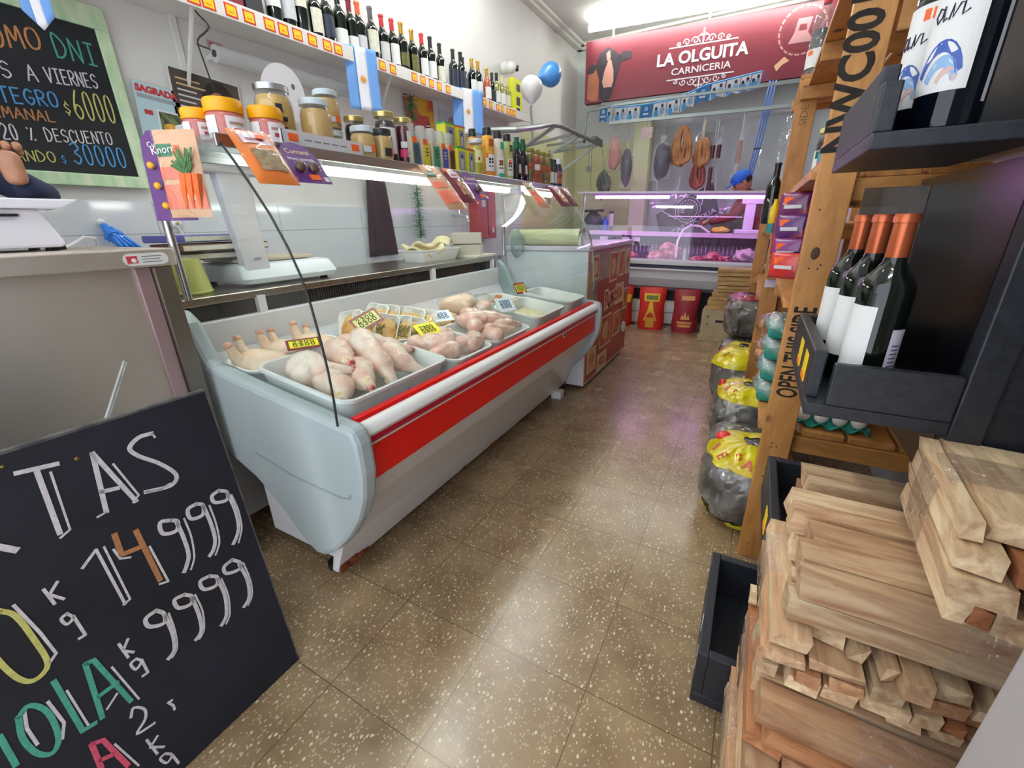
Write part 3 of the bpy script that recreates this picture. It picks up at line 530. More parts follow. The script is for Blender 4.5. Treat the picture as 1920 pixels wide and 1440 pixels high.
on = MB().lathe([(.0, -.007), (.02, -.007), (.024, 0), (.02, .007), (0, .007)], 14).mesh('onion_piece', mat('onion', '#e3cf86', .35, col2='#efe2b4', vs=40))
for i in range(6): o = link('onion_slice', on, None, 0, None, deckM(-.88+.05*(i % 3), .62+.035*(i//3)) @ Matrix.Translation((0, 0, .061+.004*i)) @ Matrix.Rotation(.3*(i % 2), 4, 'X')); tag(o, 'yellow onion slice floating at the near end of the marinade tray', 'onion', 'onion slices in the marinade')
sau = mat('pink_sausage', '#d89a8c', .4, col2='#e5b3a4', vs=30)
for i, y in enumerate((1.06, 1.10)):
    o = link('sausage', MB().tube([(-.035, 0, 0), (-.028, 0, 0), (0, .004, 0), (.028, 0, 0), (.035, 0, 0)], [.004, .012, .013, .012, .004], 10).mesh('sausage', sau), None, 0, None, T3(-.76, y, zdeck(-.76)+.03, 70+20*i)); tag(o, ('nearer' if i == 0 else 'farther')+' of two small pink sausages left in the far end tray', 'sausage', 'sausages in the far tray')
# price cards stuck in the trays
def price_card(label, M, w, h, col, ink, border=None):
    t = thing('price_card', label, 'price card', M=M); b = MB(); b.box((0, 0, 0), (w, h, .0015)); b.build('card', mat('card_'+(border or col), border or col, .5), t, world=False)
    if border: MB().box((0, 0, .001), (w*.84, h*.68, .0012)).build('yellow_panel', mat('card_'+col, col, .5), t, world=False)
    s_ = MB(); 
    for k in range(2): chalk(s_, ('2500', '0300')[k].replace('5', '3'), (-w*.34, h*(.05-.3*k)), (w*.34, h*(.05-.3*k)), h*.24, h*.05, lambda u, v, hh: (u, v, .0018+hh*.3))
    s_.build('price', mat('card_ink_'+ink, ink, .6), t, world=False); return t
Y_, INK = '#f0e614', '#4a4410'
price_card('yellow price card with dark red border on the whole chickens', T3(-1.12, -.43, .755, 60, 0, 14), .11, .075, Y_, INK, '#7a1022')
price_card('pale yellow price card seen nearly edge on behind the leg quarters', T3(-1.04, -.21, .80, 70, -20, 40), .11, .07, '#d9d98a', INK, '#9a5a55')
price_card('bright yellow price card on the chicken breasts', T3(-.90, -.03, .74, 75, 0, 28), .10, .075, Y_, INK)
price_card('white handwritten price card beside the netted rolls', T3(-1.03, .22, .735, 62, 0, 30), .11, .075, '#e6eef2', '#3a5f8f')
price_card('white handwritten price card standing among the drumsticks', T3(-.84, .50, .755, 70, 0, 48), .10, .08, '#e6eef2', '#3a5f8f')
price_card('small yellow and red price card on the far end tray rim', T3(-1.02, 1.0, .76, 75, 0, 60), .09, .07, '#d7cf2a', INK, '#a01a1c')

# ================================================================ WINE SHELF ON THE LEFT WALL
lipz = lambda y: 2.0+.025*(y-.3)          # the old shelf sags towards the shop front
shelf_w = mat('shelf_white', '#e3e1dc', .45)
t = thing('wall_shelf', 'long white wall shelf of wine bottles with yellow price tags on its lip', 'shelf', (XL, 1.0, 2.0)); WS = t
def sl(x0, x1, z0, z1, y0=-1.05, y1=3.05):
    return MB().prism([(x0, z0), (x1, z0), (x1, z1), (x0, z1)], lambda p, k: (p[0], (y0, y1)[k], p[1]+lipz((y0, y1)[k])))
sl(XL+.002, -1.985, .02, .05).build('board', shelf_w, t); sl(-1.985, -1.97, 0, .068).build('lip', shelf_w, t, bevel=.002)
for y in (-.02, 1.15, 2.3): MB().beam((XL+.01, y, lipz(y)-.24), (-2.02, y, lipz(y)+.018), .010, .014).bb((XL+.002, y-.012, lipz(y)-.30), (XL+.014, y+.012, lipz(y)+.02)).build('bracket', shelf_w, t)
tagY, tagR, tagO = mat('tag_yellow', '#f2cf16', .5), mat('tag_red', '#d6241c', .5), mat('tag_orange', '#f08a18', .5)
for i, y in enumerate((-.12, -.038, .022, .116, .197, .295, .366, .443, .53, .622, .694, .948, 1.028, 1.118, 1.322, 1.409, 1.5, 1.59, 1.696, 2.125, 2.204, 2.30, 2.422, 2.502, 2.60, 2.665, 2.726)):
    z = lipz(y)+.032; b = MB().bb((-1.97, y-.027, z-.024), (-1.9685, y+.027, z+.024)).build('price_tag', tagR, t)
    MB().bb((-1.9685, y-.021, z-.018), (-1.968, y+.021, z+.018)).build('tag_panel', tagY, b); MB().bb((-1.968, y-.012, z-.010), (-1.9676, y+.010, z-.003)).build('tag_figure', tagO, b)

# ---- bottles
BC = {}
def bmesh_(key, prof, m, n=20):
    if key not in BC: BC[key] = MB().lathe(prof, n).mesh(key[0], m)
    return BC[key]
def band(key, r, z0, z1, m, a0, a1, n=14):
    if key not in BC: BC[key] = MB().lathe([(r, z0), (r+.0007, z0), (r+.0007, z1), (r, z1), (r, z0)], n, None, R(a0), R(a1), False).mesh(key[0], m)
    return BC[key]
glassK = mat('dark_bottle_glass', '#07100a', .06, coat=.3); glassB = mat('blue_black_glass', '#070b16', .06)
paper = {'white': mat('label_white', '#e4e3e2', .6), 'cream': mat('label_cream', '#d9d5c3', .6, var=.08, vs=60), 'black': mat('label_black', '#1d2026', .5), 'navy': mat('label_navy', '#1c2238', .5), 'grey': mat('label_grey', '#c8c8cc', .6, var=.06, vs=50), 'olive': mat('label_olive', '#5d5a22', .5, var=.3, vs=60)}
capc = {'black': '#16161a', 'red': '#c22b33', 'gold': '#b98a34', 'wine': '#7a1f33', 'orange': '#d2602f', 'grey': '#5b5a60', 'clear': '#cfc79c', 'copper': '#c0623c'}
def wine(label, x, y, z, capn='black', lab='white', lz=(.06, .155), s=1., group=None, gm=None, ang=-20, half=62, name='wine_bottle'):
    r = .0375*s; h = .30*s; gm = gm or glassK; q = (round(s, 2),)
    t = thing(name, label, 'bottle', (x, y, z), R(ang), group)
    link('body', bmesh_(('body', gm.name)+q, [(0, .004), (r*.7, 0), (r*.97, .004), (r, .012), (r, h*.6), (r*.97, h*.635), (r*.85, h*.675), (r*.6, h*.72), (r*.42, h*.76), (r*.37, h*.82), (r*.37, h*.965), (r*.42, h*.967), (r*.42, h*.99), (0, h*.99)], gm), t)
    link('capsule', bmesh_(('capsule', capn)+q, [(r*.39, h*.775), (r*.40, h*.78), (r*.385, h*.955), (r*.45, h*.957), (r*.45, h*.985), (r*.41, h), (0, h)], mat('capsule_'+capn, capc[capn], .3, .55 if capn in ('gold', 'copper') else 0)), t)
    link('label', band(('label', lab, lz, half)+q, r+.0003, lz[0]*s, lz[1]*s, paper[lab], -half, half), t); return t
UB = [(.413, 'grey', 'white', (.10, .17)), (.493, 'black', 'grey', (.07, .18)), (.568, 'black', 'cream', (.14, .19)), (.66, 'black', 'cream', (.06, .17)), (.739, 'black', 'navy', (.06, .16)), (.83, 'black', 'white', (.04, .12)), (.912, 'wine', 'white', (.04, .11)), (.977, 'orange', 'grey', (.03, .13)),
      (1.078, 'grey', 'cream', (.07, .18)), (1.171, 'red', 'grey', (.05, .15)), (1.263, 'red', 'white', (.05, .16)), (1.35, 'gold', 'olive', (.06, .13)), (1.453, 'gold', 'olive', (.05, .15)), (1.558, 'red', 'white', (.05, .15)), (1.652, 'black', 'white', (.05, .15)), (1.76, 'black', 'cream', (.05, .15)),
      (1.928, 'black', 'navy', (.05, .17)), (2.03, 'black', 'navy', (.05, .17)), (2.10, 'black', 'black', (.05, .15)), (2.19, 'gold', 'white', (.06, .15)), (2.283, 'gold', 'white', (.06, .15))]
for i, (y, c, l, lz) in enumerate(UB):
    wine('wine bottle with %s cap and %s label, %s from the left on the high shelf' % (c, {'olive': 'gold-printed'}.get(l, l), ORD[i]), -2.075-(.03 if i == 18 else 0), y, lipz(y)+.05, c, l, lz, 1.0+.02*((i*7) % 3-1), 'wine bottles on the high wall shelf', ang=random.uniform(-35, 0))
wl = mat('white_wine_glass', '#8b8a52', .08, coat=.3); rz_ = mat('rose_wine', '#a8553a', .08, coat=.3)
for i, (y, gm, c, l, d) in enumerate(((2.423, rz_, 'gold', 'white', 'rose wine bottle with gold cap'), (2.507, glassK, 'black', 'black', 'thin black bottle beside the rose wine'), (2.589, wl, 'black', 'white', 'white wine bottle with black cap'), (2.683, wl, 'clear', 'white', 'white wine bottle with pale cap'), (2.78, wl, 'clear', 'cream', 'yellowish wine bottle beside the yellow box'))):
    wine(d+' at the far end of the high shelf', -2.075, y, lipz(y)+.05, c, l, (.06, .15), .95 if i != 1 else .9, 'wine bottles on the high wall shelf', gm)
for x, y, w, h, c, d in ((-2.08, .19, .08, .30, '#7c1f35', 'maroon wine box standing left of the black box'), (-2.08, .285, .085, .32, '#26262c', 'black wine box standing left of the bottles')):
    t = thing('wine_box', d+' on the high wall shelf', 'box', (x, y, lipz(y)+.05)); MB().box((0, 0, h/2), (.085, w, h)).build('carton', mat('box_'+c, c, .5), t, world=False, bevel=.002); MB().box((.043, 0, h*.6), (.001, w*.6, h*.3)).build('label', paper['grey'], t, world=False)
y = 2.92; t = thing('snack_box', 'yellow box with black figures at the far end of the high wall shelf', 'box', (-2.06, y, lipz(y)+.05)); MB().box((0, 0, .15), (.05, .17, .30)).build('carton', mat('box_yellow', '#d9dd1c', .5), t, world=False, bevel=.002)
for z, h in ((.23, .06), (.12, .07), (.05, .03)): MB().box((.0255, .01, z), (.001, .07, h)).build('figure', paper['black'], t, world=False)

# ---- flags
skyb, sunm, flagw = mat('flag_blue', '#6f9fe0', .8), mat('flag_sun', '#d9962c', .7), mat('flag_white', '#e9e9f0', .8)
def flag(label, y, zt, w, h, yaw, tail=0.):
    M = Matrix.Translation((-1.955, y, zt)) @ Matrix.Rotation(R(yaw), 4, 'Z'); t = thing('flag', label, 'flag', M=M, group=None)
    fn = lambda a, b: (lambda u, v: (.003*math.sin(5*v+3*(a+(b-a)*u))*v, w*(a+(b-a)*u-.5), -h*v-tail*v*(1-abs(2*(a+(b-a)*u)-1))))
    for k, (a, b, m, nme) in enumerate(((0, 1/3, skyb, 'blue_stripe'), (1/3, 2/3, flagw, 'white_stripe'), (2/3, 1, skyb, 'blue_stripe'))):
        o = MB().grid(fn(a, b), 4, 14).build(nme, m, t, world=False); sd = o.modifiers.new('cloth', 'SOLIDIFY'); sd.thickness = .0015
        if k == 1:
            s_ = MB(); x0 = fn(a, b)(.5, .5); s_.ball((x0[0]+.002, 0, -h*.5), (.002, .014, .014), 2)
            for j in range(12): q = j*math.pi/6; s_.beam((x0[0]+.002, 0, -h*.5), (x0[0]+.002, .022*math.cos(q), -h*.5+.022*math.sin(q)), .003, .002)
            s_.build('sun', sunm, o, world=False)
flag('blue and white flag hanging from the wine shelf behind the tall jars', .84, 2.09, .19, .31, -22)
flag('blue and white flag hanging from the far part of the wine shelf', 1.93, 2.12, .27, .31, -28)
flag('blue and white flag end hanging over the wall chalkboard', -.56, 2.04, .075, .24, -10, .045)

# ================================================================ ON THE LEFT WALL
board_m = mat('slate', '#15171b', .75, var=.35, vs=4); gframe = mat('green_washed_frame', '#a9cfa0', .6, col2='#d3e0bf', vs=7, stretch=(1, 4, 1))
t = thing('chalkboard', 'wall chalkboard with pale green frame and coloured promotion lettering', 'chalkboard', (-2.19, -.8, 1.63)); x0 = -2.187
MB().bb((x0, -1.32, 1.345), (x0+.012, -.325, 1.87)).build('slate', board_m, t)
for a, b in (((x0, -1.36, 1.868), (x0+.02, -.285, 1.945)), ((x0, -1.36, 1.305), (x0+.02, -.285, 1.35)), ((x0, -.328, 1.349), (x0+.02, -.285, 1.869)), ((x0, -1.36, 1.349), (x0+.02, -1.315, 1.869))): MB().bb(a, b).build('frame_rail', gframe, t, bevel=.003)
W_ = lambda u, v, h: (x0+.0121+h, u, v)
CH = {k: mat('chalk_'+k, c, .95, var=.12, vs=120) for k, c in dict(white='#c6c0c2', orange='#b87a4c', teal='#4a9a86', yellow='#bdb76a', blue='#4a8cc2', brown='#a8734a', pink='#c9506a', green='#5fae98').items()}
for s_, a, b, h, w, c in (('PROMO', (-.74, 1.71), (-.50, 1.757), .062, .010, 'orange'), ('DNI', (-.475, 1.742), (-.345, 1.742), .07, .009, 'teal'), ('LUNES A', (-.775, 1.632), (-.545, 1.648), .048, .007, 'white'), ('VIERNES', (-.525, 1.652), (-.37, 1.664), .046, .007, 'white'),
    ('REINTEGRO', (-.80, 1.553), (-.51, 1.575), .047, .008, 'blue'), ('$', (-.505, 1.552), (-.48, 1.552), .045, .006, 'yellow'), ('6000', (-.475, 1.545), (-.342, 1.549), .095, .008, 'yellow'), ('SEMANAL', (-.735, 1.513), (-.535, 1.522), .033, .007, 'brown'),
    ('20 %', (-.70, 1.447), (-.61, 1.447), .048, .007, 'white'), ('DESCUENTO', (-.585, 1.453), (-.38, 1.467), .042, .006, 'white'), ('GASTANDO', (-.80, 1.372), (-.575, 1.384), .034, .006, 'yellow'), ('$', (-.565, 1.38), (-.545, 1.38), .03, .004, 'blue'), ('30000', (-.53, 1.384), (-.352, 1.384), .072, .008, 'blue')):
    chalk_parts(s_, a, b, h, w*.62, W_, CH[c], t)
# posters
def poster(label, y0, z0, y1, z1, m, tilt=0., name='poster'):
    c = ((y0+y1)/2, (z0+z1)/2); M = Matrix.Translation((-2.186, c[0], c[1])) @ Matrix.Rotation(R(tilt), 4, 'X'); t = thing(name, label, 'poster', M=M); t['hw'] = (y1-y0)/2; MB().box((0, 0, 0), (.002, y1-y0, z1-z0)).build('sheet', m, t, world=False); return t
def pp(t, y0, z0, y1, z1, m, name, d=.0015): return MB().box((d, (y0+y1)/2, (z0+z1)/2), (.001, abs(y1-y0), abs(z1-z0))).build(name, m, t, world=False)
t = poster('dark poster of a woman with a white border behind the yellow-lidded jars', -.105, 1.55, .21, 1.81, mat('poster_white', '#dedede', .5), -3)
pp(t, -.15, -.122, .15, .122, mat('poster_dark', '#3a3431', .5, col2='#5a4a42', vs=8), 'picture')
fc = mat('poster_skin', '#a3775f', .6, var=.15, vs=20); hr = mat('poster_hair', '#2b1f1a', .6)
MB().ball((.002, .05, .0), (.0012, .085, .115), 3).build('portrait_hair', hr, t, world=False); MB().ball((.003, .045, -.015), (.0012, .055, .085), 3).build('portrait_face', fc, t, world=False)
e = MB(); e.ball((.0042, .025, .01), (.0006, .012, .006), 2); e.ball((.0042, .068, .01), (.0006, .012, .006), 2); e.build('portrait_eyes', hr, t, world=False)
for k in range(6): pp(t, -.13, .09-.022*k, -.13+(.10, .13, .08, .11, .07, .09)[k], .083-.022*k, mat('poster_gold', '#c9b07a', .6) if k in (0, 1) else paper['grey'], 'text_line', .002)
t = poster('pale blue poster headed SAGRADA left of the dark poster', -.255, 1.50, -.075, 1.72, mat('poster_blue', '#b9d6dc', .5), -4)
text('headline', 'SAGRADA', .034, WM[t.name] @ frame((.0016, -.005, .085), (0, 1, 0), (0, 0, 1)), mat('red_print', '#c23a3e', .6), t, .002)
pp(t, -.08, .05, .08, .066, mat('grey_print', '#9aa3a8', .6), 'subtitle'); pp(t, -.02, -.09, .08, .02, paper['white'], 'photo_border'); pp(t, -.012, -.083, .075, .012, mat('dish_green', '#7c8a5a', .6, col2='#3d3a2a', vs=30), 'photo', .002)
MB().ball((.003, .03, -.05), (.001, .035, .022), 2).build('photo_dish', mat('dish_orange', '#d9a23a', .6, var=.3, vs=60), t, world=False); pp(t, -.065, -.01, -.035, .008, mat('red_print', '#c23a3e', .6), 'caption')
t = poster('red and yellow poster below the far part of the wine shelf', 1.45, 1.80, 1.78, 2.03, mat('poster_yellow', '#d8a62c', .5, col2='#c24a2c', vs=4, thr=(.45, .55)), 2)
pp(t, -.10, -.09, .10, .0, mat('poster_red', '#b8443c', .5), 'panel'); pp(t, .06, -.075, .11, -.05, mat('poster_navy', '#3d4a7a', .5), 'emblem'); pp(t, .06, -.068, .11, -.058, paper['white'], 'emblem_stripe', .002)
t = poster('small white notice with a pink picture beside the red and yellow poster', 1.86, 1.78, 2.12, 2.0, paper['grey'], 0, 'notice'); MB().ball((.002, .02, .03), (.001, .05, .05), 2).build('picture', mat('notice_pink', '#b98a86', .6, var=.2, vs=30), t, world=False)
for i, (y, z, w, d) in enumerate(((.15, 1.945, .07, 'above the near end of the film roll'), (.33, 1.93, .09, 'in the middle above the film roll'), (.70, 1.90, .07, 'nearest the flag'))):
    t = thing('sticker', 'faded red sticker on the wall, '+d, 'sticker', (-2.198, y, z)); MB().box((.001, 0, 0), (.002, w, .04)).build('backing', mat('sticker_pink', '#c99a98', .6), t, world=False)
    for k in range(2): MB().box((.0022, 0, .008-.016*k), (.001, w*.8, .008)).build('print', mat('sticker_red', '#b05a58', .6), t, world=False)
# tinsel garland, and its reflection modelled as a second, longer strand
leafm = mat('tinsel_green', '#1d6a3c', .5, col2='#2f8a4c', vs=30)
for nme, y0, z0, z1, w in (('short green tinsel garland hanging above the shaker bottles', 1.44, 1.99, 1.84, .07), ('long dark green tinsel strand modelling the garland reflection behind the counter', 1.42, 1.40, 1.04, .07)):
    t = thing('tinsel_garland', nme, 'garland', (-2.12, y0, z1)); b = MB(); n_ = int((z0-z1)*1500)
    for k in range(n_):
        z = random.uniform(0, z0-z1); a = random.uniform(0, 6.28); L = random.uniform(.4, 1)*w; b.beam((0, 0, z), (L*math.cos(a)*.8, L*math.sin(a), z+random.uniform(-.02, .02)), .003, .001)
    b.build('fringe', leafm, t, world=False); MB().tube([(0, 0, 0), (0, 0, z0-z1+.02)], .004, 6).build('string', leafm, t, world=False)
    MB().beam((-.078, 0, z0-z1+.01), (0, 0, z0-z1+.01), .006, .006).build('hook', chrome, t, world=False)
# film roll, oval sign, hook wire, camera
t = thing('film_roll', 'long roll of clear film held on the wall under the wine shelf', 'roll', (-2.1, .08, 1.88)); MB().tube([(-2.1, .08, 1.885), (-2.1, .86, 1.90)], .036, 18).build('film', clear('roll_film', '#ffffff', 1., .88, '#eef0f0', bump=.2, bs=14), t)
MB().tube([(-2.1, .075, 1.885), (-2.1, .865, 1.90)], .014, 12).build('core', mat('card_core', '#4a3d35', .8), t); w = MB()
for y in (.10, .84): w.beam((-2.198, y, 1.885), (-2.13, y, 1.89), .012, .02)
w.build('holder', shelf_w, t)
t = thing('oval_sign', 'white oval sign with faint lettering leaning behind the mustard jars', 'sign', (-1.165, -.30, 1.336)); M = Matrix.Rotation(R(-35), 4, 'Z')
MB().prism([(.062*math.cos(a), .085+.085*math.sin(a)*(1 if math.sin(a) > 0 else .98)) for a in [k*math.pi/20 for k in range(40)]], lambda p, s: M @ Vector((.003*s, p[0], p[1]+.10))).bb((-.03, -.02, 0), (.02, .02, .11)).build('disc', mat('sign_white', '#cdc8c8', .5), t, world=False)
MB().ball((M @ Vector((.004, .032, .21)))[:], (.002, .008, .008), 2).build('emblem', mat('emblem_grey', '#6f6d78', .6), t, world=False); s_ = MB()
for pts in ([(-.02, .20), (-.01, .212), (.0, .2), (.01, .207), (.014, .196)], [(-.012, .186), (0, .194), (.01, .184), (.018, .188)]): s_.stroke(pts, .003, lambda u, v, h: M @ Vector((.0031+h*.5, u, v)))
s_.build('scribble', mat('sign_gold', '#b8ad9c', .6), t, world=False)
t = thing('hanging_wire', 'bent dark wire hook dangling from the near shelf bracket', 'wire', (-1.99, -.02, 1.70)); MB().tube([(-2.0, -.025, 1.99), (-1.992, -.008, 1.968), (-1.988, .008, 1.955), (-1.986, .012, 1.942), (-1.987, .002, 1.928), (-1.989, -.018, 1.909), (-1.99, -.037, 1.893), (-1.99, -.048, 1.878), (-1.99, -.05, 1.86), (-1.99, -.044, 1.82), (-1.99, -.036, 1.77), (-1.99, -.028, 1.72), (-1.99, -.022, 1.70)], .0035, 6).build('wire', blackrub, t); MB().tube([(-1.99, -.055, 1.865), (-1.99, -.03, 1.862), (-1.99, .0, 1.86)], .0035, 6).build('wire_end', blackrub, t)
t = thing('security_camera', 'white dome camera on the left wall beyond the wine shelf', 'camera', (XL, 2.93, 2.53)); MB().tube([(XL+.002, 2.93, 2.53), (-2.14, 2.93, 2.53)], .05, 18).build('base', metalW, t, bevel=.004); MB().ball((-2.11, 2.93, 2.525), .052, 3).build('dome', metalW, t); MB().tube([(-2.09, 2.95, 2.52), (-2.05, 2.97, 2.515)], [.026, .024], 14).build('lens', blackrub, t)
# apron, tap, red dispenser
t = thing('apron', 'dark maroon apron hanging on the tiles behind the counter', 'apron', (-2.17, 1.05, .93)); o = MB().grid(lambda u, v: (-2.165+.012*math.sin(u*9), 1.05+(u-.5)*(.16+.12*v), 1.47-.54*v), 14, 10).build('cloth', mat('maroon_cloth', '#38202c', .85, var=.2, vs=5), t); o.modifiers.new('cloth', 'SOLIDIFY').thickness = .006
MB().tube([(-2.19, 1.05, 1.50), (-2.155, 1.05, 1.485), (-2.15, 1.05, 1.50)], .005, 6).build('hook', chrome, t)
t = thing('wall_tap', 'chrome tap on the tiles behind the counter', 'tap', (-2.188, 1.95, 1.20)); MB().tube([(-2.186, 1.95, 1.21), (-2.10, 1.95, 1.21), (-2.04, 1.95, 1.20), (-2.02, 1.95, 1.15)], .014, 10).build('spout', chrome, t); MB().tube([(-2.11, 1.95, 1.21), (-2.11, 1.95, 1.25)], .012, 8).beam((-2.11, 1.91, 1.255), (-2.11, 1.99, 1.255), .014, .012).build('handle', chrome, t)
t = thing('wall_cabinet', 'red cabinet with white labels on the wall behind the tap', 'cabinet', (-2.13, 2.35, 1.0)); MB().bb((-2.187, 2.2, 1.0), (-2.07, 2.5, 1.42)).build('body', mat('cabinet_red', '#a8343c', .45), t, bevel=.006)
MB().bb((-2.07, 2.25, 1.28), (-2.067, 2.31, 1.36)).build('label', paper['grey'], t); MB().bb((-2.07, 2.42, 1.05), (-2.067, 2.46, 1.10)).build('label', paper['grey'], t); MB().bb((-2.0699, 2.345, 1.02), (-2.066, 2.352, 1.40)).build('door_gap', dark_in, t)
# blue glove hanging at the tile edge, papers on a hook
t = thing('rubber_glove', 'crumpled blue rubber glove hanging on the tiles beyond the steel counter', 'glove', (-2.15, -.49, 1.05)); b = MB().ball((-2.15, -.49, 1.115), (.02, .03, .03), 3, .4, 2., 5)
b.tube([(-2.17, -.505, 1.16), (-2.15, -.495, 1.12)], [.012, .024], 8)
for k in range(4): b.tube([(-2.14, -.50+.012*k, 1.11), (-2.13, -.49+.018*k, 1.08), (-2.13, -.475+.02*k, 1.06)], [.012, .010, .007], 8)
b.build('glove', mat('nitrile_blue', '#1f78d8', .4, coat=.2), t); MB().ball((-2.178, -.507, 1.17), .013, 2).build('hook', metalW, t)
t = thing('hook', 'small white round hook with clear ties on the tiles near the folders', 'hook', (-2.188, -.23, 1.13)); MB().ball((-2.183, -.23, 1.16), (.008, .022, .022), 3).build('plate', metalW, t); MB().ball((-2.174, -.23, 1.162), .008, 2).build('button', mat('hook_gold', '#b9a26a', .4), t); MB().tube([(-2.172, -.235, 1.155), (-2.168, -.225, 1.12), (-2.17, -.215, 1.09)], .006, 6).build('tie', metalW, t)

# ================================================================ ON THE GLASS SHELF
ZS = 1.3355
jarG = clear('jar_glass', '#ffffff', 1.1, base=.02)
stkO = mat('price_sticker_orange', '#f0641e', .6)
def sticker(t, r, z, ang, w=.022, h=.016, x=None):
    if x is None: M = Matrix.Rotation(R(ang), 4, 'Z') @ Matrix.Translation((r+.001, 0, z))
    else: M = Matrix.Translation((x, 0, z))
    b = MB().box((0, 0, 0), (.0016, w, h), M); b.build('price_sticker', stkO, t, world=False)
def patch(t, r, z0, z1, m, a0, a1, name='label'): return MB().lathe([(r, z0), (r+.0008, z0), (r+.0008, z1), (r, z1), (r, z0)], 12, None, R(a0), R(a1), False).build(name, m, t, world=False)
def jar(label, x, y, h, r, content, lid, lidh=.016, fill=.8, neck=.86, z=ZS, name='jar', rz=-30):
    t = thing(name, label, 'jar', (x, y, z), R(rz)); hb = h-lidh
    MB().lathe([(0, .003), (r*.93, 0), (r, .006), (r, hb*.78), (r*.96, hb*.86), (r*neck, hb*.93), (r*neck, hb+.004)], 22).build('glass', jarG, t, world=False)
    MB().lathe([(0, .004), (r*.93, .006), (r*.95, .012), (r*.95, hb*.76), (r*.91, hb*.85), (r*(neck-.04), hb*.92), (0, hb*.925)], 20).build('contents', content, t, world=False)
    MB().lathe([(0, hb), (r*neck+.003, hb), (r*neck+.003, h-.002), (r*neck, h), (0, h)], 22).build('lid', lid, t, world=False); return t
honey = mat('honey_pink', '#c06a62', .3, coat=.4); ylid = mat('yellow_lid', '#f2a900', .4)
for x, y, r, h, d in ((-1.06, -.635, .033, .075, 'smallest, at the shelf corner'), (-1.0, -.60, .042, .094, 'largest, in the middle'), (-.965, -.515, .040, .088, 'nearest the mustard jars')):
    t = thing('spread_jar', 'round jar with yellow lid and white label, %s of the three' % d, 'jar', (x, y, ZS), R(-22)); hb = h*.68
    MB().lathe([(0, 0), (r*.95, 0), (r, .004), (r, hb*.9), (r*.92, hb)], 24).build('body', honey, t, world=False); MB().lathe([(r*1.0, hb), (r*1.03, hb+.002), (r*1.03, h*.93), (r*.95, h), (0, h)], 24).build('lid', ylid, t, world=False)
    patch(t, r+.0005, hb*.1, hb*.85, paper['white'], -85, -38); o = patch(t, r+.0005, hb*.1, hb*.85, mat('label_pinkish', '#e8dcde', .5), -10, 70); patch(t, r+.0014, hb*.3, hb*.45, mat('label_print_red', '#b0384a', .5), 8, 30, 'label_print'); patch(t, r+.0014, hb*.56, hb*.66, mat('label_print_tan', '#a98a7a', .5), 0, 45, 'label_print')
must = mat('mustard', '#b8974e', .4, col2='#cfb36f', vs=6); must2 = mat('pale_mustard', '#c2a266', .45, var=.08, vs=8); tin = mat('tin_lid', '#b9bcc0', .3, 1.); white_lid = mat('white_lid', '#c9d6da', .35); gold_lid = mat('gold_lid', '#c2b070', .3, .8); black_lid = mat('black_lid', '#22262a', .4)
t = thing('display_tray', 'low white card display tray under the mustard jars with two orange stickers', 'tray', (-.99, -.37, ZS)); b = MB(); b.bb((-1.09, -.515, ZS), (-.91, -.245, ZS+.004)).bb((-.914, -.515, ZS), (-.91, -.245, ZS+.038)).bb((-1.09, -.515, ZS), (-.91, -.511, ZS+.038)).bb((-1.09, -.249, ZS), (-.91, -.245, ZS+.038)).build('card', mat('card_white', '#cfcdd0', .5), t)
for y in (-.485, -.275): MB().bb((-.91, y-.014, ZS+.012), (-.9085, y+.014, ZS+.03)).build('price_sticker', stkO, t)
s_ = MB(); [s_.bb((-.91, -.45+.03*k, ZS+.018), (-.9092, -.428+.03*k, ZS+.0205)) for k in range(5)]; s_.build('print', mat('grey_ink', '#77777c', .6), t)
ZT = ZS+.005
t = jar('tall wide mustard jar with metal lid and black printed emblem', -1.02, -.445, .155, .048, must, tin, z=ZT); 
for z0, z1, a0, a1 in ((.085, .105, -2, 18), (.065, .075, -14, 30), (.02, .05, -14, 26)): patch(t, .0486, z0, z1, black_lid, a0, a1, 'print')
t = jar('mustard jar with pale blue-white lid in the middle of the card tray', -.98, -.345, .135, .044, must2, white_lid, z=ZT); patch(t, .0446, .012, .03, paper['grey'], -5, 40)
t = jar('mustard jar with pale lid stacked higher behind the card tray', -1.09, -.205, .112, .040, must2, white_lid, z=ZS+.095); patch(t, .0406, .02, .035, paper['grey'], -10, 25); sticker(t, .04, .03, 36, .014, .02)
jar('squat mustard jar under the stacked one', -1.09, -.205, .093, .042, must2, white_lid)
t = jar('small mustard jar with pale blue lid and orange sticker right of the card tray', -.955, -.197, .093, .038, must2, white_lid); patch(t, .0386, .018, .035, paper['grey'], -15, 25); sticker(t, .038, .03, 38, .014, .022)
t = jar('small dark-lidded mustard jar with black label', -.95, -.115, .098, .033, must2, black_lid); patch(t, .0336, .015, .04, black_lid, -5, 40); sticker(t, .033, .03, 55, .01, .024)
jam = mat('dark_jam', '#2b161a', .3, coat=.4); redjam = mat('red_jam', '#5a1e2c', .3, coat=.4); olive = mat('olive_pickle', '#4a4530', .4, var=.3, vs=50)
jar('gold-lidded dark jar half hidden behind the tall labelled jar', -1.06, -.125, .145, .034, jam, gold_lid)
t = jar('tall gold-lidded jar with a white label showing fruit', -1.0, -.04, .165, .038, jam, gold_lid, fill=.85); patch(t, .0386, .035, .115, paper['white'], -40, 40); patch(t, .0396, .055, .085, mat('print_orange', '#b96a2c', .5, col2='#5a8a2c', vs=60), -22, 12, 'label_print')
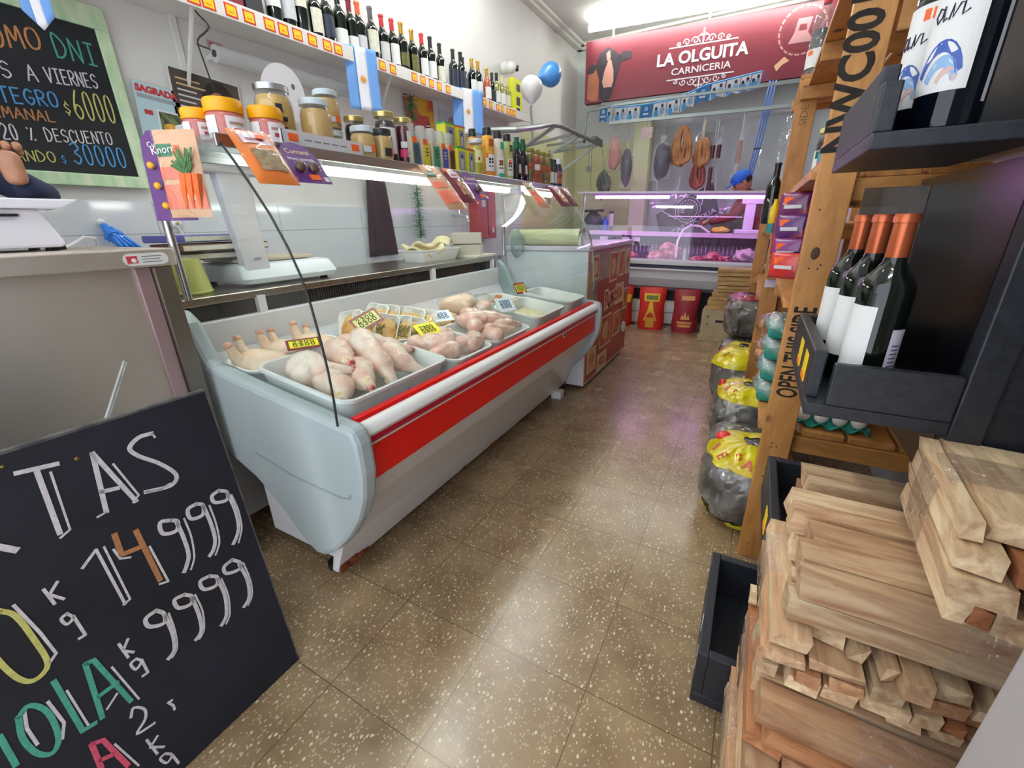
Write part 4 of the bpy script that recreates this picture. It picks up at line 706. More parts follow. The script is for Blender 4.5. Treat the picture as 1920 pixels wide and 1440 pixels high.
t = jar('gold-lidded red jam jar with pink and white label', -.985, .035, .158, .033, redjam, gold_lid, fill=.85); patch(t, .0336, .03, .115, paper['grey'], 0, 50); patch(t, .0336, .03, .055, mat('print_pink', '#d8366a', .5), -50, -2); patch(t, .0336, .06, .08, paper['white'], -40, -2); patch(t, .0346, .06, .085, mat('print_berry', '#a02a44', .5), 12, 38, 'label_print'); patch(t, .0346, .04, .05, mat('print_blue', '#4a6ab8', .5), 5, 30, 'label_print')
# shaker bottles
shell = mat('shaker_plastic', '#b9aa8e', .3, coat=.3); ctop = clear('shaker_top', '#eef0ee', 1., .45, '#e9ebe8')
for i, (y, c, n_) in enumerate(((.045, '#2f5a62', 'dark teal'), (.105, '#d8c416', 'yellow'), (.163, '#1f8f62', 'green'), (.219, '#3c4f9c', 'blue'), (.268, '#6a2a30', 'maroon'))):
    t = thing('shaker_bottle', 'square spice shaker with clear top and %s label' % n_, 'bottle', (-.965, y, ZS)); w = .046-.003*(i == 4); b = MB()
    loft(b, [[(px, py, z) for px, py in rrect(w*k, w*k, .008*k, 3)] for z, k in ((0, .96), (.003, 1), (.088, 1), (.098, .86))]); b.build('body', shell, t, world=False)
    MB().lathe([(0, .098), (w*.40, .098), (w*.40, .137), (w*.37, .142), (0, .142)], 18).build('top', ctop, t, world=False)
    MB().box((w/2+.0006, .003, .045), (.001, w*.72, .072)).build('label', mat('shaker_'+n_.replace(' ', '_'), c, .5), t, world=False); s_ = MB()
    for k in range(3): s_.box((w/2+.0013, .003, .066-.011*k), (.0008, w*(.3, .42, .26)[k], .004))
    s_.build('label_print', mat('shaker_ink', '#15191c', .5) if i != 3 else paper['grey'], t, world=False)
    if i != 2: MB().box((w/2+.001, -.004, .088), (.0012, w*.5, .02)).build('price_sticker', stkO, t, world=False)
# toothpick boxes
for x, y, z, w, h, c, d in ((-1.02, .345, ZS+.105, .072, .085, '#2f9a4a', 'upper green-topped'), (-1.02, .425, ZS+.105, .052, .085, '#c9303a', 'upper red-topped'), (-.955, .325, ZS, .062, .092, '#2f9a4a', 'lower green-topped'), (-.955, .395, ZS, .050, .092, '#c9303a', 'lower red-topped')):
    t = thing('toothpick_box', d+' yellow box of toothpicks with a grey picture panel', 'box', (x, y, z)); MB().box((0, 0, h/2), (.045, w, h)).build('carton', mat('carton_yellow', '#cfcf2e', .5), t, world=False, bevel=.001); MB().box((0, 0, h+.003), (.047, w+.002, .006)).build('lid', mat('carton_'+c, c, .5), t, world=False)
    MB().box((.0229, 0, h*.5), (.001, w*.68, h*.78)).build('picture', mat('carton_grey', '#8d8d94', .5), t, world=False); s_ = MB(); [s_.box((.0236, w*.09*k, h*.38), (.0008, w*.04, h*.4)) for k in (-1, 0, 1)]; s_.build('picture_print', paper['cream'], t, world=False); MB().ball((.0236, 0, h*.68), (.0006, w*.16, h*.09), 2).build('picture_emblem', mat('print_navy', '#2d3f8a', .5), t, world=False)
t = thing('display_box', 'plain card box carrying the upper toothpick boxes', 'box', (-1.02, .385, ZS)); MB().box((0, 0, .052), (.06, .14, .104)).build('carton', mat('card_brown', '#9a8a6c', .7), t, world=False)
t = jar('tall pickle jar with pale lid and green-yellow label', -.95, .46, .145, .031, mat('green_pickle', '#a9aa3c', .4, col2='#c9bf5c', vs=40), white_lid, z=ZS); patch(t, .0316, .05, .10, mat('label_leafy', '#c9cf5c', .5, col2='#e0e3c0', vs=40), -45, 45); patch(t, .0326, .06, .072, mat('print_berry', '#a02a44', .5), -10, 5, 'label_print')
# sauce bottles with black caps
def sauce(label, x, y, h, r, c, capm, labs, z=ZS, txt=None):
    t = thing('sauce_bottle', label, 'bottle', (x, y, z), R(-35)); m = mat('sauce_'+c, c, .35, coat=.2)
    MB().lathe([(0, 0), (r*.95, 0), (r, .005), (r, h*.50), (r*.94, h*.54), (r*.97, h*.58), (r*.93, h*.78), (r*.62, h*.85)], 20).build('body', m, t, world=False); MB().lathe([(0, h*.84), (r*.66, h*.84), (r*.64, h*.985), (r*.56, h), (0, h)], 18).build('cap', capm, t, world=False)
    for z0, z1, lm, a0, a1 in labs: patch(t, r+.0006, h*z0, h*z1, lm, a0, a1)
    if txt:
        s_ = MB()
        for k, zz in enumerate((.34, .28, .21)):
            for j in range(2): s_.lathe([(r+.0015, h*zz), (r+.0022, h*zz), (r+.0022, h*(zz+.045-.02*(k == 2))), (r+.0015, h*(zz+.045-.02*(k == 2)))], 4, None, R(-14+22*j), R(2+22*j), False)
        s_.build('label_print', txt, t, world=False)
    return t
blk = mat('cap_black', '#141518', .35); lw = paper['white']; tq = mat('print_turquoise', '#1fa89a', .5); inkb = mat('print_ink', '#22252e', .5); orp = mat('print_amber', '#d8861e', .5)
sauce('amber sauce bottle half hidden behind the other amber one', -1.02, .545, .205, .027, '#d99a2c', blk, [(.62, .74, mat('print_brown', '#a8531c', .5), -40, 40)])
t = sauce('amber sauce bottle with black cap and bold black label print', -.95, .56, .205, .032, '#e0a030', blk, [(.10, .46, lw, -40, 45), (.03, .12, orp, -40, 45), (.62, .76, mat('print_brown', '#a8531c', .5), -10, 40)], txt=inkb); sticker(t, .032, .09, -28, .012, .02)
t = sauce('white sauce bottle with black cap and turquoise print', -.95, .655, .205, .030, '#d9d6c6', blk, [(.10, .46, lw, -40, 45), (.03, .12, tq, -20, 45), (.62, .76, tq, 0, 40)], txt=inkb); sticker(t, .03, .07, 10, .012, .02)
t = sauce('pale green sauce bottle with black cap', -.95, .745, .205, .029, '#a9b06a', blk, [(.10, .46, lw, -20, 55), (.62, .76, mat('print_dkgreen', '#4a5a3a', .5), 0, 40)], txt=inkb); sticker(t, .029, .08, 5, .012, .02)
gcap = mat('cap_green', '#125a38', .35)
for y, d in ((.845, 'left'), (.915, 'right')):
    t = thing('sauce_bottle', '%s one of two dark sauce bottles with green caps' % d, 'bottle', (-.95, y, ZS), R(-35)); r = .027; MB().lathe([(0, 0), (r*.95, 0), (r, .004), (r, .115), (r*.85, .135), (r*.5, .15), (r*.5, .158)], 18).build('body', mat('soy_glass', '#160a0a', .08, coat=.3), t, world=False); MB().lathe([(r*.56, .15), (r*.6, .16), (r*.62, .185), (r*.45, .187), (r*.5, .205), (0, .208)], 16).build('cap', gcap, t, world=False); patch(t, r+.0006, .03, .09, paper['black'], -40, 50); patch(t, r+.0014, .04, .08, paper['grey'], 0, 25, 'label_print'); sticker(t, r, .05, 28, .008, .03)
pk = [('#6a6628', 'olive'), ('#a8431f', 'red pepper'), ('#7a5a26', 'caper'), ('#8a7a3a', 'pale pepper')]
for i, (c, d) in enumerate(pk):
    t = jar('slim %s pickle jar, %s of four near the end of the glass shelf' % (d, ORD[i]), -.945, (.985, 1.06, 1.135, 1.205)[i], .172, .026, mat('pickle_%d' % i, c, .4, var=.35, vs=40), mat('lid_olive', '#8a7f33', .4), z=ZS, fill=.78); patch(t, .0266, .07, .10, paper['white'] if i == 1 else mat('label_rust', '#a8532c', .5, var=.2, vs=60), -45, 45)
for i, (y, c, l, d) in enumerate(((1.265, '#3a4a2a', 'white', 'small dark green'), (1.315, '#3a3a24', 'grey', 'small blackish green'))):
    t = thing('small_bottle', d+' bottle with pale label at the far end of the glass shelf', 'bottle', (-.945, y, ZS), R(-35)); MB().lathe([(0, 0), (.02, 0), (.021, .004), (.021, .09), (.012, .115), (.012, .13)], 16).build('body', mat('small_glass%d' % i, c, .15), t, world=False); MB().lathe([(.014, .12), (.0145, .15), (0, .151)], 12).build('cap', mat('lid_dkgreen', '#2d3a24', .4), t, world=False); patch(t, .0215, .02, .08, paper[l], -45, 45)
t = thing('small_bottle', 'white-capped bottle with orange and purple label, last on the glass shelf', 'bottle', (-.94, 1.37, ZS), R(-35)); MB().lathe([(0, 0), (.026, 0), (.027, .004), (.027, .10), (.018, .125), (.018, .135)], 16).build('body', mat('purple_bottle', '#33264a', .3), t, world=False); MB().lathe([(.02, .13), (.02, .16), (.0, .162)], 12).build('cap', white_lid, t, world=False); patch(t, .0276, .02, .09, mat('label_sunset', '#d07a2c', .5, col2='#5a3a7a', vs=40), -45, 45)

# ---- packets hanging from the shelf edge
kraft = mat('kraft_tan', '#cfa27c', .5, var=.06, vs=12); cardP = mat('card_purple', '#5a2470', .5); shine = clear('packet_film', '#ffffff', 1.2, bump=.6, bs=14, base=.0)
def hang(label, cat, x, y, z, yaw, tilt, name='packet'):
    """local frame: X to the viewer's right, Y up, Z out of the front; origin at the top middle"""
    M = Matrix.Translation((x, y, z)) @ Matrix.Rotation(R(yaw), 4, 'Z') @ Matrix(((0, 0, 1, 0), (1, 0, 0, 0), (0, 1, 0, 0), (0, 0, 0, 1))) @ Matrix.Rotation(R(tilt), 4, 'X')
    return thing(name, label, cat, M=M)
def pouch(t, w, h, m, d=.018, film_=True):
    def side(sg): return lambda u, v: (w*(u-.5), -h*v, sg*d*math.sin(math.pi*min(1, max(0, u)))**.6*math.sin(math.pi*min(1, v*1.0))**.5*(.35+.65*v)+.0004*sg)
    MB().grid(side(1), 10, 12).grid(side(-1), 10, 12).build('pouch', m, t, world=False)
    if film_: MB().grid(lambda u, v: (w*1.04*(u-.5), -h*1.03*v, side(1)(u, v)[2]+.0035), 10, 12).build('clear_film', shine, t, world=False)
    return lambda u, v: (w*(u-.5), -h*v, side(1)(u, v)[2]+.001)
def onp(t, f, u0, u1, v0, v1, m, name, lift=0.):
    g = lambda u, v: (lambda p: (p[0], p[1], p[2]+lift))(f(u0+(u1-u0)*u, v0+(v1-v0)*v)); return MB().grid(g, 6, 6).build(name, m, t, world=False)
def dots(t, f, pts, r, m, name):
    for u, v in pts: p = f(u, v); MB().ball(p, (r, r, r*.45), 2, .1, u*9).build(name, m, t, world=False)
coral = mat('print_coral', '#e0684c', .5, col2='#e9876a', vs=14); carrot = mat('print_carrot', '#dd6a28', .5, var=.1, vs=30); leaf = mat('print_leaf', '#3c6a33', .6, var=.3, vs=60); gl_ = mat('print_green', '#1f6b3e', .5)
def carrot_bag(label, x, y, z, yaw, tilt, w=.098, h=.185, full=True):
    t = hang(label, 'seasoning bag', x, y, z, yaw, tilt, 'seasoning_bag'); f = pouch(t, w, h, kraft); onp(t, f, .04, .42, .16, .30, gl_, 'logo', .0006); onp(t, f, .02, .60, .42, .56, coral, 'title_panel', .0006); onp(t, f, .02, .98, .62, .9, coral, 'contents_print', .0003)
    text('logo_letters', 'Knorr', .022, WM[t.name] @ Matrix.Translation((f(.23, .23)[0], f(.23, .23)[1], f(.23, .23)[2]+.0035)) @ Matrix.Rotation(.1, 4, 'Z'), lw, t, 0, .0003)
    if full:
        for k in range(3): a, b_ = f(.62+.13*k, .50), f(.50+.16*k, .90); MB().tube([Vector(a)+Vector((0, 0, .001)), (Vector(a)+Vector(b_))/2+Vector((0, 0, .002)), b_], [.010, .008, .003], 8).build('carrot_print', carrot, t, world=False)
        b = MB()
        for k in range(26): a = Vector(f(.66+random.uniform(-.04, .12), .5)); d = Vector((random.uniform(-.03, .025), random.uniform(.015, .055), .002)); b.beam(a+Vector((0, 0, .002)), a+d+Vector((0, 0, .002)), .004, .001)
        b.build('leaf_print', leaf, t, world=False); onp(t, f, .60, .88, .68, .80, kraft, 'weight_panel', .002)
        onp(t, f, .46, .60, .18, .28, stkO, 'price_sticker', .001)
    return t
carrot_bag('tan seasoning bag with printed carrots at the near end of the glass shelf', -.985, -.735, 1.345, -62, -3)
t = hang('long purple card of little yellow-capped blisters beside the carrot bag', 'blister card', -1.085, -.725, 1.355, -62, -2, 'blister_card')
b = MB(); b.prism([(-.05, -.20), (.055, -.20), (.04, -.09), (.035, -.02), (.02, 0), (-.02, 0), (-.04, -.02), (-.045, -.06)], lambda p, s: (p[0], p[1], .0015*s)); b.build('card', cardP, t, world=False)
text('card_name', 'Cumaná', .016, WM[t.name] @ Matrix.Translation((0, -.03, .0018)), lw, t, 0, .0002); MB().box((.008, -.046, .002), (.022, .018, .001)).build('price_sticker', stkO, t, world=False)
for k, (u, v) in enumerate(((-.022, -.075), (.026, -.075), (-.018, -.12), (.026, -.12), (-.01, -.165), (.028, -.165))):
    o = MB().ball((u+.007, v, .004), (.011, .011, .009), 2).build('blister', jarG, t, world=False); MB().ball((u-.004, v, .007), (.0085, .0085, .006), 2).build('cap', ylid, t, world=False)
def spice_pouch(label, x, y, z, yaw, tilt, w, h, bg, panel, stuff, stick=(.55, .12)):
    t = hang(label, 'spice packet', x, y, z, yaw, tilt, 'spice_packet'); f = pouch(t, w, h, bg); onp(t, f, .18, .86, .06, .30, panel, 'title_panel', .0006); onp(t, f, .22, .85, .42, .82, stuff, 'contents_window', .0012)
    onp(t, f, .3, .7, .19, .24, mat('print_berry', '#a02a44', .5), 'title_print', .0012)
    if stick: onp(t, f, stick[0], stick[0]+.22, stick[1], stick[1]+.1, stkO, 'price_sticker', .0045)
    return t
spice_pouch('orange spice packet in shiny film on the curved glass', -.872, -.635, 1.345, -4, -40, .098, .155, mat('packet_orange', '#d8721c', .45), mat('panel_lilac', '#d8c4d0', .5), mat('seed_brown', '#7f6a50', .8, col2='#a3906e', vs=70))
def nutmeg_card(label, x, y, z, yaw, tilt, w=.10, h=.125, both=True):
    t = hang(label, 'blister card', x, y, z, yaw, tilt, 'blister_card'); b = MB(); b.prism([(-w/2, -h), (w/2, -h), (w/2, -h*.45)]+[(w/2*math.cos(a), -h*.42+h*.42*math.sin(a)) for a in [R(15*k) for k in range(13)]]+[(-w/2, -h*.45)], lambda p, s: (p[0], p[1], .0015*s)); b.build('card', cardP, t, world=False)
    text('card_name', 'Cumaná', .02, WM[t.name] @ Matrix.Translation((0, -h*.24, .0018)), mat('print_pale_gold', '#d8c890', .5), t, 0, .0002); text('card_kind', 'Nuez moscada', .012, WM[t.name] @ Matrix.Translation((0, -h*.42, .0018)), lw, t, 0, .0002)
    for u in ((-.02, .016) if both else (0,)): o = MB().ball((u, -h*.66, .008), (.018, .02, .014), 2).build('blister', jarG, t, world=False); MB().ball((u, -h*.66, .009), .0125, 2, .15).build('nutmeg', mat('nutmeg', '#5a4232', .6, var=.2, vs=60), t, world=False)
    MB().box((.01, -h*.86, .002), (.028, .016, .001)).build('price_sticker', stkO, t, world=False); MB().box((w*.4, -h*.9, .002), (.012, .014, .001)).build('print', paper['grey'], t, world=False); return t
nutmeg_card('purple nutmeg card hanging right of the orange spice packet', -.872, -.525, 1.335, -4, -38)
carrot_bag('tan seasoning bag with red panel hanging before the middle lamp', -.872, .02, 1.33, -6, -42, .10, .20, False)
spice_pouch('dark red spice packet in shiny film in the middle of the shelf edge', -.872, .14, 1.328, -6, -41, .085, .16, mat('packet_maroon', '#6f1c30', .45), mat('panel_lilac', '#d8c4d0', .5), mat('pepper_mix', '#8a3428', .7, col2='#c0a080', vs=50), (.0, .02))
nutmeg_card('purple nutmeg card hanging right of the dark red packet', -.872, .25, 1.328, -6, -41, .085, .14, False)
carrot_bag('tan seasoning bag with red panel hanging at the far end of the shelf edge', -.872, .80, 1.325, -6, -42, .085, .165, False)
spice_pouch('dark red spice packet at the far end of the shelf edge', -.872, 1.13, 1.325, -6, -41, .12, .145, mat('packet_maroon', '#6f1c30', .45), mat('panel_pink', '#a8546a', .5), mat('pepper_mix', '#8a3428', .7, col2='#c0a080', vs=50), None)
spice_pouch('last brown spice packet beside the end of the glass shelf', -.872, 1.28, 1.325, -6, -41, .09, .14, mat('packet_brown', '#6a342c', .45), mat('panel_rose', '#8f5a5a', .5), mat('seed_dark', '#4a3028', .8, col2='#8a6a50', vs=60), None)

# ================================================================ ON THE STEEL WORKTOP
ZW = .9255
t = thing('weighing_scale', 'white shop scale with a tall grey column on the steel worktop', 'scale', (-1.60, -.22, ZW)); pl = mat('scale_white', '#d6dde0', .35)
b = MB(); loft(b, [[(-1.60+x, -.20+y, z) for x, y in rrect(w, d, .03, 4)] for z, w, d in ((ZW+.012, .36, .40), (ZW+.03, .38, .42), (ZW+.075, .33, .40), (ZW+.082, .30, .38))]); b.build('housing', pl, t)
MB().bb((-1.74, -.38, ZW+.085), (-1.50, -.04, ZW+.10)).build('pan', mat('pan_edge', '#b9aa96', .4), t, bevel=.006)
b = MB(); loft(b, [[(-1.455+x+dx, -.34+y, z) for x, y in rrect(w, d, .012, 3)] for z, w, d, dx in ((ZW+.04, .06, .10, 0), (ZW+.12, .05, .095, -.005), (ZW+.28, .05, .11, -.02), (ZW+.40, .055, .12, -.03))]); b.build('column', mat('scale_grey', '#c0bfc2', .4), t)
MB().bb((-1.53, -.46, ZW+.39), (-1.44, -.22, ZW+.53)).build('display_head', mat('scale_grey', '#c0bfc2', .4), t, bevel=.01); MB().bb((-1.4245, -.352, ZW+.098), (-1.4225, -.328, ZW+.106)).build('badge', mat('badge_grey', '#8f8f94', .4), t)
for x, y in ((-1.46, -.36), (-1.74, -.36), (-1.46, -.04), (-1.74, -.04)): MB().lathe([(.016, 0), (.016, .014)], 10, Matrix.Translation((x, y, ZW))).build('foot', blackrub, t)
for i, (z, c, dx, d, m) in enumerate(((ZW+.105, '#3a2f2a', 0, 'dark brown ledger at the bottom of the stack', .5), (ZW+.135, '#5f2f26', .02, 'red-brown folder in the stack on the scale', .5), (ZW+.165, '#5c5a9c', -.01, 'violet folder on top of the stack on the scale', .3))):
    t = thing('folder', d, 'folder', (-1.62+dx, -.40, z), R(8*i-8)); MB().box((0, 0, .013), (.22, .31, .024)).build('cover', mat('folder_%d' % i, c, .5), t, world=False, bevel=.004); MB().box((.002, .002, .013), (.218, .30, .016)).build('pages', paper['cream'], t, world=False)
t = thing('plastic_jug', 'yellow-green upturned plastic jug at the near end of the worktop', 'jug', (-1.475, -.565, ZW)); MB().lathe([(.058, 0), (.062, .006), (.045, .115), (.0, .12)], 20).build('body', mat('jug_green', '#b7bb62', .4), t, world=False); MB().lathe([(.060, .004), (.0635, .006), (.0635, .010), (.060, .012)], 20).build('rim', mat('jug_rim', '#c9cc7c', .4), t, world=False)
t = tray('white tray heaped with pale folded dough sheets on the worktop', Matrix.Translation((-1.56, .84, ZW)), .20, .42, .07, .03); dm = mat('dough', '#d8c795', .6, col2='#e3d6ae', vs=8)
for i, (x, y, z, a, w) in enumerate(((-1.56, .76, .055, 15, 'at the near end of the heap'), (-1.58, .88, .055, -20, 'at the far end of the heap'), (-1.55, .83, .075, 40, 'in the middle of the heap'), (-1.57, .76, .085, -10, 'on top near the scale'), (-1.56, .91, .085, 25, 'on top at the far end'))):
    o = link('dough_sheet', MB().grid(lambda u, v: (.15*(u-.5), .17*(v-.5), .020*math.sin(u*5+i)+.016*math.cos(v*6+i*2)+.034*(1-abs(2*u-1))*(1-abs(2*v-1))), 12, 12).mesh('dough_sheet', dm), None, 0, None, Matrix.Translation((x, y, ZW+z)) @ Matrix.Rotation(R(a), 4, 'Z')); o.modifiers.new('body', 'SOLIDIFY').thickness = .012; tag(o, 'pale folded dough sheet '+w, 'dough', 'dough sheets in the worktop tray')
t = thing('cutting_board', 'white cutting board at the far end of the steel worktop', 'board', (-1.50, 1.19, ZW)); b = MB(); loft(b, [[(-1.50+x, 1.19+y, z) for x, y in rrect(.26, .26, .02, 4)] for z in (ZW, ZW+.014)], False); b.build('board', mat('board_white', '#d8d6c8', .5), t, bevel=.002)
for i, (z, w) in enumerate(((ZW+.0145, 'lower'), (ZW+.087, 'upper'))):
    t = thing('paper_stack', '%s of two blocks of greyish paper bags on the cutting board' % w, 'paper stack', (-1.51, 1.17, z), R(28+3*i)); MB().grid(lambda u, v: (.17*(u-.5), .17*(v-.5), .056+.006*math.sin(u*3.1)*math.sin(v*3.1)), 6, 6).box((0, 0, .033), (.19, .19, .066)).build('sheets', mat('bag_paper', '#b9b5a6', .8, var=.06, vs=90, stretch=(1, 1, 12)), t, world=False)

# ================================================================ STEEL PAY COUNTER, ITS MACHINE AND THE SELLER
steelP = mat('worn_steel', '#d0c7bc', .5, 1., var=.1, vs=3, stretch=(1, 1, .4), bump=.03, bs=6)
t = thing('steel_counter', 'stainless steel pay counter with a folded top at the left', 'counter', (-1.5, -1.45, 0))
MB().bb((-1.72, -2.2, 1.042), (-1.20, -.705, 1.088)).build('top', steelP, t, bevel=.004)
MB().bb((-1.70, -2.18, .10), (-1.235, -.80, 1.041)).build('body', steelP, t)
MB().prism([(-1.234, 1.041), (-1.222, 1.041), (-1.222, .10), (-1.234, .10)], lambda p, s: (p[0], (-.80, -.765)[s], p[1])).build('front_corner', mat('pinkish_edge', '#b79a9c', .35, .6), t, bevel=.002)
MB().bb((-1.235, -.764, .10), (-1.205, -.72, 1.041)).build('leg_post', mat('dull_steel', '#8d857b', .4, 1.), t, bevel=.002)
for y in (-.76, -2.1): MB().bb((-1.25, y, 0), (-1.215, y+.035, .10)).bb((-1.25, y, 0), (-1.215, y+.035, .01)).build('foot', blackrub, t)
b = MB(); loft(b, [[(-1.2+h, -.775+x, 1.063+z) for x, z in rrect(.10, .030, .0145, 5)] for h in (0, .0012)], False); pl_ = b.build('maker_plate', mat('plate_white', '#d6d4d0', .45), t)
b = MB(); b.bb((-1.1988, -.818, 1.054), (-1.198, -.795, 1.072)).build('plate_mark', mat('red_print', '#c23a3e', .6), pl_); MB().ball((-1.1982, -.803, 1.061), (.0008, .006, .006), 2).build('plate_dot', paper['white'], pl_)
s_ = MB(); [s_.bb((-1.1988, -.785, 1.069-.007*k), (-1.1982, -.74-.004*(k % 2), 1.071-.007*k)) for k in range(3)]; s_.build('plate_text', mat('grey_ink', '#77777c', .6), pl_)
posW = mat('pos_white', '#e4e2ea', .35)
t = thing('receipt_printer', 'white till scale with a wide lid on the steel counter', 'till', (-1.52, -.98, 1.089))
MB().prism([(-.14, 1.097), (.10, 1.097), (.105, 1.11), (.075, 1.19), (-.11, 1.19), (-.145, 1.11)], lambda p, s: (-1.62+.22*s, -.965+p[0]*1., p[1])).build('housing', posW, t, bevel=.008)
b = MB(); b.prism([(-.20, 1.19), (.10, 1.19), (.13, 1.205), (.14, 1.213), (-.2, 1.213)], lambda p, s: (-1.66+.29*s, -.955+p[0], p[1])).build('lid', posW, t, bevel=.004)
MB().bb((-1.3995, -1.06, 1.172), (-1.396, -.93, 1.178)).build('paper_slot', dark_in, t); MB().bb((-1.3995, -1.05, 1.166), (-1.394, -.94, 1.1695)).build('seam', mat('seam_grey', '#b9b6c0', .5), t)
for x, y in ((-1.45, -1.06), (-1.45, -.88), (-1.58, -1.06), (-1.58, -.88)): MB().lathe([(.012, 0), (.012, .01)], 10, Matrix.Translation((x, y, 1.088))).build('foot', blackrub, t)
t = thing('cable', 'thin white cable curling over the steel counter beside the till', 'cable', (-1.45, -.80, 1.089)); MB().tube([(-1.42, -.865, 1.094), (-1.44, -.83, 1.107), (-1.50, -.79, 1.12), (-1.58, -.74, 1.115), (-1.64, -.72, 1.096), (-1.68, -.715, 1.094)], .004, 8).build('cable', posW, t); MB().tube([(-1.42, -.885, 1.094), (-1.42, -.86, 1.096)], .006, 8).build('plug', blackrub, t)

# ---- people
def skin_body(name, joints, bones, m, parent, sub=2, root=0):
    me = bpy.data.meshes.new(name); P = WM[parent.name].inverted(); me.from_pydata([tuple(P @ Vector(j[:3])) for j in joints], bones, []); me.materials.append(m); o = link(name, me, parent)
    bm = bmesh.new(); bm.from_mesh(me); lay = bm.verts.layers.skin.verify(); bm.verts.ensure_lookup_table()
    for v, j in zip(bm.verts, joints): r = j[3]; v[lay].radius = (r, j[4] if len(j) > 4 else r); v[lay].use_root = v.index == root
    bm.to_mesh(me); bm.free(); o.modifiers.new('body', 'SKIN').use_smooth_shade = True; s = o.modifiers.new('round', 'SUBSURF'); s.levels = s.render_levels = sub; return o
pskin = mat('person_skin', '#a8765a', .5, var=.08, vs=25, sss=.1); navy = mat('navy_cloth', '#1b2340', .85, var=.15, vs=10, bump=.2, bs=30); dkc = mat('dark_trousers', '#22242b', .85)
def head(t, c, yaw, tilt, hairm, r=.095, cap=None):
    M = Matrix.Translation(c) @ Matrix.Rotation(R(yaw), 4, 'Z') @ Matrix.Rotation(R(tilt), 4, 'Y')
    b = MB(); b.ball((0, 0, .0), (r, r*.78, r*1.22), 3, 0, 0, 4, M); b.ball((r*.25, 0, -r*.75), (r*.6, r*.55, r*.5), 3, 0, 0, 4, M); b.ball((r*1.0, 0, -r*.15), (r*.22, r*.16, r*.3), 2, 0, 0, 4, M)
    for s in (-1, 1): b.ball((-.005, s*r*.8, -r*.1), (r*.22, r*.12, r*.32), 2, 0, 0, 4, M)
    hd = b.build('head', pskin, t)
    e = MB(); [e.ball((r*.88, s*r*.32, r*.08), (.008, .014, .008), 2, 0, 0, 4, M) for s in (-1, 1)]; e.build('eyes', dark_in, hd); MB().ball((r*.82, 0, -r*.62), (.012, .028, .006), 2, 0, 0, 4, M).build('mouth', mat('lips', '#8f5048', .5), hd)
    MB().ball((-r*.16, 0, r*.28), (r*1.0, r*.86, r*1.02), 3, .12, 3., 9, M).build('hair', hairm, hd)
    if cap is not None:
        MB().ball((-r*.05, 0, r*.55), (r*1.12, r*.95, r*.8), 3, 0, 0, 4, M).build('cap', cap, hd); MB().ball((r*1.15, 0, r*.45), (r*.62, r*.6, r*.1), 3, 0, 0, 4, M).build('cap_peak', cap, hd)
def hand(t, wrist, d, palm_n, curl, m, s=1.):
    """palm, four unequal curled fingers and a thumb; d: direction of the hand, palm_n: out of the back of the hand"""
    d = Vector(d).normalized(); n = Vector(palm_n); n = (n-d*n.dot(d)).normalized(); a = n.cross(d); w = Vector(wrist); mid = w+d*.05*s
    J = [(*w, .022*s), (*mid, .030*s, .018*s), (*(w+d*.085*s), .034*s, .016*s)]; o = skin_body('palm', J, [(0, 1), (1, 2)], m, t)
    for k, L in enumerate((.072, .080, .075, .060)):
        b0 = w+d*.085*s+a*(.0285-.019*k)*s; q = [b0]; ang = 0
        for f, c in ((.45, curl*.9), (.33, curl*1.2), (.22, curl*.9)): ang += c; q.append(q[-1]+(d*math.cos(ang)-n*math.sin(ang))*L*f*s)
        skin_body('finger', [(*p, r*s) for p, r in zip(q, (.0105, .0095, .0085, .0072))], [(0, 1), (1, 2), (2, 3)], m, t)
    b0 = w+d*.03*s+a*.026*s; q = [b0, b0+(a*.8+d*.6-n*.3).normalized()*.035*s, b0+(a*.45+d*.9-n*.55).normalized()*.062*s, b0+(a*.1+d*1.0-n*.9).normalized()*.08*s]
    skin_body('thumb', [(*p, r*s) for p, r in zip(q, (.013, .012, .0105, .008))], [(0, 1), (1, 2), (2, 3)], m, t); return o
def person(name, label, base, hips, chest, neck, hd, arms, shirt, trousers, hairm, yaw, tilt, cap=None, feet=None):
    t = thing(name, label, 'person', base); H, Cc, N_ = Vector(hips), Vector(chest), Vector(neck); ax = Vector((math.cos(R(yaw+90)), math.sin(R(yaw+90)), 0))
    J = [(*H, .15, .12), (*((H+Cc)/2), .145, .115), (*Cc, .165, .125), (*(Cc+(N_-Cc)*.7), .10, .085), (*N_, .058), (*(Vector(hd)-Vector((0, 0, .05))), .052)]; B = [(0, 1), (1, 2), (2, 3), (3, 4), (4, 5)]
    for s, (el, wr) in zip((-1, 1), arms):
        sh = Cc+(N_-Cc)*.55+ax*s*.17; k = len(J); J += [(*sh, .07), (*el, .048), (*wr, .034)]; B += [(2, k), (k, k+1), (k+1, k+2)]
    for s in (-1, 1):
        hp = H+ax*s*.09; ft = Vector((hp.x, hp.y, .08)); kn = (hp+ft)/2+Vector((math.cos(R(yaw)), math.sin(R(yaw)), 0))*.03; k = len(J); J += [(*(hp-Vector((0, 0, .08))), .085), (*kn, .06), (*ft, .045), (*(ft+Vector((math.cos(R(yaw)), math.sin(R(yaw)), 0))*.16-Vector((0, 0, .035))), .04)]; B += [(0, k), (k, k+1), (k+1, k+2), (k+2, k+3)]
    skin_body('body', J, B, shirt, t); head(t, hd, yaw, tilt, hairm, cap=cap); return t
hair_d = mat('dark_hair', '#2a1d16', .7, bump=.4, bs=80)
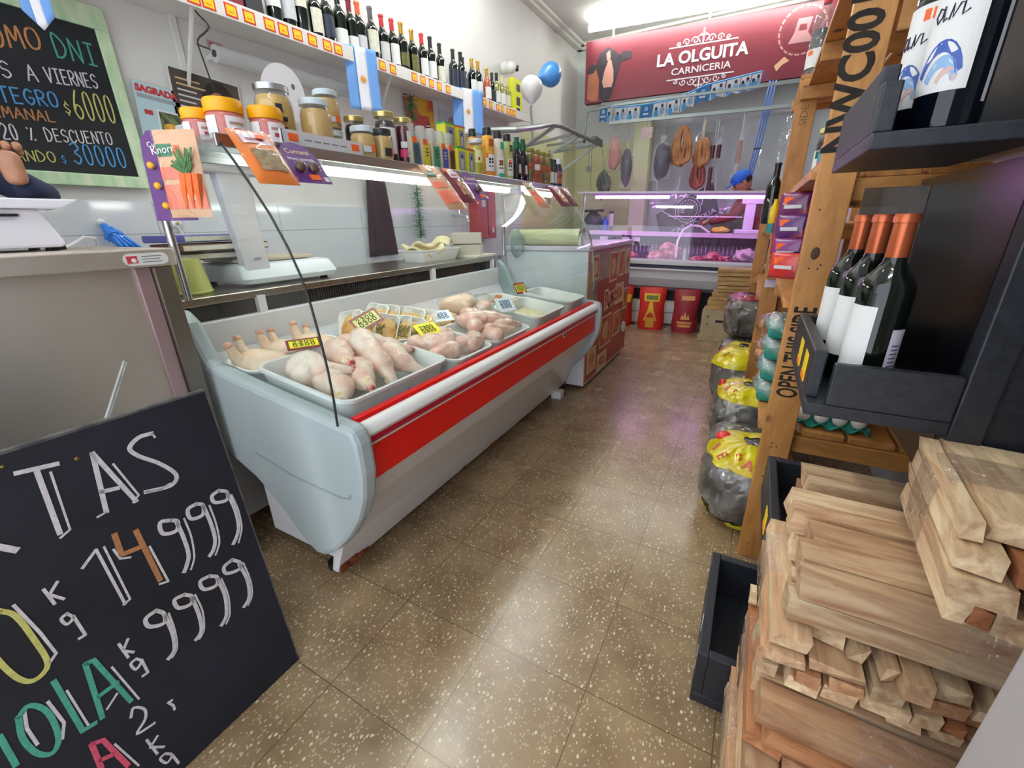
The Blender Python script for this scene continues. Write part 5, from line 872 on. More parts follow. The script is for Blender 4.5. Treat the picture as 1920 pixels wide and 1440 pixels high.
# seller: only the navy sleeve and the hand come into view at the left edge
t = person('person', 'person in a navy jumper behind the till, one hand raised', (-1.95, -1.12, 0), (-1.97, -1.16, .95), (-1.97, -1.15, 1.33), (-1.96, -1.15, 1.52), (-1.93, -1.15, 1.66), (((-1.92, -1.46, 1.14), (-1.68, -1.42, 1.16)), ((-1.84, -.735, 1.235), (-1.70, -.822, 1.265))), navy, dkc, hair_d, 15, 0)
hand(t, (-1.70, -.826, 1.262), (.10, -.12, 1.), (.95, -.25, -.1), 1.3, pskin, 1.12)
hand(t, (-1.68, -1.42, 1.16), (1, .1, -.05), (0, 0, 1), .3, pskin)

# ================================================================ SANDWICH BOARD IN FRONT OF THE STEEL COUNTER
t = thing('chalkboard', 'large leaning chalkboard with OFERTAS prices in the foreground', 'chalkboard', (-.74, -1.35, 0)); K = .081
bp = lambda u, v, h: (-.735-K*v/math.hypot(1, K)+h/math.hypot(1, K), u, v/math.hypot(1, K)+h*K/math.hypot(1, K))
MB().prism([(-2.0, .002), (-.897, .002), (-.902, .804), (-2.0, .807)], lambda p, s: bp(p[0], p[1], -.014*s)).build('board', mat('slate_blue', '#161925', .6, var=.4, vs=3), t)
e = MB(); e.prism([(-.897, .0), (-.894, .0), (-.899, .807), (-.902, .807)], lambda p, s: bp(p[0], p[1], .0006-.016*s)).prism([(-2.0, .804), (-.9, .804), (-.9, .808), (-2.0, .811)], lambda p, s: bp(p[0], p[1], .0006-.016*s)).build('raw_edge', mat('chipped_edge', '#5f5c58', .8, col2='#3a3a3e', vs=30), t)
STROKES = {'white':[[(-1.201,.768),(-1.153,.76)],[(-1.179,.758),(-1.188,.64)],[(-1.107,.757),(-1.123,.641)],[(-1.107,.757),(-1.078,.636)],[(-1.118,.682),(-1.094,.676)],[(-1.015,.755),(-1.037,.756),(-1.056,.742),(-1.048,.721),(-1.021,.689),(-1.003,.653),(-1.018,.636),(-1.06,.646)],[(-1.183,.56),(-1.157,.581),(-1.154,.448)],[(-1.04,.565),(-1.057,.571),(-1.06,.546),(-1.038,.537),(-1.03,.555),(-1.04,.565)],[(-1.032,.556),(-1.031,.511),(-1.034,.471),(-1.044,.451),(-1.052,.44)],[(-.989,.572),(-1.006,.569),(-1.007,.546),(-.985,.541),(-.978,.562),(-.989,.572)],[(-.978,.562),(-.976,.514),(-.979,.472),(-.989,.45),(-1.0,.441)],[(-.94,.576),(-.956,.572),(-.955,.554),(-.931,.546),(-.926,.564),(-.94,.576)],[(-.926,.564),(-.922,.514),(-.926,.471),(-.937,.448),(-.949,.435)],[(-1.118,.396),(-1.137,.393),(-1.137,.372),(-1.115,.359),(-1.109,.379),(-1.118,.396)],[(-1.109,.376),(-1.109,.328),(-1.115,.292),(-1.122,.281),(-1.132,.276)],[(-1.067,.391),(-1.085,.393),(-1.084,.37),(-1.063,.361),(-1.056,.376),(-1.067,.391)],[(-1.057,.374),(-1.057,.328),(-1.062,.29),(-1.07,.278),(-1.079,.273)],[(-1.014,.396),(-1.033,.397),(-1.032,.374),(-1.009,.364),(-1.001,.381),(-1.014,.396)],[(-1.002,.378),(-1.0,.329),(-1.008,.287),(-1.016,.271),(-1.027,.262)],[(-.962,.399),(-.982,.395),(-.982,.376),(-.956,.366),(-.949,.38),(-.962,.399)],[(-.952,.378),(-.947,.33),(-.952,.292),(-.96,.275),(-.973,.266)],[(-1.235,.558),(-1.232,.523)],[(-1.217,.559),(-1.232,.544),(-1.22,.523)],[(-1.225,.494),(-1.234,.49),(-1.231,.475),(-1.221,.48),(-1.225,.494)],[(-1.22,.483),(-1.218,.436),(-1.227,.436)],[(-1.186,.378),(-1.183,.339)],[(-1.172,.376),(-1.185,.359),(-1.173,.342)],[(-1.174,.325),(-1.184,.322),(-1.181,.304),(-1.169,.312),(-1.174,.325)],[(-1.168,.315),(-1.168,.28),(-1.177,.28)],[(-1.217,.214),(-1.208,.229),(-1.196,.209),(-1.201,.187),(-1.22,.17),(-1.192,.162)],[(-1.213,.14),(-1.209,.091)],[(-1.197,.129),(-1.213,.118),(-1.196,.093)],[(-1.199,.076),(-1.209,.074),(-1.203,.052),(-1.191,.059),(-1.199,.076)],[(-1.191,.059),(-1.188,.027)],[(-1.154,.18),(-1.161,.182),(-1.156,.166),(-1.157,.155)],[(-1.319,.369),(-1.326,.338),(-1.326,.297)],[(-1.293,.359),(-1.29,.301),(-1.301,.274)],[(-1.271,.557),(-1.262,.488),(-1.258,.435),(-1.268,.427)]],'thin':[[(-1.165,.75),(-1.175,.639),(-1.19,.632)],[(-1.087,.724),(-1.071,.646),(-1.083,.636)],[(-1.123,.641),(-1.137,.639)],[(-1.146,.579),(-1.145,.452),(-1.157,.449)],[(-1.018,.554),(-1.018,.509),(-1.025,.464),(-1.032,.448),(-1.04,.436)],[(-.967,.554),(-.967,.508),(-.972,.464),(-.98,.447),(-.989,.435)],[(-.919,.552),(-.916,.51),(-.92,.467),(-.927,.449),(-.938,.43)],[(-1.102,.373),(-1.104,.33),(-1.111,.291),(-1.118,.279),(-1.126,.273)],[(-1.05,.375),(-1.049,.328),(-1.057,.289),(-1.064,.276),(-1.073,.269)],[(-.995,.372),(-.994,.323),(-1.002,.282),(-1.008,.268),(-1.018,.257)],[(-.943,.375),(-.941,.324),(-.946,.288),(-.953,.273),(-.964,.262)],[(-1.208,.342),(-1.196,.239)],[(-1.269,.356),(-1.268,.263)],[(-1.252,.186),(-1.239,.101)],[(-1.239,.267),(-1.218,.283)],[(-1.06,.646),(-1.037,.638),(-1.017,.641)],[(-1.015,.755),(-1.013,.745)]],'brown':[[(-1.126,.592),(-1.129,.547),(-1.094,.542)],[(-1.096,.579),(-1.093,.454)]],'white2':[[(-1.136,.565),(-1.133,.541),(-1.119,.533)],[(-1.087,.534),(-1.082,.441),(-1.096,.446)]],'yellow':[[(-1.286,.56),(-1.275,.538),(-1.271,.48),(-1.272,.425),(-1.293,.412),(-1.307,.436),(-1.314,.498),(-1.31,.539),(-1.286,.56)]],'teal':[[(-1.327,.366),(-1.311,.374),(-1.299,.341),(-1.303,.284),(-1.317,.262),(-1.331,.281),(-1.335,.325),(-1.327,.366)],[(-1.276,.388),(-1.277,.261),(-1.259,.257)],[(-1.235,.382),(-1.249,.257)],[(-1.235,.382),(-1.224,.379),(-1.207,.247)],[(-1.24,.304),(-1.211,.304)],[(-1.352,.356),(-1.355,.288)]],'pink':[[(-1.276,.222),(-1.281,.16)],[(-1.276,.222),(-1.262,.213),(-1.251,.12)],[(-1.277,.178),(-1.262,.169)]]}
WID = dict(white=.0075, brown=.009, white2=.004, yellow=.0075, teal=.008, pink=.0085, thin=.0034)
for c, lines in STROKES.items():
    k = 'white' if c in ('white2', 'thin') else c
    for pl_ in lines:
        MB().stroke(pl_, WID[c]*(.62 if pl_[0][0] < -1.15 and pl_[0][1] < .62 and c == 'white' else 1), bp, .0009).build('chalk_stroke', CH[k], t)
for s_, a, e_, h in (('OFER', (-1.61, .655), (-1.225, .645), .105), ('CARN', (-1.68, .26), (-1.37, .26), .11)): chalk_parts(s_, a, e_, h, .010, bp, CH['white'], t)
for p, r in (((-1.128, .757), .004), ((-1.21, .785), .003)): MB().ball(bp(p[0], p[1], .0), (.002, r, r), 2).build('screw', mat('brass', '#8a7340', .4, .8), t)
MB().tube([(-.812, -1.075, .79), (-.90, -.985, .88)], .004, 8).build('stay_rod', chrome, t)

# ================================================================ CHEST FREEZER WITH PRINTED SIDE, PAPER ROLL
t = thing('chest_freezer', 'chest freezer with red printed food pictures beyond the meat counter', 'freezer', (-1.0, 1.9, 0)); wf = mat('freezer_white', '#d9d9de', .35)
MB().bb((-1.32, 1.375, .03), (-.722, 2.47, .955)).build('cabinet', wf, t, bevel=.006)
MB().bb((-1.33, 1.365, .956), (-.712, 2.48, .985)).build('lid', mat('lid_lilac', '#d6c8d8', .3, coat=.3), t, bevel=.006)
side = MB().bb((-.7218, 1.39, .05), (-.719, 2.46, .95)).build('printed_side', mat('freezer_red', '#a8442e', .4, col2='#8a2c22', vs=3), t)
fp = lambda y0, z0, y1, z1, m, name, d=0.: MB().bb((-.719+d, y0, z0), (-.7185+d, y1, z1)).build(name, m, side)
grayp = mat('print_greige', '#a79a92', .5, col2='#8a6f66', vs=6); fp(1.40, .74, 2.45, .94, grayp, 'upper_print'); fp(1.40, .50, 1.58, .74, grayp, 'upper_print')
food = [mat('food_brown', '#8a4a26', .5, col2='#c98a4a', vs=14), mat('food_tan', '#b98a5a', .5, col2='#d8b98a', vs=14), mat('food_red', '#9c2f22', .5, col2='#c96a3a', vs=14)]; cream = mat('print_cream', '#d8c9a8', .5)
for i, (y0, z0, y1, z1) in enumerate(((1.43, .10, 1.62, .28), (1.70, .22, 1.98, .46), (2.04, .24, 2.26, .44), (2.06, .50, 2.30, .66), (1.86, .70, 2.06, .92), (2.10, .72, 2.26, .92), (2.30, .72, 2.44, .92), (1.46, .76, 1.60, .92), (2.30, .42, 2.44, .60), (1.66, .05, 1.90, .18))):
    fp(y0, z0, y1, z1, cream, 'picture_border', .0006); fp(y0+.012, z0+.012, y1-.012, z1-.012, food[(i+1) % 3], 'picture', .0012); MB().ball((-.7175, (y0+y1)/2, (z0+z1)/2), (.001, (y1-y0)*.3, (z1-z0)*.3), 2, .4, i*3.).build('food_print', food[i % 3], side)
text('logo_letters', 'Rustic', .17, frame((-.7172, 1.98, .585), (0, 1, .06), (0, 0, 1)), mat('logo_red', '#a02a2c', .5), side, .004, .0003); text('logo_highlight', 'Rustic', .17, frame((-.7178, 1.984, .583), (0, 1, .06), (0, 0, 1)), cream, side, .022, .0002)
MB().tube([(-.719, 2.36, .26), (-.705, 2.36, .26)], .045, 20).build('badge', paper['grey'], t)
MB().bb((-.7195, 1.378, .03), (-.7165, 1.392, .955)).build('edge_trim', mat('trim_orange', '#c9703a', .4), t)
t = thing('pump_pipe', 'dark red pipe standing between the counter and the freezer', 'pipe', (-.86, 1.36, 0)); MB().tube([(-.86, 1.36, 0), (-.86, 1.36, .40)], .012, 8).build('pipe', mat('pipe_maroon', '#4a1f1c', .5), t)
t = thing('paper_roll', 'big roll of clear wrapping film lying on the far end of the worktop', 'roll', (-1.0, 1.42, .99)); MB().tube([(-1.30, 1.44, 1.04), (-.80, 1.44, 1.04)], .052, 20).build('film', mat('film_cream', '#cfcba0', .3, coat=.4, var=.1, vs=6, stretch=(1, 14, 14)), t); MB().tube([(-1.31, 1.44, 1.04), (-.79, 1.44, 1.04)], .02, 12).build('core', metalW, t)
b = MB(); [b.bb((x-.006, 1.40, .986), (x+.006, 1.48, 1.045)) for x in (-1.306, -.794)]; b.build('roll_cradle', metalW, t)
t = thing('plastic_bag', 'scrunched clear plastic bag at the far end of the worktop', 'bag', (-1.20, 1.33, .98)); MB().ball((-1.22, 1.34, 1.0), (.05, .05, .09), 3, .4, 7., 6).build('bag', clear('bag_clear', '#f0fafa', 1.2, .25, '#dbe9e9', bump=.7, bs=30), t)

# ================================================================ BACK OF THE SHOP
RA, RB = Vector((-1.45, 3.5, 0)), Vector((.35, 3.75, 0)); rx = (RB-RA).normalized(); ry = Vector((-rx.y, rx.x, 0)); SK = -.036
def rp(s, d, z): p = RA+rx*s+ry*d; return (p.x, p.y, z+SK*s*min(1, z/.4))
def rbox(s0, s1, d0, d1, z0, z1, b=None):
    b = b or MB(); v = [rp(s, d, z) for z in (z0, z1) for d in (d0, d1) for s in (s0, s1)]; return b.add(v, [(0, 2, 3, 1), (4, 5, 7, 6), (0, 1, 5, 4), (2, 6, 7, 3), (0, 4, 6, 2), (1, 3, 7, 5)])
t = thing('butcher_counter', 'rear glass butcher counter lit by violet tubes', 'display counter', (-.6, 3.9, 0)); RC = t; S1 = 2.2
rw = mat('rear_white', '#cfd0d6', .35)
def rpr(pts, s0, s1, b=None): return (b or MB()).prism(pts, lambda p, k: rp((s0, s1)[k], p[0], p[1]))
rpr([(0.02, .66), (.02, .56), (.06, .47), (.16, .42), (.499, .42), (.499, .66)], -.1, S1).build('front_panel', rw, t, bevel=.01); rbox(.0-.1, S1, .25, .55, .05, .42).build('plinth', dark_in, t)
rpr([(-.02, .765), (-.035, .745), (-.035, .71), (.02, .70), (.06, .70), (.06, .765)], -.1, S1).build('bumper', mat('rear_bumper', '#c9c9cf', .3, coat=.3), t, bevel=.006); rbox(-.1, S1, -.012, .02, .672, .70).build('dark_strip', mat('rear_navy', '#26294a', .4), t); rbox(-.1, S1, -.02, .02, .655, .672).build('lower_rail', metalW, t)
rbox(-.1, S1, .06, .499, .66, .72).build('deck', mat('rear_deck', '#cfc6d0', .3), t); rbox(-.1, S1, .50, .56, .42, .97).build('back_wall', mat('rear_back', '#6a6672', .5), t); rbox(-.1, S1, .45, .60, .985, 1.03).build('worktop', mat('rear_top', '#d8c6d4', .3), t); rbox(-.1, S1, .46, .50, .90, .985).build('dark_rail', mat('rear_dark', '#2a2632', .4), t)
b = MB(); [rbox(.02+.045*i, .03+.045*i, .488, .496, .80, .895, b) for i in range(46)]; b.build('fence', mat('rear_grille', '#b9a9b9', .4), t)
violet = mat('violet_tube', (.86, .36, 1.), .4, emit=34)
rbox(-.16, S1, .06, .44, 1.425, 1.437).build('glass_top', clear('rear_glass', '#fbf6ff', .9, base=.03), t); rbox(-.16, S1, .05, .07, 1.42, 1.44).build('top_rail', mat('rail_white', '#d6cfdc', .4), t)
for a, e in ((.03, .80), (1.07, 1.76)): h = rbox(a-.03, e+.03, .08, .13, 1.40, 1.422).build('lamp_housing', mat('housing_violet', '#b9a0c4', .4), t); MB().tube([rp(a, .10, 1.383), rp(e, .10, 1.383)], .013, 10).build('lit_tube', violet, h)
MB().tube([rp(.80, .42, 1.20), rp(1.55, .42, 1.20)], .005, 6).build('hanging_bar', mat('bar_white', '#f0eaf4', .3), t)
g = [(.0, .765), (.01, .9), (.03, 1.1), (.06, 1.30), (.08, 1.42)]; rpr(g+[(x+.006, z) for x, z in g[::-1]], -.06, S1).build('front_glass', clear('rear_glass', '#fbf6ff', .9), t)
b = MB(); b.tube([rp(-.09, x, z) for x, z in g], .013, 8).build('frame_post', mat('frame_grey', '#9aa3a8', .35, .8), t)
for s in (.04, .3, .42): rbox(s, s+.09, .445, .459, .92, .965).build('price_label', paper['grey'], t)
MB().tube([rp(.93, .02, .79), rp(.93, .12, .95), rp(.97, .26, 1.06), rp(1.05, .40, 1.11), rp(1.15, .47, 1.10), rp(1.25, .50, 1.036)], .011, 8).build('white_hose', metalW, t); rbox(1.0, 1.03, .01, .03, .765, .88).build('divider', metalW, t)
# meat on the rear deck
beef = mat('raw_beef', '#b8404e', .35, col2='#e0a5a8', vs=14, thr=(.4, .62), coat=.3, bump=.3, bs=30); tripe = mat('tripe', '#d8ccd2', .45, col2='#b98a9a', vs=30, bump=.5, bs=40)
for i, (s, d, a, m, n_, w) in enumerate(((.72, .25, (.10, .09, .05), beef, 'beef_cut', 'pale red beef cut at the left of the rear counter'), (.86, .22, (.11, .08, .09), beef, 'beef_cut', 'tallest beef cut in the rear counter'), (.80, .38, (.12, .09, .05), beef, 'beef_cut', 'beef cut behind the tallest one'), (1.17, .20, (.13, .07, .035), beef, 'beef_cut', 'flat beef slab right of the white divider'), (1.30, .28, (.12, .08, .05), beef, 'beef_cut', 'darker beef cut behind the flat slab'), (1.42, .16, (.09, .06, .04), beef, 'beef_cut', 'long beef strip in front of the tripe'), (1.62, .26, (.15, .11, .07), tripe, 'tripe_heap', 'whitish heap of tripe at the right of the rear counter'), (.42, .28, (.10, .08, .04), beef, 'beef_cut', 'beef cut farthest left in the rear counter'))):
    o = link(n_, MB().ball((0, 0, a[2]*1.3), a, 4, .4, i*4.1, 4).mesh(n_, m), None, 0, None, Matrix.Translation(rp(s, d, .722)) @ Matrix.Rotation(.3*i, 4, 'Z')); tag(o, w, 'meat', 'meat in the rear counter')
o = link('cut_pumpkin', MB().ball((0, 0, .03), (.09, .05, .035), 3, .3, 2.).mesh('cut_pumpkin', mat('squash_yellow', '#c9a820', .5, col2='#d8c860', vs=12)), None, 0, None, Matrix.Translation(rp(1.36, .52, 1.036))); tag(o, 'yellow squash piece on the rear worktop beside the white hose', 'squash')
# price scale at the right of the rear counter
t = thing('weighing_scale', 'white pole scale glowing violet on the rear counter', 'scale', rp(1.62, .53, 1.03)); rbox(1.50, 1.76, .455, .60, 1.031, 1.075).build('base', posW, t, bevel=.01); rbox(1.58, 1.68, .52, .56, 1.075, 1.34).build('column', posW, t, bevel=.008); rbox(1.54, 1.76, .50, .57, 1.335, 1.40).build('display', posW, t, bevel=.008)
MB().tube([rp(1.55, .535, 1.40), rp(1.55, .535, 1.44), rp(1.75, .535, 1.44), rp(1.75, .535, 1.40)], .006, 6).build('handle', chrome, t)
# charcoal sacks and boxes in front of it
def sack(label, x, y, w, h, d, yaw, m, marks):
    t = thing('charcoal_sack', label, 'sack', (x, y, 0), R(yaw), 'paper sacks under the rear counter')
    def fn(sg): return lambda u, v: ((u-.5)*w*(1-.10*math.sin(v*3.14)*0+.04*math.sin(v*9)), sg*(d*.5*(math.sin(math.pi*u)**.5*(1-v**3*.8)+.05)), h*v)
    MB().grid(fn(-1), 12, 14).grid(fn(1), 12, 14).add([fn(-1)(i/12, 0) for i in range(13)]+[fn(1)(i/12, 0) for i in range(13)], [tuple(range(13))+tuple(range(25, 12, -1))]).build('paper', m, t, world=False)
    for (u0, u1, v0, v1, mm, nme) in marks: MB().grid(lambda u, v: (lambda p: (p[0], p[1]-.003, p[2]))(fn(-1)(u0+(u1-u0)*u, v0+(v1-v0)*v)), 8, 6).build(nme, mm, t, world=False)
    return t, fn(-1)
sR = mat('sack_red', '#c2261a', .5, var=.12, vs=8); sM = mat('sack_maroon', '#8f1f2c', .5, var=.12, vs=8); syel = mat('sack_yellow', '#e0b520', .5); stan = mat('sack_tan', '#d89a5a', .5); sgr = mat('sack_green', '#4a6a26', .5)
t, f = sack('red sack with a yellow flame print under the rear counter', -.70, 3.50, .27, .455, .17, 4, sR, ((.22, .80, .68, .86, syel, 'title_oval'), (.30, .72, .72, .82, sgr, 'title_print'), (.34, .66, .06, .30, mat('sack_ochre', '#c9962c', .5), 'base_print')))
MB().prism([(-.07, .10), (.07, .10), (.03, .22), (.018, .30), (0, .31), (-.018, .30), (-.03, .22)], lambda p, k: (p[0], f(.5+p[0]/.27, p[1]/.455)[1]-.004-.002*k, p[1])).build('flame_print', syel, t, world=False)
t, f = sack('maroon sack with a tan fire print beside the red sack', -.345, 3.49, .25, .45, .17, 6, sM, ((.3, .8, .76, .86, stan, 'title_print'), (.2, .8, .22, .27, stan, 'text_print'), (.25, .75, .14, .20, stan, 'text_print')))
for k in (-1, 0, 1): MB().prism([(-.02+.028*k, .145), (.02+.028*k, .145), (.010+.028*k, .19), (.028*k, .23-.035*abs(k))], lambda p, q: (p[0], f(.5+p[0]/.25, p[1]/.45)[1]-.004-.002*q, p[1])).build('fire_print', stan, t, world=False)
sack('red sack mostly hidden behind the printed freezer', -1.06, 3.56, .26, .45, .17, 0, sR, ((.8, .98, .6, .8, syel, 'title_oval'),))
for i, (s, z, w) in enumerate(((.62, .0, 'lower left'), (.62, .14, 'upper left'), (.98, .0, 'lower right'), (.98, .14, 'upper right'))):
    t = thing('polystyrene_box', 'white box glimpsed behind the sacks, '+w, 'box', rp(s, .14, 0)); rbox(s-.15, s+.15, .125, .235, z+.012, z+.145).build('box', foam, t, bevel=.004)
cb = mat('cardboard', '#a89878', .8, var=.08, vs=10); t = thing('cardboard_box', 'worn cardboard box with a hand hole under the stacked wood', 'box', (.0, 3.34, 0)); MB().bb((-.16, 3.22, .003), (.20, 3.46, .30)).build('carton', cb, t, bevel=.006); MB().bb((-.03, 3.2165, .18), (.07, 3.222, .205)).build('hand_hole', dark_in, t, bevel=.008)
for z in (.16, .235): MB().ball((-.10, 3.219, z), (.008, .002, .008), 2).build('vent_hole', dark_in, t)
MB().bb((-.17, 3.17, .001), (.19, 3.218, .06)).build('flap', cb, t)
W1 = wood('crate_slats', '#c09a63', '#8a6638', 1., .6)
for i, (z, x0, x1, h) in enumerate(((.302, -.13, .24, .095), (.40, -.10, .25, .07), (.475, -.06, .25, .06), (.54, -.07, .25, .08), (.625, -.08, .26, .065))):
    t = thing('wood_bundle', 'bundle of flat wood slats on the cardboard box, %s from the bottom' % ORD[i], 'firewood', (x0, 3.34, z), 0, 'slat bundles on the cardboard box')
    for k in range(3):
        for j in range(2): o = link('slat', MB().box((0, 0, 0), (x1-x0-.012*random.random(), .068, h/2-.003)).mesh('slat', W1), t, 0, None, Matrix.Translation(((x1-x0)/2, -.08+.075*k, h*(.25+.5*j))))
    if i % 2 == 0: MB().box(((x1-x0)*.45, -.005, h*.5), (.04, .233, h+.003)).build('tape', film, t, world=False)
# butcher, bending behind the counter
mar_c = mat('maroon_shirt', '#7a2836', .8, var=.15, vs=8, bump=.2, bs=20); capB = mat('cap_blue', '#1f62c4', .7)
t = person('person', 'person in maroon shirt and blue cap bending behind the rear counter', (.2, 4.54, 0), (.25, 4.545, .95), (.10, 4.53, 1.28), (-.01, 4.51, 1.42), (-.04, 4.49, 1.51), (((-.12, 4.63, 1.14), (-.34, 4.54, 1.09)), ((-.08, 4.42, 1.15), (-.32, 4.40, 1.11))), mar_c, dkc, hair_d, 195, 35, capB)
hand(t, (-.34, 4.54, 1.09), (-1, -.2, -.1), (0, 0, 1), .35, pskin); hand(t, (-.32, 4.40, 1.11), (-1, -.1, -.2), (0, 0, 1), .35, pskin)
MB().tube([(.0, 4.37, 1.34), (.08, 4.42, 1.16), (.2, 4.45, .98)], .012, 6).build('apron_strap', blackrub, t)
# curtain of clear sheet with a printed badge, on its rail
t = thing('plastic_curtain', 'clear plastic curtain with a faint printed badge behind the rear counter', 'curtain', (-.4, 4.62, .9)); cur = clear('curtain_pvc', '#f4f7f8', 1.5, .55, '#dfe4e5', bump=.5, bs=5, base=.02)
o = MB().grid(lambda u, v: (-1.10+1.62*u, 4.78+.018*math.sin(u*24)+.01*math.sin(v*7+u*9), 2.22-1.3*v), 60, 20).build('sheet', cur, t); MB().tube([(-1.10, 4.78, 2.225), (.849, 4.78, 2.225)], .02, 10).build('rail', mat('rail_white', '#d6cfdc', .4), t)
b = MB(); b.bb((-1.11, 4.752, 2.19), (.54, 4.756, 2.255)).build('header_strip', clear('header_pvc', '#ffffff', 1.2, .5, '#d6dadc', bump=.3, bs=12), t)
prn = mat('curtain_print', '#d8d0dc', .6); dkp = mat('curtain_dark', '#4a4652', .7)
b = MB(); BM = frame((-.60, 4.742, 1.22), (1, 0, .55), (-.55, 0, 1)); Z0 = lambda u, v, h: BM @ Vector((u, v, h))
b.prism([(-.42, -.17), (.30, -.17), (.36, .17), (-.36, .17)], lambda p, k: BM @ Vector((p[0], p[1], -.004*k-.002))).build('badge_ground', dkp, t)
b = MB()
for r in (.145, .115): b.stroke([(r*math.cos(a), .03+r*math.sin(a)) for a in [k*math.pi/24 for k in range(49)]], .008, Z0)
for k in range(9): a = R(20*k); b.stroke([(.12*math.cos(a), .03+.12*math.sin(a)), (.05*math.cos(a+.5), .03+.05*math.sin(a+.5))], .007, Z0)
for sg in (-1, 1):
    for k in range(5): b.stroke([(sg*(.16+.02*k), .0+.03*k), (sg*(.19+.02*k), .05+.03*k)], .012, Z0)
b.build('badge_print', prn, t); text('badge_letters', 'CARNICERIA', .085, BM @ Matrix.Translation((.0, -.135, .002)), prn, t, 0, .0004, sx=1.15)
# things behind the curtain and at the left of the back room
t = thing('wall_panel', 'dark framed opening on the back wall behind the curtain', 'panel', (-.52, YB-.03, 1.75)); MB().bb((-.58, YB-.03, 1.75), (-.42, YB-.001, 2.10)).build('panel', mat('panel_dark', '#4c4a44', .6), t, bevel=.004)
t = thing('work_table', 'dark work table behind the plastic curtain', 'table', (-.4, 4.84, 0)); MB().bb((-1.0, 4.815, .86), (.5, 4.915, .90)).build('top', mat('table_grey', '#8b8d94', .4), t)
for x in (-.97, .44): MB().bb((x, 4.83, 0), (x+.03, 4.90, .86)).build('leg', dkp, t)
for i, (x, c, h) in enumerate(((-.85, '#5a5660', .16), (-.55, '#77727c', .2), (-.2, '#4a4652', .26), (.15, '#8a8690', .18))): t = thing('crate', ('grey', 'pale grey', 'dark grey', 'silver grey')[i]+' crate on the table behind the curtain', 'crate', (x, 4.867, .901)); MB().box((0, 0, h/2), (.24, .09, h)).build('box', mat('crate_%d' % i, c, .6), t, world=False, bevel=.006)
def hook_line(t, x, y, z0, z1): MB().tube([(x, y, z1), (x, y, z0), (x+.012, y, z0-.015), (x, y, z0-.028)], .0025, 5).build('hook', mat('hook_steel', '#9aa0a2', .3, 1.), t)
bagc = clear('meat_bag', '#ffffff', 1.4, .13, '#f6f6fa', bump=.8, bs=22)
RAILZ = lambda x: 2.135-.02*(x+1.43)
ham = mat('ham_pink', '#b06a68', .45, col2='#c98f88', vs=8); prune = mat('meat_purple', '#2c2540', .4, col2='#453a5a', vs=8)
for i, (x, y, zt, zb, w, m, d) in enumerate(((-1.34, 3.9, 2.03, 1.66, .15, ham, 'pink ham in a clear bag, first on the hanging rail'), (-1.20, 3.92, 1.95, 1.48, .13, prune, 'dark meat in a whitish bag beside the pink ham'), (-.83, 3.95, 1.97, 1.53, .19, prune, 'large dark purple meat in a clear bag'))):
    t = thing('hanging_meat', d, 'meat', (x, y, zb)); h = zt-zb; MB().ball((x, y, zb+h*.45), (w*.46, w*.34, h*.43), 3, .25, i*3.+1, 3).build('meat', m, t)
    MB().lathe([(w*.12, h*1.0), (w*.2, h*.93), (w*.08, h*.88), (w*.46, h*.76), (w*.58, h*.45), (w*.62, h*.18), (w*.58, h*.02), (w*.3, -.01)], 18, Matrix.Translation((x, y, zb))).build('bag', bagc, t); hook_line(t, x, y, zt-.01, RAILZ(x))
chor = mat('sausage_brown', '#8f5230', .45, col2='#b07a48', vs=12); mor = mat('sausage_red', '#6a2a26', .4, col2='#8a4436', vs=12); black_s = mat('black_pudding', '#4a1620', .35)
def links(label, x, y, z, loops, m, w, h, r=.022):
    t = thing('sausage_string', label, 'sausages', (x, y, z-h), 0, None); hook_line(t, x, y, z, RAILZ(x))
    for k in range(loops):
        a = k/max(1, loops-1)-.5 if loops > 1 else 0; hw = w*(.10+.26*abs(a))+.012; hh = h*(.5-.09*abs(a)); cx = x+a*w*.62; cz = z-.03-hh
        pts = [(x+(cx-x)*(.5-.5*math.cos(q))+hw*math.sin(q), y+.03*math.cos(k*2.1)*(.5-.5*math.cos(q)), cz+hh*math.cos(q)) for q in [j*2*math.pi/16 for j in range(17)]] if loops > 2 else [(x+a*w, y, z-.02-h*j/8) for j in range(9)]
        MB().tube(pts, [r*(.82+.18*abs(math.sin(j*1.3))) for j in range(len(pts))], 10).build('sausage', m, t)
    return t
links('brown looped sausages hanging fourth on the rail', -.64, 3.95, 2.06, 6, chor, .19, .36); t = links('reddish fat sausages hanging right of the brown loops', -.44, 4.0, 1.93, 3, chor, .12, .24, .032); MB().tube([(-.44, 4.0, 2.08), (-.445, 4.0, 1.9)], .008, 6).build('string', mat('twine', '#c9bd9c', .8), t)
links('dark red sausages hanging below the reddish ones', -.46, 4.03, 1.72, 3, mor, .11, .24, .028); links('dark blood sausages on a long hook', -.31, 4.0, 1.86, 2, black_s, .06, .12, .022); links('thin blood sausage strip near the curtain', -.335, 4.02, 1.66, 1, black_s, .02, .22, .02); links('thin pale salami at the right of the rail', -.09, 4.0, 1.88, 1, mat('salami', '#a8837a', .5), .02, .20, .022)
t = thing('notice', 'small pinkish paper notice hanging from the rail', 'notice', (-1.02, 3.93, 1.96)); MB().bb((-1.07, 3.93, 1.96), (-.95, 3.932, 2.06)).build('paper', mat('notice_rose', '#c9b0b4', .6, var=.15, vs=40), t); hook_line(t, -1.01, 3.931, 2.08, RAILZ(-1.01))
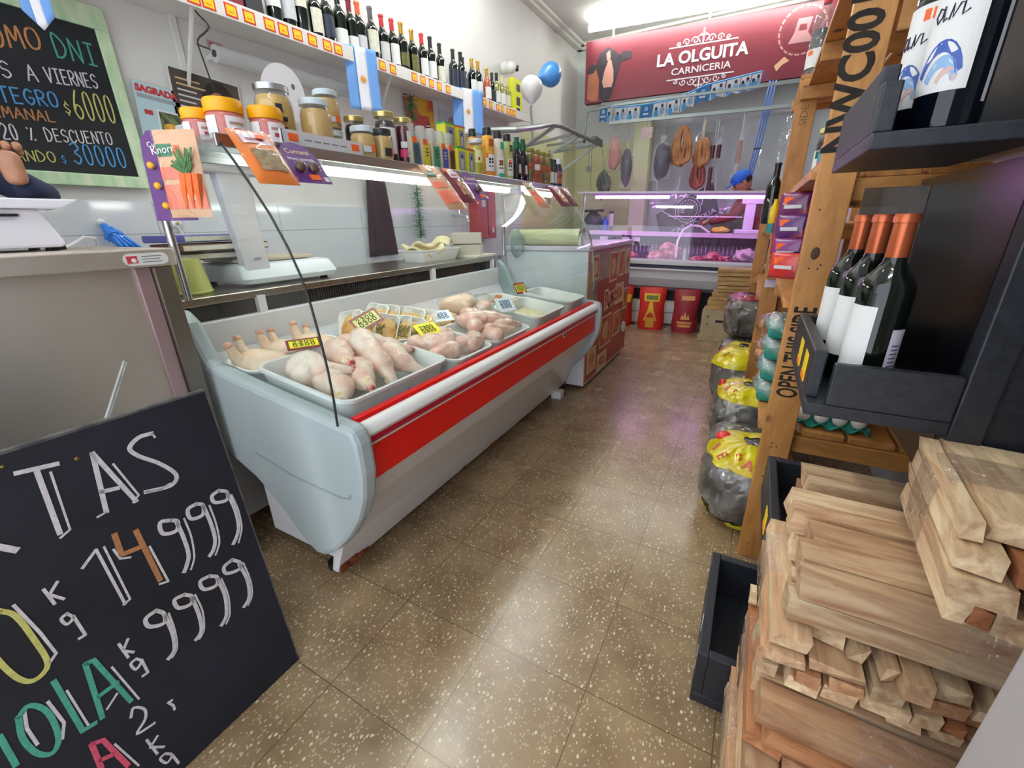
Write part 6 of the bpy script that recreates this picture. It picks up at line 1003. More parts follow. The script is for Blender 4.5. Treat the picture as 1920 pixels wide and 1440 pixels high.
# rail frame
t = thing('hanging_rail', 'grey steel tube rail for hanging meat under the red sign', 'rail', (-.5, 3.95, 2.1)); fg = mat('frame_steel', '#8b9190', .4, .7); q = .014
P = [(-1.425, 3.93, 2.145), (.60, 4.02, 2.105)]; MB().beam(P[0], P[1], .03, .03).build('bar', fg, t); MB().beam((-1.415, 3.93, 2.13), (-1.40, 3.93, 2.32), .025, .025).build('upright', fg, t)
for a, b_ in (((-1.40, 3.93, 2.31), (-1.70, 3.95, 2.29)), ((-1.70, 3.95, 2.30), (-1.72, 3.95, 1.98)), ((-1.40, 3.93, 2.31), (.60, 4.02, 2.30)), ((-1.70, 3.95, 2.0), (-2.19, 3.95, 2.0)), ((.60, 4.02, 2.11), (.85, 4.02, 2.11)), ((.60, 4.02, 2.30), (.85, 4.02, 2.30))): MB().beam(a, b_, .022, .022).build('tube', fg, t)
# wall arm with pulley, balloons tied to it
t = thing('wall_bracket', 'bent grey steel arm reaching from the left wall towards the rear counter', 'bracket', (-2.19, 2.8, 1.8)); MB().tube([(-2.19, 2.0, 1.86), (-1.95, 2.04, 1.85), (-1.66, 2.16, 1.845), (-1.62, 2.44, 1.90), (-1.62, 2.80, 1.98), (-1.62, 3.02, 2.0), (-1.62, 3.30, 1.998), (-1.62, 3.666, 1.994), (-1.62, 4.28, 1.99)], .022, 8).build('arm', fg, t)
for a, b_ in (((-1.62, 2.87, 1.975), (-1.62, 2.26, 1.73)), ((-1.62, 2.26, 1.73), (-2.19, 2.26, 1.70)), ((-2.19, 3.30, 1.90), (-1.62, 3.34, 1.98)), ((-2.19, 3.40, 1.70), (-1.62, 3.52, 1.985)), ((-2.19, 4.1, 1.94), (-1.62, 4.14, 1.98)), ((-2.19, 4.0, 1.62), (-1.62, 4.14, 1.98)), ((-2.18, 4.0, 1.35), (-2.18, 4.0, 1.95))): MB().beam(a, b_, .024, .024).build('brace', fg, t)
MB().beam((-1.62, 3.98, 2.03), (-1.62, 4.24, 2.02), .05, .035).build('pulley_block', mat('block_grey', '#6a706e', .4, .6), t); MB().tube([(-1.62, 3.86, 1.98), (-1.62, 3.86, 1.73)], .004, 6).build('chain', fg, t); MB().lathe([(.012, -.008), (.03, -.008), (.034, 0), (.03, .008), (.012, .008)], 16, Matrix.Translation((-1.62, 3.86, 1.70)) @ Matrix.Rotation(R(90), 4, 'X')).build('pulley_wheel', fg, t); MB().tube([(-1.62, 3.94, 1.98), (-1.62, 3.95, 1.5), (-1.58, 3.96, 1.45)], .004, 6).build('cord', fg, t)
def balloon(label, c, r, axis, m):
    t = thing('balloon', label, 'balloon', c); c = Vector(c); a = Vector(axis).normalized(); u = a.orthogonal().normalized(); w = a.cross(u); M = Matrix(((u.x, w.x, a.x, c.x), (u.y, w.y, a.y, c.y), (u.z, w.z, a.z, c.z), (0, 0, 0, 1)))
    MB().lathe([(r*.05, -r*1.32), (r*.1, -r*1.24), (r*.42, -r*.98), (r*.78, -r*.58), (r*.97, -r*.1), (r, r*.15), (r*.9, r*.55), (r*.6, r*.88), (r*.25, r*1.03), (0, r*1.06)], 24, M).build('skin', m, t); MB().lathe([(r*.12, -r*1.4), (r*.04, -r*1.3)], 10, M).build('knot', m, t); return t
t = balloon('white balloon standing on a thin tube above the wall arm', (-1.62, 2.38, 2.165), .092, (-.1, .2, 1), mat('balloon_white', '#d9d8d8', .3, coat=.3)); MB().tube([(-1.62, 2.36, 2.04), (-1.62, 2.38, 1.95), (-1.62, 2.40, 1.80)], .010, 8).build('stick', fg, t)
t = balloon('bright blue balloon beside the white one', (-1.60, 2.70, 2.335), .095, (.5, .85, .25), mat('balloon_blue', '#4a90d8', .3, coat=.3)); MB().tube([(-1.66, 2.61, 2.30), (-1.64, 2.5, 2.22), (-1.62, 2.42, 2.16)], .003, 5).build('string', metalW, t)
# machine, bottle and knife stand at the left of the back room
t = thing('back_bench', 'low bench at the left of the back room', 'bench', (-1.65, 4.35, 0)); MB().bb((-2.15, 4.2, .96), (-1.35, 4.55, 1.0)).build('top', mat('bench_grey', '#9a9c92', .4), t); MB().bb((-2.12, 4.24, 0), (-1.38, 4.52, .96)).build('cabinet', mat('bench_cream', '#b9ba98', .5), t)
t = thing('meat_slicer', 'dark grey rounded machine at the left of the back room', 'machine', (-1.68, 4.32, 1.0)); MB().ball((-1.70, 4.34, 1.13), (.12, .10, .12), 3).bb((-1.80, 4.26, 1.001), (-1.60, 4.42, 1.06)).build('housing', mat('machine_grey', '#4c4f54', .35), t); MB().bb((-1.80, 4.26, 1.245), (-1.58, 4.4, 1.275)).build('hopper', mat('machine_dark', '#2c2e32', .4), t, bevel=.004); MB().tube([(-1.70, 4.33, 1.23), (-1.70, 4.33, 1.26)], .05, 12).build('neck', mat('machine_dark', '#2c2e32', .4), t)
t = thing('blue_bottle', 'blue bottle beside the dark machine', 'bottle', (-1.53, 4.3, 1.0)); MB().lathe([(0, 0), (.04, 0), (.042, .01), (.042, .13), (.018, .17), (.018, .19), (0, .19)], 16, Matrix.Translation((-1.53, 4.3, 1.0))).build('bottle', mat('bottle_blue', '#1f56b8', .3), t)
t = thing('thermos', 'slim black and grey flask right of the blue bottle', 'flask', (-1.45, 4.3, 1.0)); MB().lathe([(0, 0), (.03, 0), (.03, .25), (.0, .25)], 16, Matrix.Translation((-1.45, 4.3, 1.0))).build('body', dkp, t); MB().lathe([(.0305, .08), (.0305, .22)], 16, Matrix.Translation((-1.45, 4.3, 1.0))).build('sleeve', paper['grey'], t)
t = thing('dark_bag', 'dark crumpled plastic bag hanging at the left of the back room', 'bag', (-1.62, 4.45, 1.38)); MB().ball((-1.62, 4.45, 1.56), (.085, .05, .17), 3, .4, 4., 5).build('bag', mat('bag_dark', '#3a423c', .3, col2='#6a7268', vs=14, bump=.6, bs=14), t); MB().tube([(-1.62, 4.45, 1.72), (-1.62, 4.30, 1.98)], .003, 5).build('cord', fg, t)
t = thing('blue_hoses', 'bundle of thin blue hoses hanging before the curtain', 'hose', (.10, 4.3, 1.5))
for k in range(3): MB().tube([(.07+.028*k, 4.47, 2.44), (.06+.026*k, 4.26, 2.12), (.035+.024*k, 4.26, 1.8), (.01+.02*k, 4.26, 1.56)], .007, 6).build('hose', mat('hose_blue', '#3a6ec4', .4), t)
MB().bb((.025, 4.25, 1.80), (.10, 4.272, 1.812)).build('clip', blackrub, t); t['category'] = 'hose'
t = thing('steel_dome', 'pale grey rounded machine head at the right behind the rear counter', 'machine', (.38, 4.38, 0)); MB().ball((.38, 4.38, 1.50), (.075, .06, .17), 3).build('dome', mat('dome_grey', '#9fb0b4', .3, coat=.3), t); MB().bb((.36, 4.365, 0), (.41, 4.392, 1.40)).build('stand', dkp, t)

# ================================================================ RED SIGN, BUNTING
SM = frame((-1.88, 4.345, 2.46), (1, .104, 0), (0, 0, 1)); SI = lambda x, z, d=0.: SM @ Vector((x, z, d))   # face frame: X along, Y up, Z out of the face
t = thing('shop_sign', 'wide dark red butcher sign with white lettering and a cow head', 'sign', (-.6, 4.45, 2.46)); SG = t
sred = mat('sign_red', '#70202f', .45, var=.05, vs=3); SW, SH = 2.7, .615
MB().prism([(0, 0), (SW, 0), (SW, SH), (0, SH)], lambda p, k: SI(p[0], p[1], -.10*k)).build('box', sred, t, bevel=.004)
sw = mat('sign_lettering', '#d9d2d6', .5)
text('name_letters', 'LA OLGUITA', .155, SM @ Matrix.Translation((1.255, .315, .002)), sw, t, .0045, .002, sx=1.02); text('trade_letters', 'CARNICERIA', .088, SM @ Matrix.Translation((1.265, .195, .002)), sw, t, .001, .0012, sx=1.18)
b = MB()
for zz, sg in ((.42, 1), (.125, -1)):
    b.stroke([(.93, zz), (1.60, zz)], .011, lambda u, v, h: SI(u, v, .001+h)); cx = 1.265; b.stroke([(cx, zz), (cx, zz+sg*.13)], .014, lambda u, v, h: SI(u, v, .001+h)); b.stroke([(cx-.03, zz+sg*.075), (cx+.03, zz+sg*.075)], .009, lambda u, v, h: SI(u, v, .001+h))
    for m in (-1, 1):
        for x, r in ((.08, .038), (.165, .034), (.24, .022)): b.stroke([(cx+m*(x+r*(1-k/16)*math.cos(k*.55)), zz+sg*(r*.95+r*(1-k/16)*math.sin(k*.55))) for k in range(14)], .009, lambda u, v, h: SI(u, v, .001+h))
        b.stroke([(cx+m*.03, zz+sg*.02), (cx+m*.06, zz+sg*.06), (cx+m*.02, zz+sg*.09)], .009, lambda u, v, h: SI(u, v, .001+h))
b.build('scroll_ornament', sw, t)
cd, ctan, cpk = mat('cow_dark', '#2e2430', .6, var=.2, vs=20), mat('cow_tan', '#9c5a3e', .6, var=.12, vs=10), mat('cow_muzzle', '#c08a7e', .6)
def flat(pts, m, name, d): MB().prism(pts, lambda p, k: SI(p[0], p[1], d-.0012*k)).build(name, m, t)
flat([(.03, .05), (.04, .33), (.10, .40), (.17, .33), (.16, .02), (.08, .02)], ctan, 'cow_neck', .0018); flat([(.12, .36), (.16, .47), (.26, .53), (.36, .47), (.42, .40), (.38, .26), (.34, .12), (.30, .02), (.22, .0), (.18, .04), (.17, .22)], cd, 'cow_head', .0030); flat([(.02, .34), (.08, .39), (.15, .37), (.10, .30), (.04, .29)], cd, 'cow_ear', .0030); flat([(.36, .42), (.44, .47), (.53, .45), (.52, .39), (.42, .37)], cd, 'cow_ear', .0030)
flat([(.27, .42), (.30, .40), (.33, .30), (.335, .20), (.31, .12), (.23, .12), (.205, .20), (.225, .30), (.25, .36)], cpk, 'cow_blaze', .0042); flat([(.22, .14), (.31, .14), (.32, .07), (.27, .03), (.21, .07)], cd, 'cow_nose', .0054); flat([(.24, .47), (.28, .50), (.29, .42), (.25, .40)], cpk, 'cow_patch', .0042)
bx, bz = 2.17, .395; b = MB()
for k in range(22): a = k*2*math.pi/22; b.stroke([(bx+.20*math.cos(a), bz+.20*math.sin(a)), (bx+.20*math.cos(a+.16), bz+.20*math.sin(a+.16))], .016, lambda u, v, h: SI(u, v, .001+h))
b.build('badge_ring', mat('badge_rose', '#b08078', .5), t); flat([(bx+.165*math.cos(k*.35), bz+.165*math.sin(k*.35)) for k in range(18)], mat('badge_maroon', '#6a1c2a', .5), 'badge_disc', .0016); flat([(bx-.07, bz-.02), (bx-.05, bz+.10), (bx+.07, bz+.10), (bx+.05, bz-.02), (bx+.11, bz-.10), (bx-.11, bz-.10)], mat('badge_pale', '#a8767a', .5), 'badge_figure', .0028); flat([(bx-.035, bz+.0), (bx+.035, bz+.0), (bx+.03, bz+.05), (bx-.03, bz+.05)], sred, 'badge_mark', .0040); flat([(bx-.20, bz-.27), (bx-.12, bz-.20), (bx-.07, bz-.24), (bx-.13, bz-.27), (bx-.17, bz-.32)], mat('badge_tail', '#c9a07a', .5), 'badge_ribbon', .0028)
MB().beam(SI(.2, -.02, -.05), SI(SW, -.02, -.05), .08, .03).build('lower_rail', mat('sign_rail', '#9a9a98', .4), t)
for x in (.3, 1.3, 2.3): MB().tube([SI(x, SH, -.05), SI(x, ZC-2.46, -.05)], .012, 8).build('hanger', metalW, t)
t = thing('bunting', 'string of sky blue team pennants under the red sign', 'bunting', (-.8, 4.2, 2.3)); st_ = mat('ribbon_blue', '#4a9ad8', .6); penb = mat('pennant_blue', '#2a6fae', .6, var=.15, vs=10); penp = mat('pennant_players', '#b9cfe0', .6, col2='#5a7fae', vs=22); pend = mat('player_dark', '#3a3038', .7); penw = mat('pennant_white', '#dfe6ee', .6)
MB().tube([(-1.40, 3.93, 2.325), (-1.59, 4.08, 2.345)], .003, 5).build('tie', st_, t); MB().tube([(.0, 4.25, 2.485), (.06, 4.47, 2.44)], .003, 5).build('tie', st_, t)
line = [(-1.59, 4.08, 2.345), (-1.40, 4.09, 2.32), (-1.10, 4.12, 2.315), (-.80, 4.16, 2.335), (-.50, 4.2, 2.43), (-.2, 4.23, 2.465), (.0, 4.25, 2.485)]
def at(q): q *= len(line)-1; i = min(int(q), len(line)-2); a, b_ = Vector(line[i]), Vector(line[i+1]); return a+(b_-a)*(q-i)
MB().tube([at(k/24) for k in range(25)], .008, 6).build('ribbon', st_, t)
for k in range(13):
    a, e = at((k+.04)/13), at((k+.96)/13); dn = Vector((-.01, .0, -.15)); m_ = (a+e)/2; m = penb if k in (0, 4, 8) else penw
    P = [a, e, e+dn, m_+dn*.8, a+dn]; off = Vector((0, -.002, 0)); b = MB(); b.add([p for p in P]+[p-off for p in P], [(0, 1, 2, 3, 4), (9, 8, 7, 6, 5)]+[(i, (i+1) % 5, 5+(i+1) % 5, 5+i) for i in range(5)]); o = b.build('pennant', m, t)
    if m is penb: MB().bb(tuple(m_+dn*.3+Vector((-.018, -.006, -.02))), tuple(m_+dn*.3+Vector((.018, -.003, .02)))).build('crest', mat('crest_pale', '#8fb9dc', .6), o); MB().bb(tuple(m_+dn*.62+Vector((-.03, -.006, -.008))), tuple(m_+dn*.62+Vector((.03, -.003, .008)))).build('print', penw, o)
    else:
        for j, (u, w) in enumerate(((-.26, .2), (.2, .05))):
            c = m_+(e-a)*u+dn*(.28+w); MB().ball(c+Vector((0, -.004, -.035)), (.026, .003, .042), 2, .2, k+j).build('player_shirt', penp if j else st_, o); MB().ball(c+Vector((0, -.005, .012)), (.014, .003, .018), 2).build('player_head', pend, o)

# ================================================================ WOODEN RACK ON THE RIGHT
pine = wood('rack_pine', '#c98f4e', '#a06a32', .7, .5, 9., True); stencil = mat('stencil_black', '#241d18', .8, var=.3, vs=30)
ZA = Matrix.Rotation(R(-90), 4, 'Y')          # turns a board's X (grain) upright
t = thing('wooden_rack', 'tall pine crate rack with black stencilled posts along the right wall', 'rack', (.55, 1.4, 0)); RK = t
def board(nme, lo, hi, axis, parent=None, m=pine):
    d = [abs(b-a) for a, b in zip(lo, hi)]; c = Vector([(a+b)/2 for a, b in zip(lo, hi)]); Q = {'x': Matrix(), 'y': Matrix.Rotation(R(90), 4, 'Z'), 'z': ZA}[axis]; L = {'x': d, 'y': [d[1], d[0], d[2]], 'z': [d[2], d[1], d[0]]}[axis]
    p = parent or RK; return link(nme, MB().box((0, 0, 0), L).mesh(nme, m), p, .0025, None, WM[p.name].inverted() @ Matrix.Translation(c) @ Q)
PO = [(.320, .114, 2.35, .082), (.270, 1.40, 1.735, .085), (.205, 2.65, 1.30, .085)]
for x, y, h, w in PO: board('post', (x, y, 0), (x+w, y+.045, h), 'z')
for x, y, h, w in PO: board('rear_post', (.76, y, 0), (.80, y+.045, min(h, 2.0)), 'z')
xs = lambda y: .322-.042*(y-.114)
def shelf(z, y0, y1, n=4, x1=.80):
    for k in range(n): a = xs((y0+y1)/2)+.012+(x1-xs((y0+y1)/2)-.02)*k/n; board('shelf_board', (a, y0, z-.02), (a+(x1-xs((y0+y1)/2)-.02)/n-.012, y1, z), 'y')
    for y in (y0-.01, (y0+y1)/2, y1-.03): board('crossbar', (xs(y)+.012, y, z-.075), (x1, y+.04, z-.021), 'x')
shelf(.50, .165, 1.385); shelf(1.245, .165, 1.385); shelf(1.72, .165, 1.385); shelf(.90, .165, 1.385); shelf(1.1, 1.455, 2.63); shelf(1.756, 1.40, 1.85); shelf(.72, 1.455, 2.63)
board('edge_board', (.325, .165, 1.722), (.345, 1.385, 1.77), 'y'); board('edge_board', (.325, .165, 1.247), (.345, 1.385, 1.275), 'y'); board('back_board', (.765, .17, 1.3), (.785, 2.6, 1.62), 'y'); board('back_board', (.765, .17, .55), (.785, 2.6, .85), 'y'); board('side_board', (.41, .12, 1.52), (.76, .14, 1.62), 'x'); board('side_board', (.41, .12, 1.28), (.76, .14, 1.36), 'x')
SF = lambda x, z, s=1: frame((x, .1135, z), (0, 0, 1), (-1, 0, 0))
text('stencil_letters', 'NWC001', .092, SF(.352, 1.446), stencil, RK, .003, .0004, sx=.90); text('stencil_letters', 'OPEN THIS SIDE', .075, SF(.362, .757), stencil, RK, .0014, .0004, sx=.515)
text('stencil_letters', 'THIS SIDE', .06, frame((.305, 1.3995, .95), (0, 0, 1), (-1, 0, 0)), stencil, RK, .0, .0004, sx=.75)
text('stencil_letters', 'SIDE UP', .045, frame((.312, 1.3995, 1.62), (0, 0, 1), (-1, 0, 0)), mat('stencil_faded', '#7a5a38', .8), RK, .0, .0004)
knot = mat('wood_knot', '#4a2a16', .6); nail = mat('nail_hole', '#33211a', .7)
for x, z, a, b_ in ((.352, 1.04, .011, .017), (.378, .40, .013, .016), (.350, .365, .005, .006)): MB().ball((x, .1138, z), (a, .0008, b_), 2).build('knot', knot, RK)
for x, z in ((.345, 1.0), (.37, 1.01), (.365, 1.0), (.34, 1.15), (.345, .86), (.37, .85), (.35, .46), (.365, .45), (.35, .445), (.37, .34), (.345, .335), (.345, .06)): MB().ball((x, .1138, z), (.0028, .0008, .0028), 1).build('nail', nail, RK)
# goods on the rack
cl = clear('clear_plastic', '#f3f5f4', 1.3, .08, '#e8ecea', bump=.2, bs=20, base=.03); redcap = mat('red_cap', '#c22430', .4)
for x, y, d in ((.40, 1.46, 'right'), (.325, 1.52, 'left')):
    t = thing('vinegar_bottle', '%s one of two clear plastic bottles with red caps on top of the far rack' % d, 'bottle', (x, y, 1.757)); MB().lathe([(0, 0), (.043, 0), (.045, .01), (.040, .05), (.045, .09), (.045, .15), (.036, .19), (.044, .21), (.036, .255), (.016, .29), (.015, .30)], 20).build('body', cl, t, world=False); MB().lathe([(0, .006), (.040, .006), (.039, .12), (.042, .15), (.040, .19), (0, .20)], 16).build('vinegar', mat('vinegar_grey', '#4a4c50', .2, coat=.4), t, world=False); MB().lathe([(.017, .292), (.018, .318), (0, .32)], 14).build('cap', redcap, t, world=False); patch(t, .0458, .04, .115, paper['white'], 150, 300); sticker(t, .046, .10, 225, .022, .018)
t = thing('wine_bottle', 'dark bottle peeping out behind the second rack post', 'bottle', (.245, 1.52, 1.101)); link('body', BC[('body', 'dark_bottle_glass', 1.0)], t); link('capsule', BC[('capsule', 'black', 1.0)], t)
t = thing('milk_carton', 'white carton with green and blue print behind the second rack post', 'carton', (.252, 1.62, 1.101)); MB().box((0, 0, .09), (.05, .07, .18)).build('carton', paper['white'], t, world=False, bevel=.003); MB().box((-.0255, 0, .05), (.001, .06, .06)).build('print', mat('print_sky', '#4a7ac0', .5), t, world=False); MB().box((0, -.0355, .12), (.04, .001, .05)).build('print', mat('print_leafgreen', '#5a9a4a', .5), t, world=False)
z = 1.247
t = jar('dark jar with yellow lid and green-white label on the middle rack shelf', .375, .66, .17, .036, jam, mat('lid_yellow', '#d8cf8a', .4), z=z, fill=.82, rz=0); patch(t, .0366, .03, .10, paper['white'], 180, 300); patch(t, .0374, .075, .098, mat('label_green', '#1f5a35', .5), 205, 250, 'label_print')
for x, y, d in ((.385, .50, 'nearer the first post'), (.40, .90, 'farther from the first post')):
    t = thing('soda_bottle', 'clear bottle of dark drink with red cap, '+d, 'bottle', (x, y, z)); MB().lathe([(0, 0), (.034, 0), (.036, .01), (.036, .15), (.030, .18), (.014, .225), (.013, .235)], 18).build('body', cl, t, world=False); MB().lathe([(0, .004), (.033, .005), (.033, .15), (.02, .19), (0, .19)], 16).build('drink', jam, t, world=False); MB().lathe([(.015, .228), (.016, .25), (0, .252)], 12).build('cap', redcap, t, world=False); patch(t, .0366, .04, .10, mat('label_pale', '#c9d8d0', .5), 170, 320)
t = thing('snack_bag', 'shiny blue and red packet beside the jar on the middle rack shelf', 'packet', (.362, .56, z)); MB().ball((0, 0, .06), (.02, .035, .06), 3, .2, 2., 6).build('bag', mat('packet_cyan', '#2a9ac8', .3, col2='#c92f3a', vs=18, coat=.4, thr=(.45, .55)), t, world=False)
t = thing('yellow_bottle', 'yellow bottle with teal foot hanging outside the second post', 'bottle', (.262, 1.36, 1.06)); MB().lathe([(0, 0), (.022, 0), (.022, .045), (0, .045)], 14).build('base', mat('teal_can', '#1f7f86', .4), t, world=False); MB().lathe([(.018, .045), (.020, .05), (.020, .12), (.010, .14), (.009, .16), (0, .16)], 14).build('body', mat('yellow_can', '#e3bd1c', .4), t, world=False)
b = MB(); b.beam((0, .012, .08), (0, .045, .08), .006, .006).build('peg', nail, t, world=False)
PKC = [('#6a1f5a', .62, 1.13), ('#a8242c', .78, 1.09), ('#5a2470', .60, 1.055), ('#8f1f34', .92, 1.05), ('#7a2a7a', .56, .975), ('#c92f2a', .50, .93), ('#b5302c', .80, .99)]
for i, (c, y, zz) in enumerate(PKC):
    t = thing('spice_packet', '%s of the red and purple packets clipped to the rack, from the top' % ORD[i], 'packet', (.31, y, zz)); M = Matrix.Rotation(R(62), 4, 'Z')
    def fn(u, v): return M @ Vector(((.001-.012*math.sin(math.pi*u)*math.sin(math.pi*v)), .10*(.5-u), .085*v))
    o = MB().grid(fn, 8, 8).build('packet', mat('clip_packet_'+c, c, .35, col2='#8f3a5a' if i % 2 else '#b85a4a', vs=22, coat=.5, thr=(.5, .75)), t, world=False); o.modifiers.new('body', 'SOLIDIFY').thickness = .006
    for k, (u, v, w, h, mm) in enumerate(((.3, .7, .03, .022, stkO), (.5, .45, .06, .012, paper['grey']))): q = M.inverted() @ fn(u, v); MB().box((q.x-.0045, q.y, q.z), (.004, w, h), M).build(('price_sticker', 'label')[k], mm, t, world=False)
    MB().beam((.0, .0, .084), (.03, .02, .087), .004, .004).build('clip', nail, t, world=False)
t = thing('paper_note', 'blank white paper note pinned to the second rack post', 'note', (.27, 1.39, .78)); MB().add([(.285, 1.3985, .90), (.345, 1.3985, .90), (.345, 1.39, .78), (.28, 1.385, .78), (.285, 1.3975, .90), (.345, 1.3975, .90), (.345, 1.389, .78), (.28, 1.384, .78)], [(0, 1, 2, 3), (4, 7, 6, 5), (0, 4, 5, 1), (3, 2, 6, 7), (0, 3, 7, 4), (1, 5, 6, 2)]).build('paper', mat('note_lilac', '#d5cbe4', .7), t)
netm = mat('bread_brown', '#a9714a', .6, col2='#d0a37e', vs=30, bump=.3, bs=30)
for i, (y, zz, d) in enumerate(((1.02, .60, 'upper'), (.92, .50, 'lower'))):
    t = thing('biscuit_bag', d+' clear bag of small brown biscuits at the rack edge', 'bag', (.36, y, zz+.002)); b = MB()
    for k in range(12): o = MB().ball((-.035+random.uniform(-.025, .03), -.08+.0155*k, .05+random.uniform(-.03, .03)), (.024, .022, .022), 2, .2, k).build('biscuit', netm, t, world=False)
    MB().ball((-.03, 0, .05), (.06, .12, .062), 3, .2, i*3., 5).build('bag', film, t, world=False)
board('ledge', (.300, .80, .585), (.42, 1.15, .60), 'y')
eggW = mat('egg_white_shell', '#dcd6cc', .5); teal = mat('egg_tray_teal', '#1f8a78', .7, var=.12, vs=20); wrap = clear('egg_wrap', '#e9f6f6', 1.5, .30, '#cfe6e6', bump=1., bs=26, base=.06)
egg_me = MB().ball((0, 0, 0), (.021, .021, .027), 3).mesh('egg', eggW)
def egg_tray(label, x, y, z, nx, ny, parent_label):
    t = thing('egg_tray', label, 'egg tray', (x, y, z)); w, d = nx*.048+.01, ny*.048+.01; b = MB()
    def fn(u, v): X_, Y_ = u*nx, v*ny; return ((u-.5)*w, (v-.5)*d, .013-.010*math.cos(2*math.pi*X_)*math.cos(2*math.pi*Y_))
    o = b.grid(fn, nx*8, ny*8).build('carton', teal, t, world=False); s_ = o.modifiers.new('pulp', 'SOLIDIFY'); s_.thickness = .003
    for i in range(nx):
        for j in range(ny): e = link('egg', egg_me, None, 0, None, Matrix.Translation((x+(-nx/2+.5+i)*.048, y+(-ny/2+.5+j)*.048, z+.036))); tag(e, 'white egg sitting in the '+parent_label, 'egg', 'eggs in the '+parent_label)
    return t
egg_tray('open teal egg tray on the low rack shelf behind the first post', .50, .29, .502, 4, 4, 'open teal tray')
for k in range(4):
    t = thing('wrapped_egg_pack', '%s from the bottom of the wrapped teal egg packs behind the first post' % ORD[k], 'egg pack', (.335, .46+.02*k, .502+.0742*k), 0); MB().bb((.295, .36+.02*k, .502+.0742*k), (.40, .58+.02*k, .54+.0742*k)).build('carton', teal, t, bevel=.012)
    for j in range(4): MB().ball((.32, .40+.02*k+.048*j, .546+.0742*k), (.022, .021, .023), 2).build('egg', eggW, t)
    MB().ball((.345, .47+.02*k, .54+.0742*k), (.068, .135, .037), 3, .12, k*3., 8).build('film', wrap, t)
# charcoal bags on the floor
charc = mat('charcoal_bag', '#4a4744', .22, col2='#8d8a86', vs=7, bump=.9, bs=11, coat=.6, thr=(.4, .72)); yelb = mat('bag_yellow', '#d8cf1c', .3, col2='#c9a81c', vs=8, coat=.5, bump=.5, bs=14); redp = mat('bag_red_print', '#b82a20', .4); maro = mat('bag_maroon_print', '#8f2a3c', .35, coat=.4)
def sgnp(v, e): return math.copysign(abs(v)**e, v)
def charcoal(label, x, y, w, d, h, seed, yaw=0, bands=(), z=0., grp='charcoal bags along the rack'):
    t = thing('charcoal_bag', label, 'charcoal bag', (x, y, z), R(yaw), grp)
    def surf(a, v, k=1.): 
        q = -math.pi/2+math.pi*v; r = max(math.cos(q), 0)**.55; P_ = Vector((math.cos(a)*1.3+seed, math.sin(a)*1.3, v*2.6)); n_ = 1+.16*noise.noise(P_)+.22*(.4-abs(noise.noise(P_*2.6)))+.10*(.4-abs(noise.noise(P_*6)))
        return (w/2*k*r*sgnp(math.cos(a), .7)*n_, d/2*k*r*sgnp(math.sin(a), .7)*n_, max(.0015, h*(.5+.5*sgnp(math.sin(q), .75))*(.94+.06*n_)+(.004 if k > 1 and v > .9 else 0)))
    MB().grid(lambda u, v: surf(2*math.pi*u, v), 64, 44).build('sack', charc, t, world=False)
    for v0, v1, m in bands: MB().grid(lambda u, v: (lambda p: p)(surf(2*math.pi*u, v0+(v1-v0)*v, 1.03)), 64, 14).build('printed_band', m, t, world=False)
    return t, surf
def letters(t, surf, v, a0, body, size):
    for i, ch in enumerate(body):
        a = R(a0+24*i); p = Vector(surf(a, v, 1.03)); q = Vector(surf(a+.05, v, 1.03)); u = Vector(surf(a, v+.05, 1.03))-p; text('print_letters', ch, size, WM[t.name] @ frame(p, q-p, u), redp, t, .001, .0005)
t, s_ = charcoal('grey charcoal bag with yellow top and bottom by the first rack post', .315, .375, .30, .36, .325, 1., 8, ((.02, .30, yelb), (.70, .985, yelb))); letters(t, s_, .80, 190, 'LEÑA', .055); letters(t, s_, .2, 200, 'LEÑA', .04); MB().ball(s_(R(165), .86, 1.0), (.03, .03, .02), 2, .3).build('tie', mat('tie_red', '#d8303a', .4), t, world=False)
charcoal('plain grey folded charcoal bag squeezed between the two yellow printed ones', .29, .70, .27, .17, .24, 4., -5)
t, s_ = charcoal('charcoal bag with yellow and red printed top, second along the rack', .29, .99, .29, .36, .345, 7., 5, ((.72, .985, yelb),)); letters(t, s_, .86, 200, 'LE', .05); MB().ball(s_(R(170), .80, 1.0), (.02, .03, .025), 2, .3).build('red_mark', redp, t, world=False)
t, s_ = charcoal('tallest charcoal bag with wide yellow printed top, third along the rack', .24, 1.70, .30, .44, .36, 11., -6, ((.62, .985, yelb),)); letters(t, s_, .80, 185, 'LEÑA', .05)
for i, (y, z, d) in enumerate(((2.2, 0., 'lower'), (2.25, .30, 'upper'))): t, s_ = charcoal(d+' of two grey and maroon bags at the far end of the rack', .215, y, .26, .40, .31, 15.+i*3, 6*i, ((.80, .97, maro),) if i else (), z)

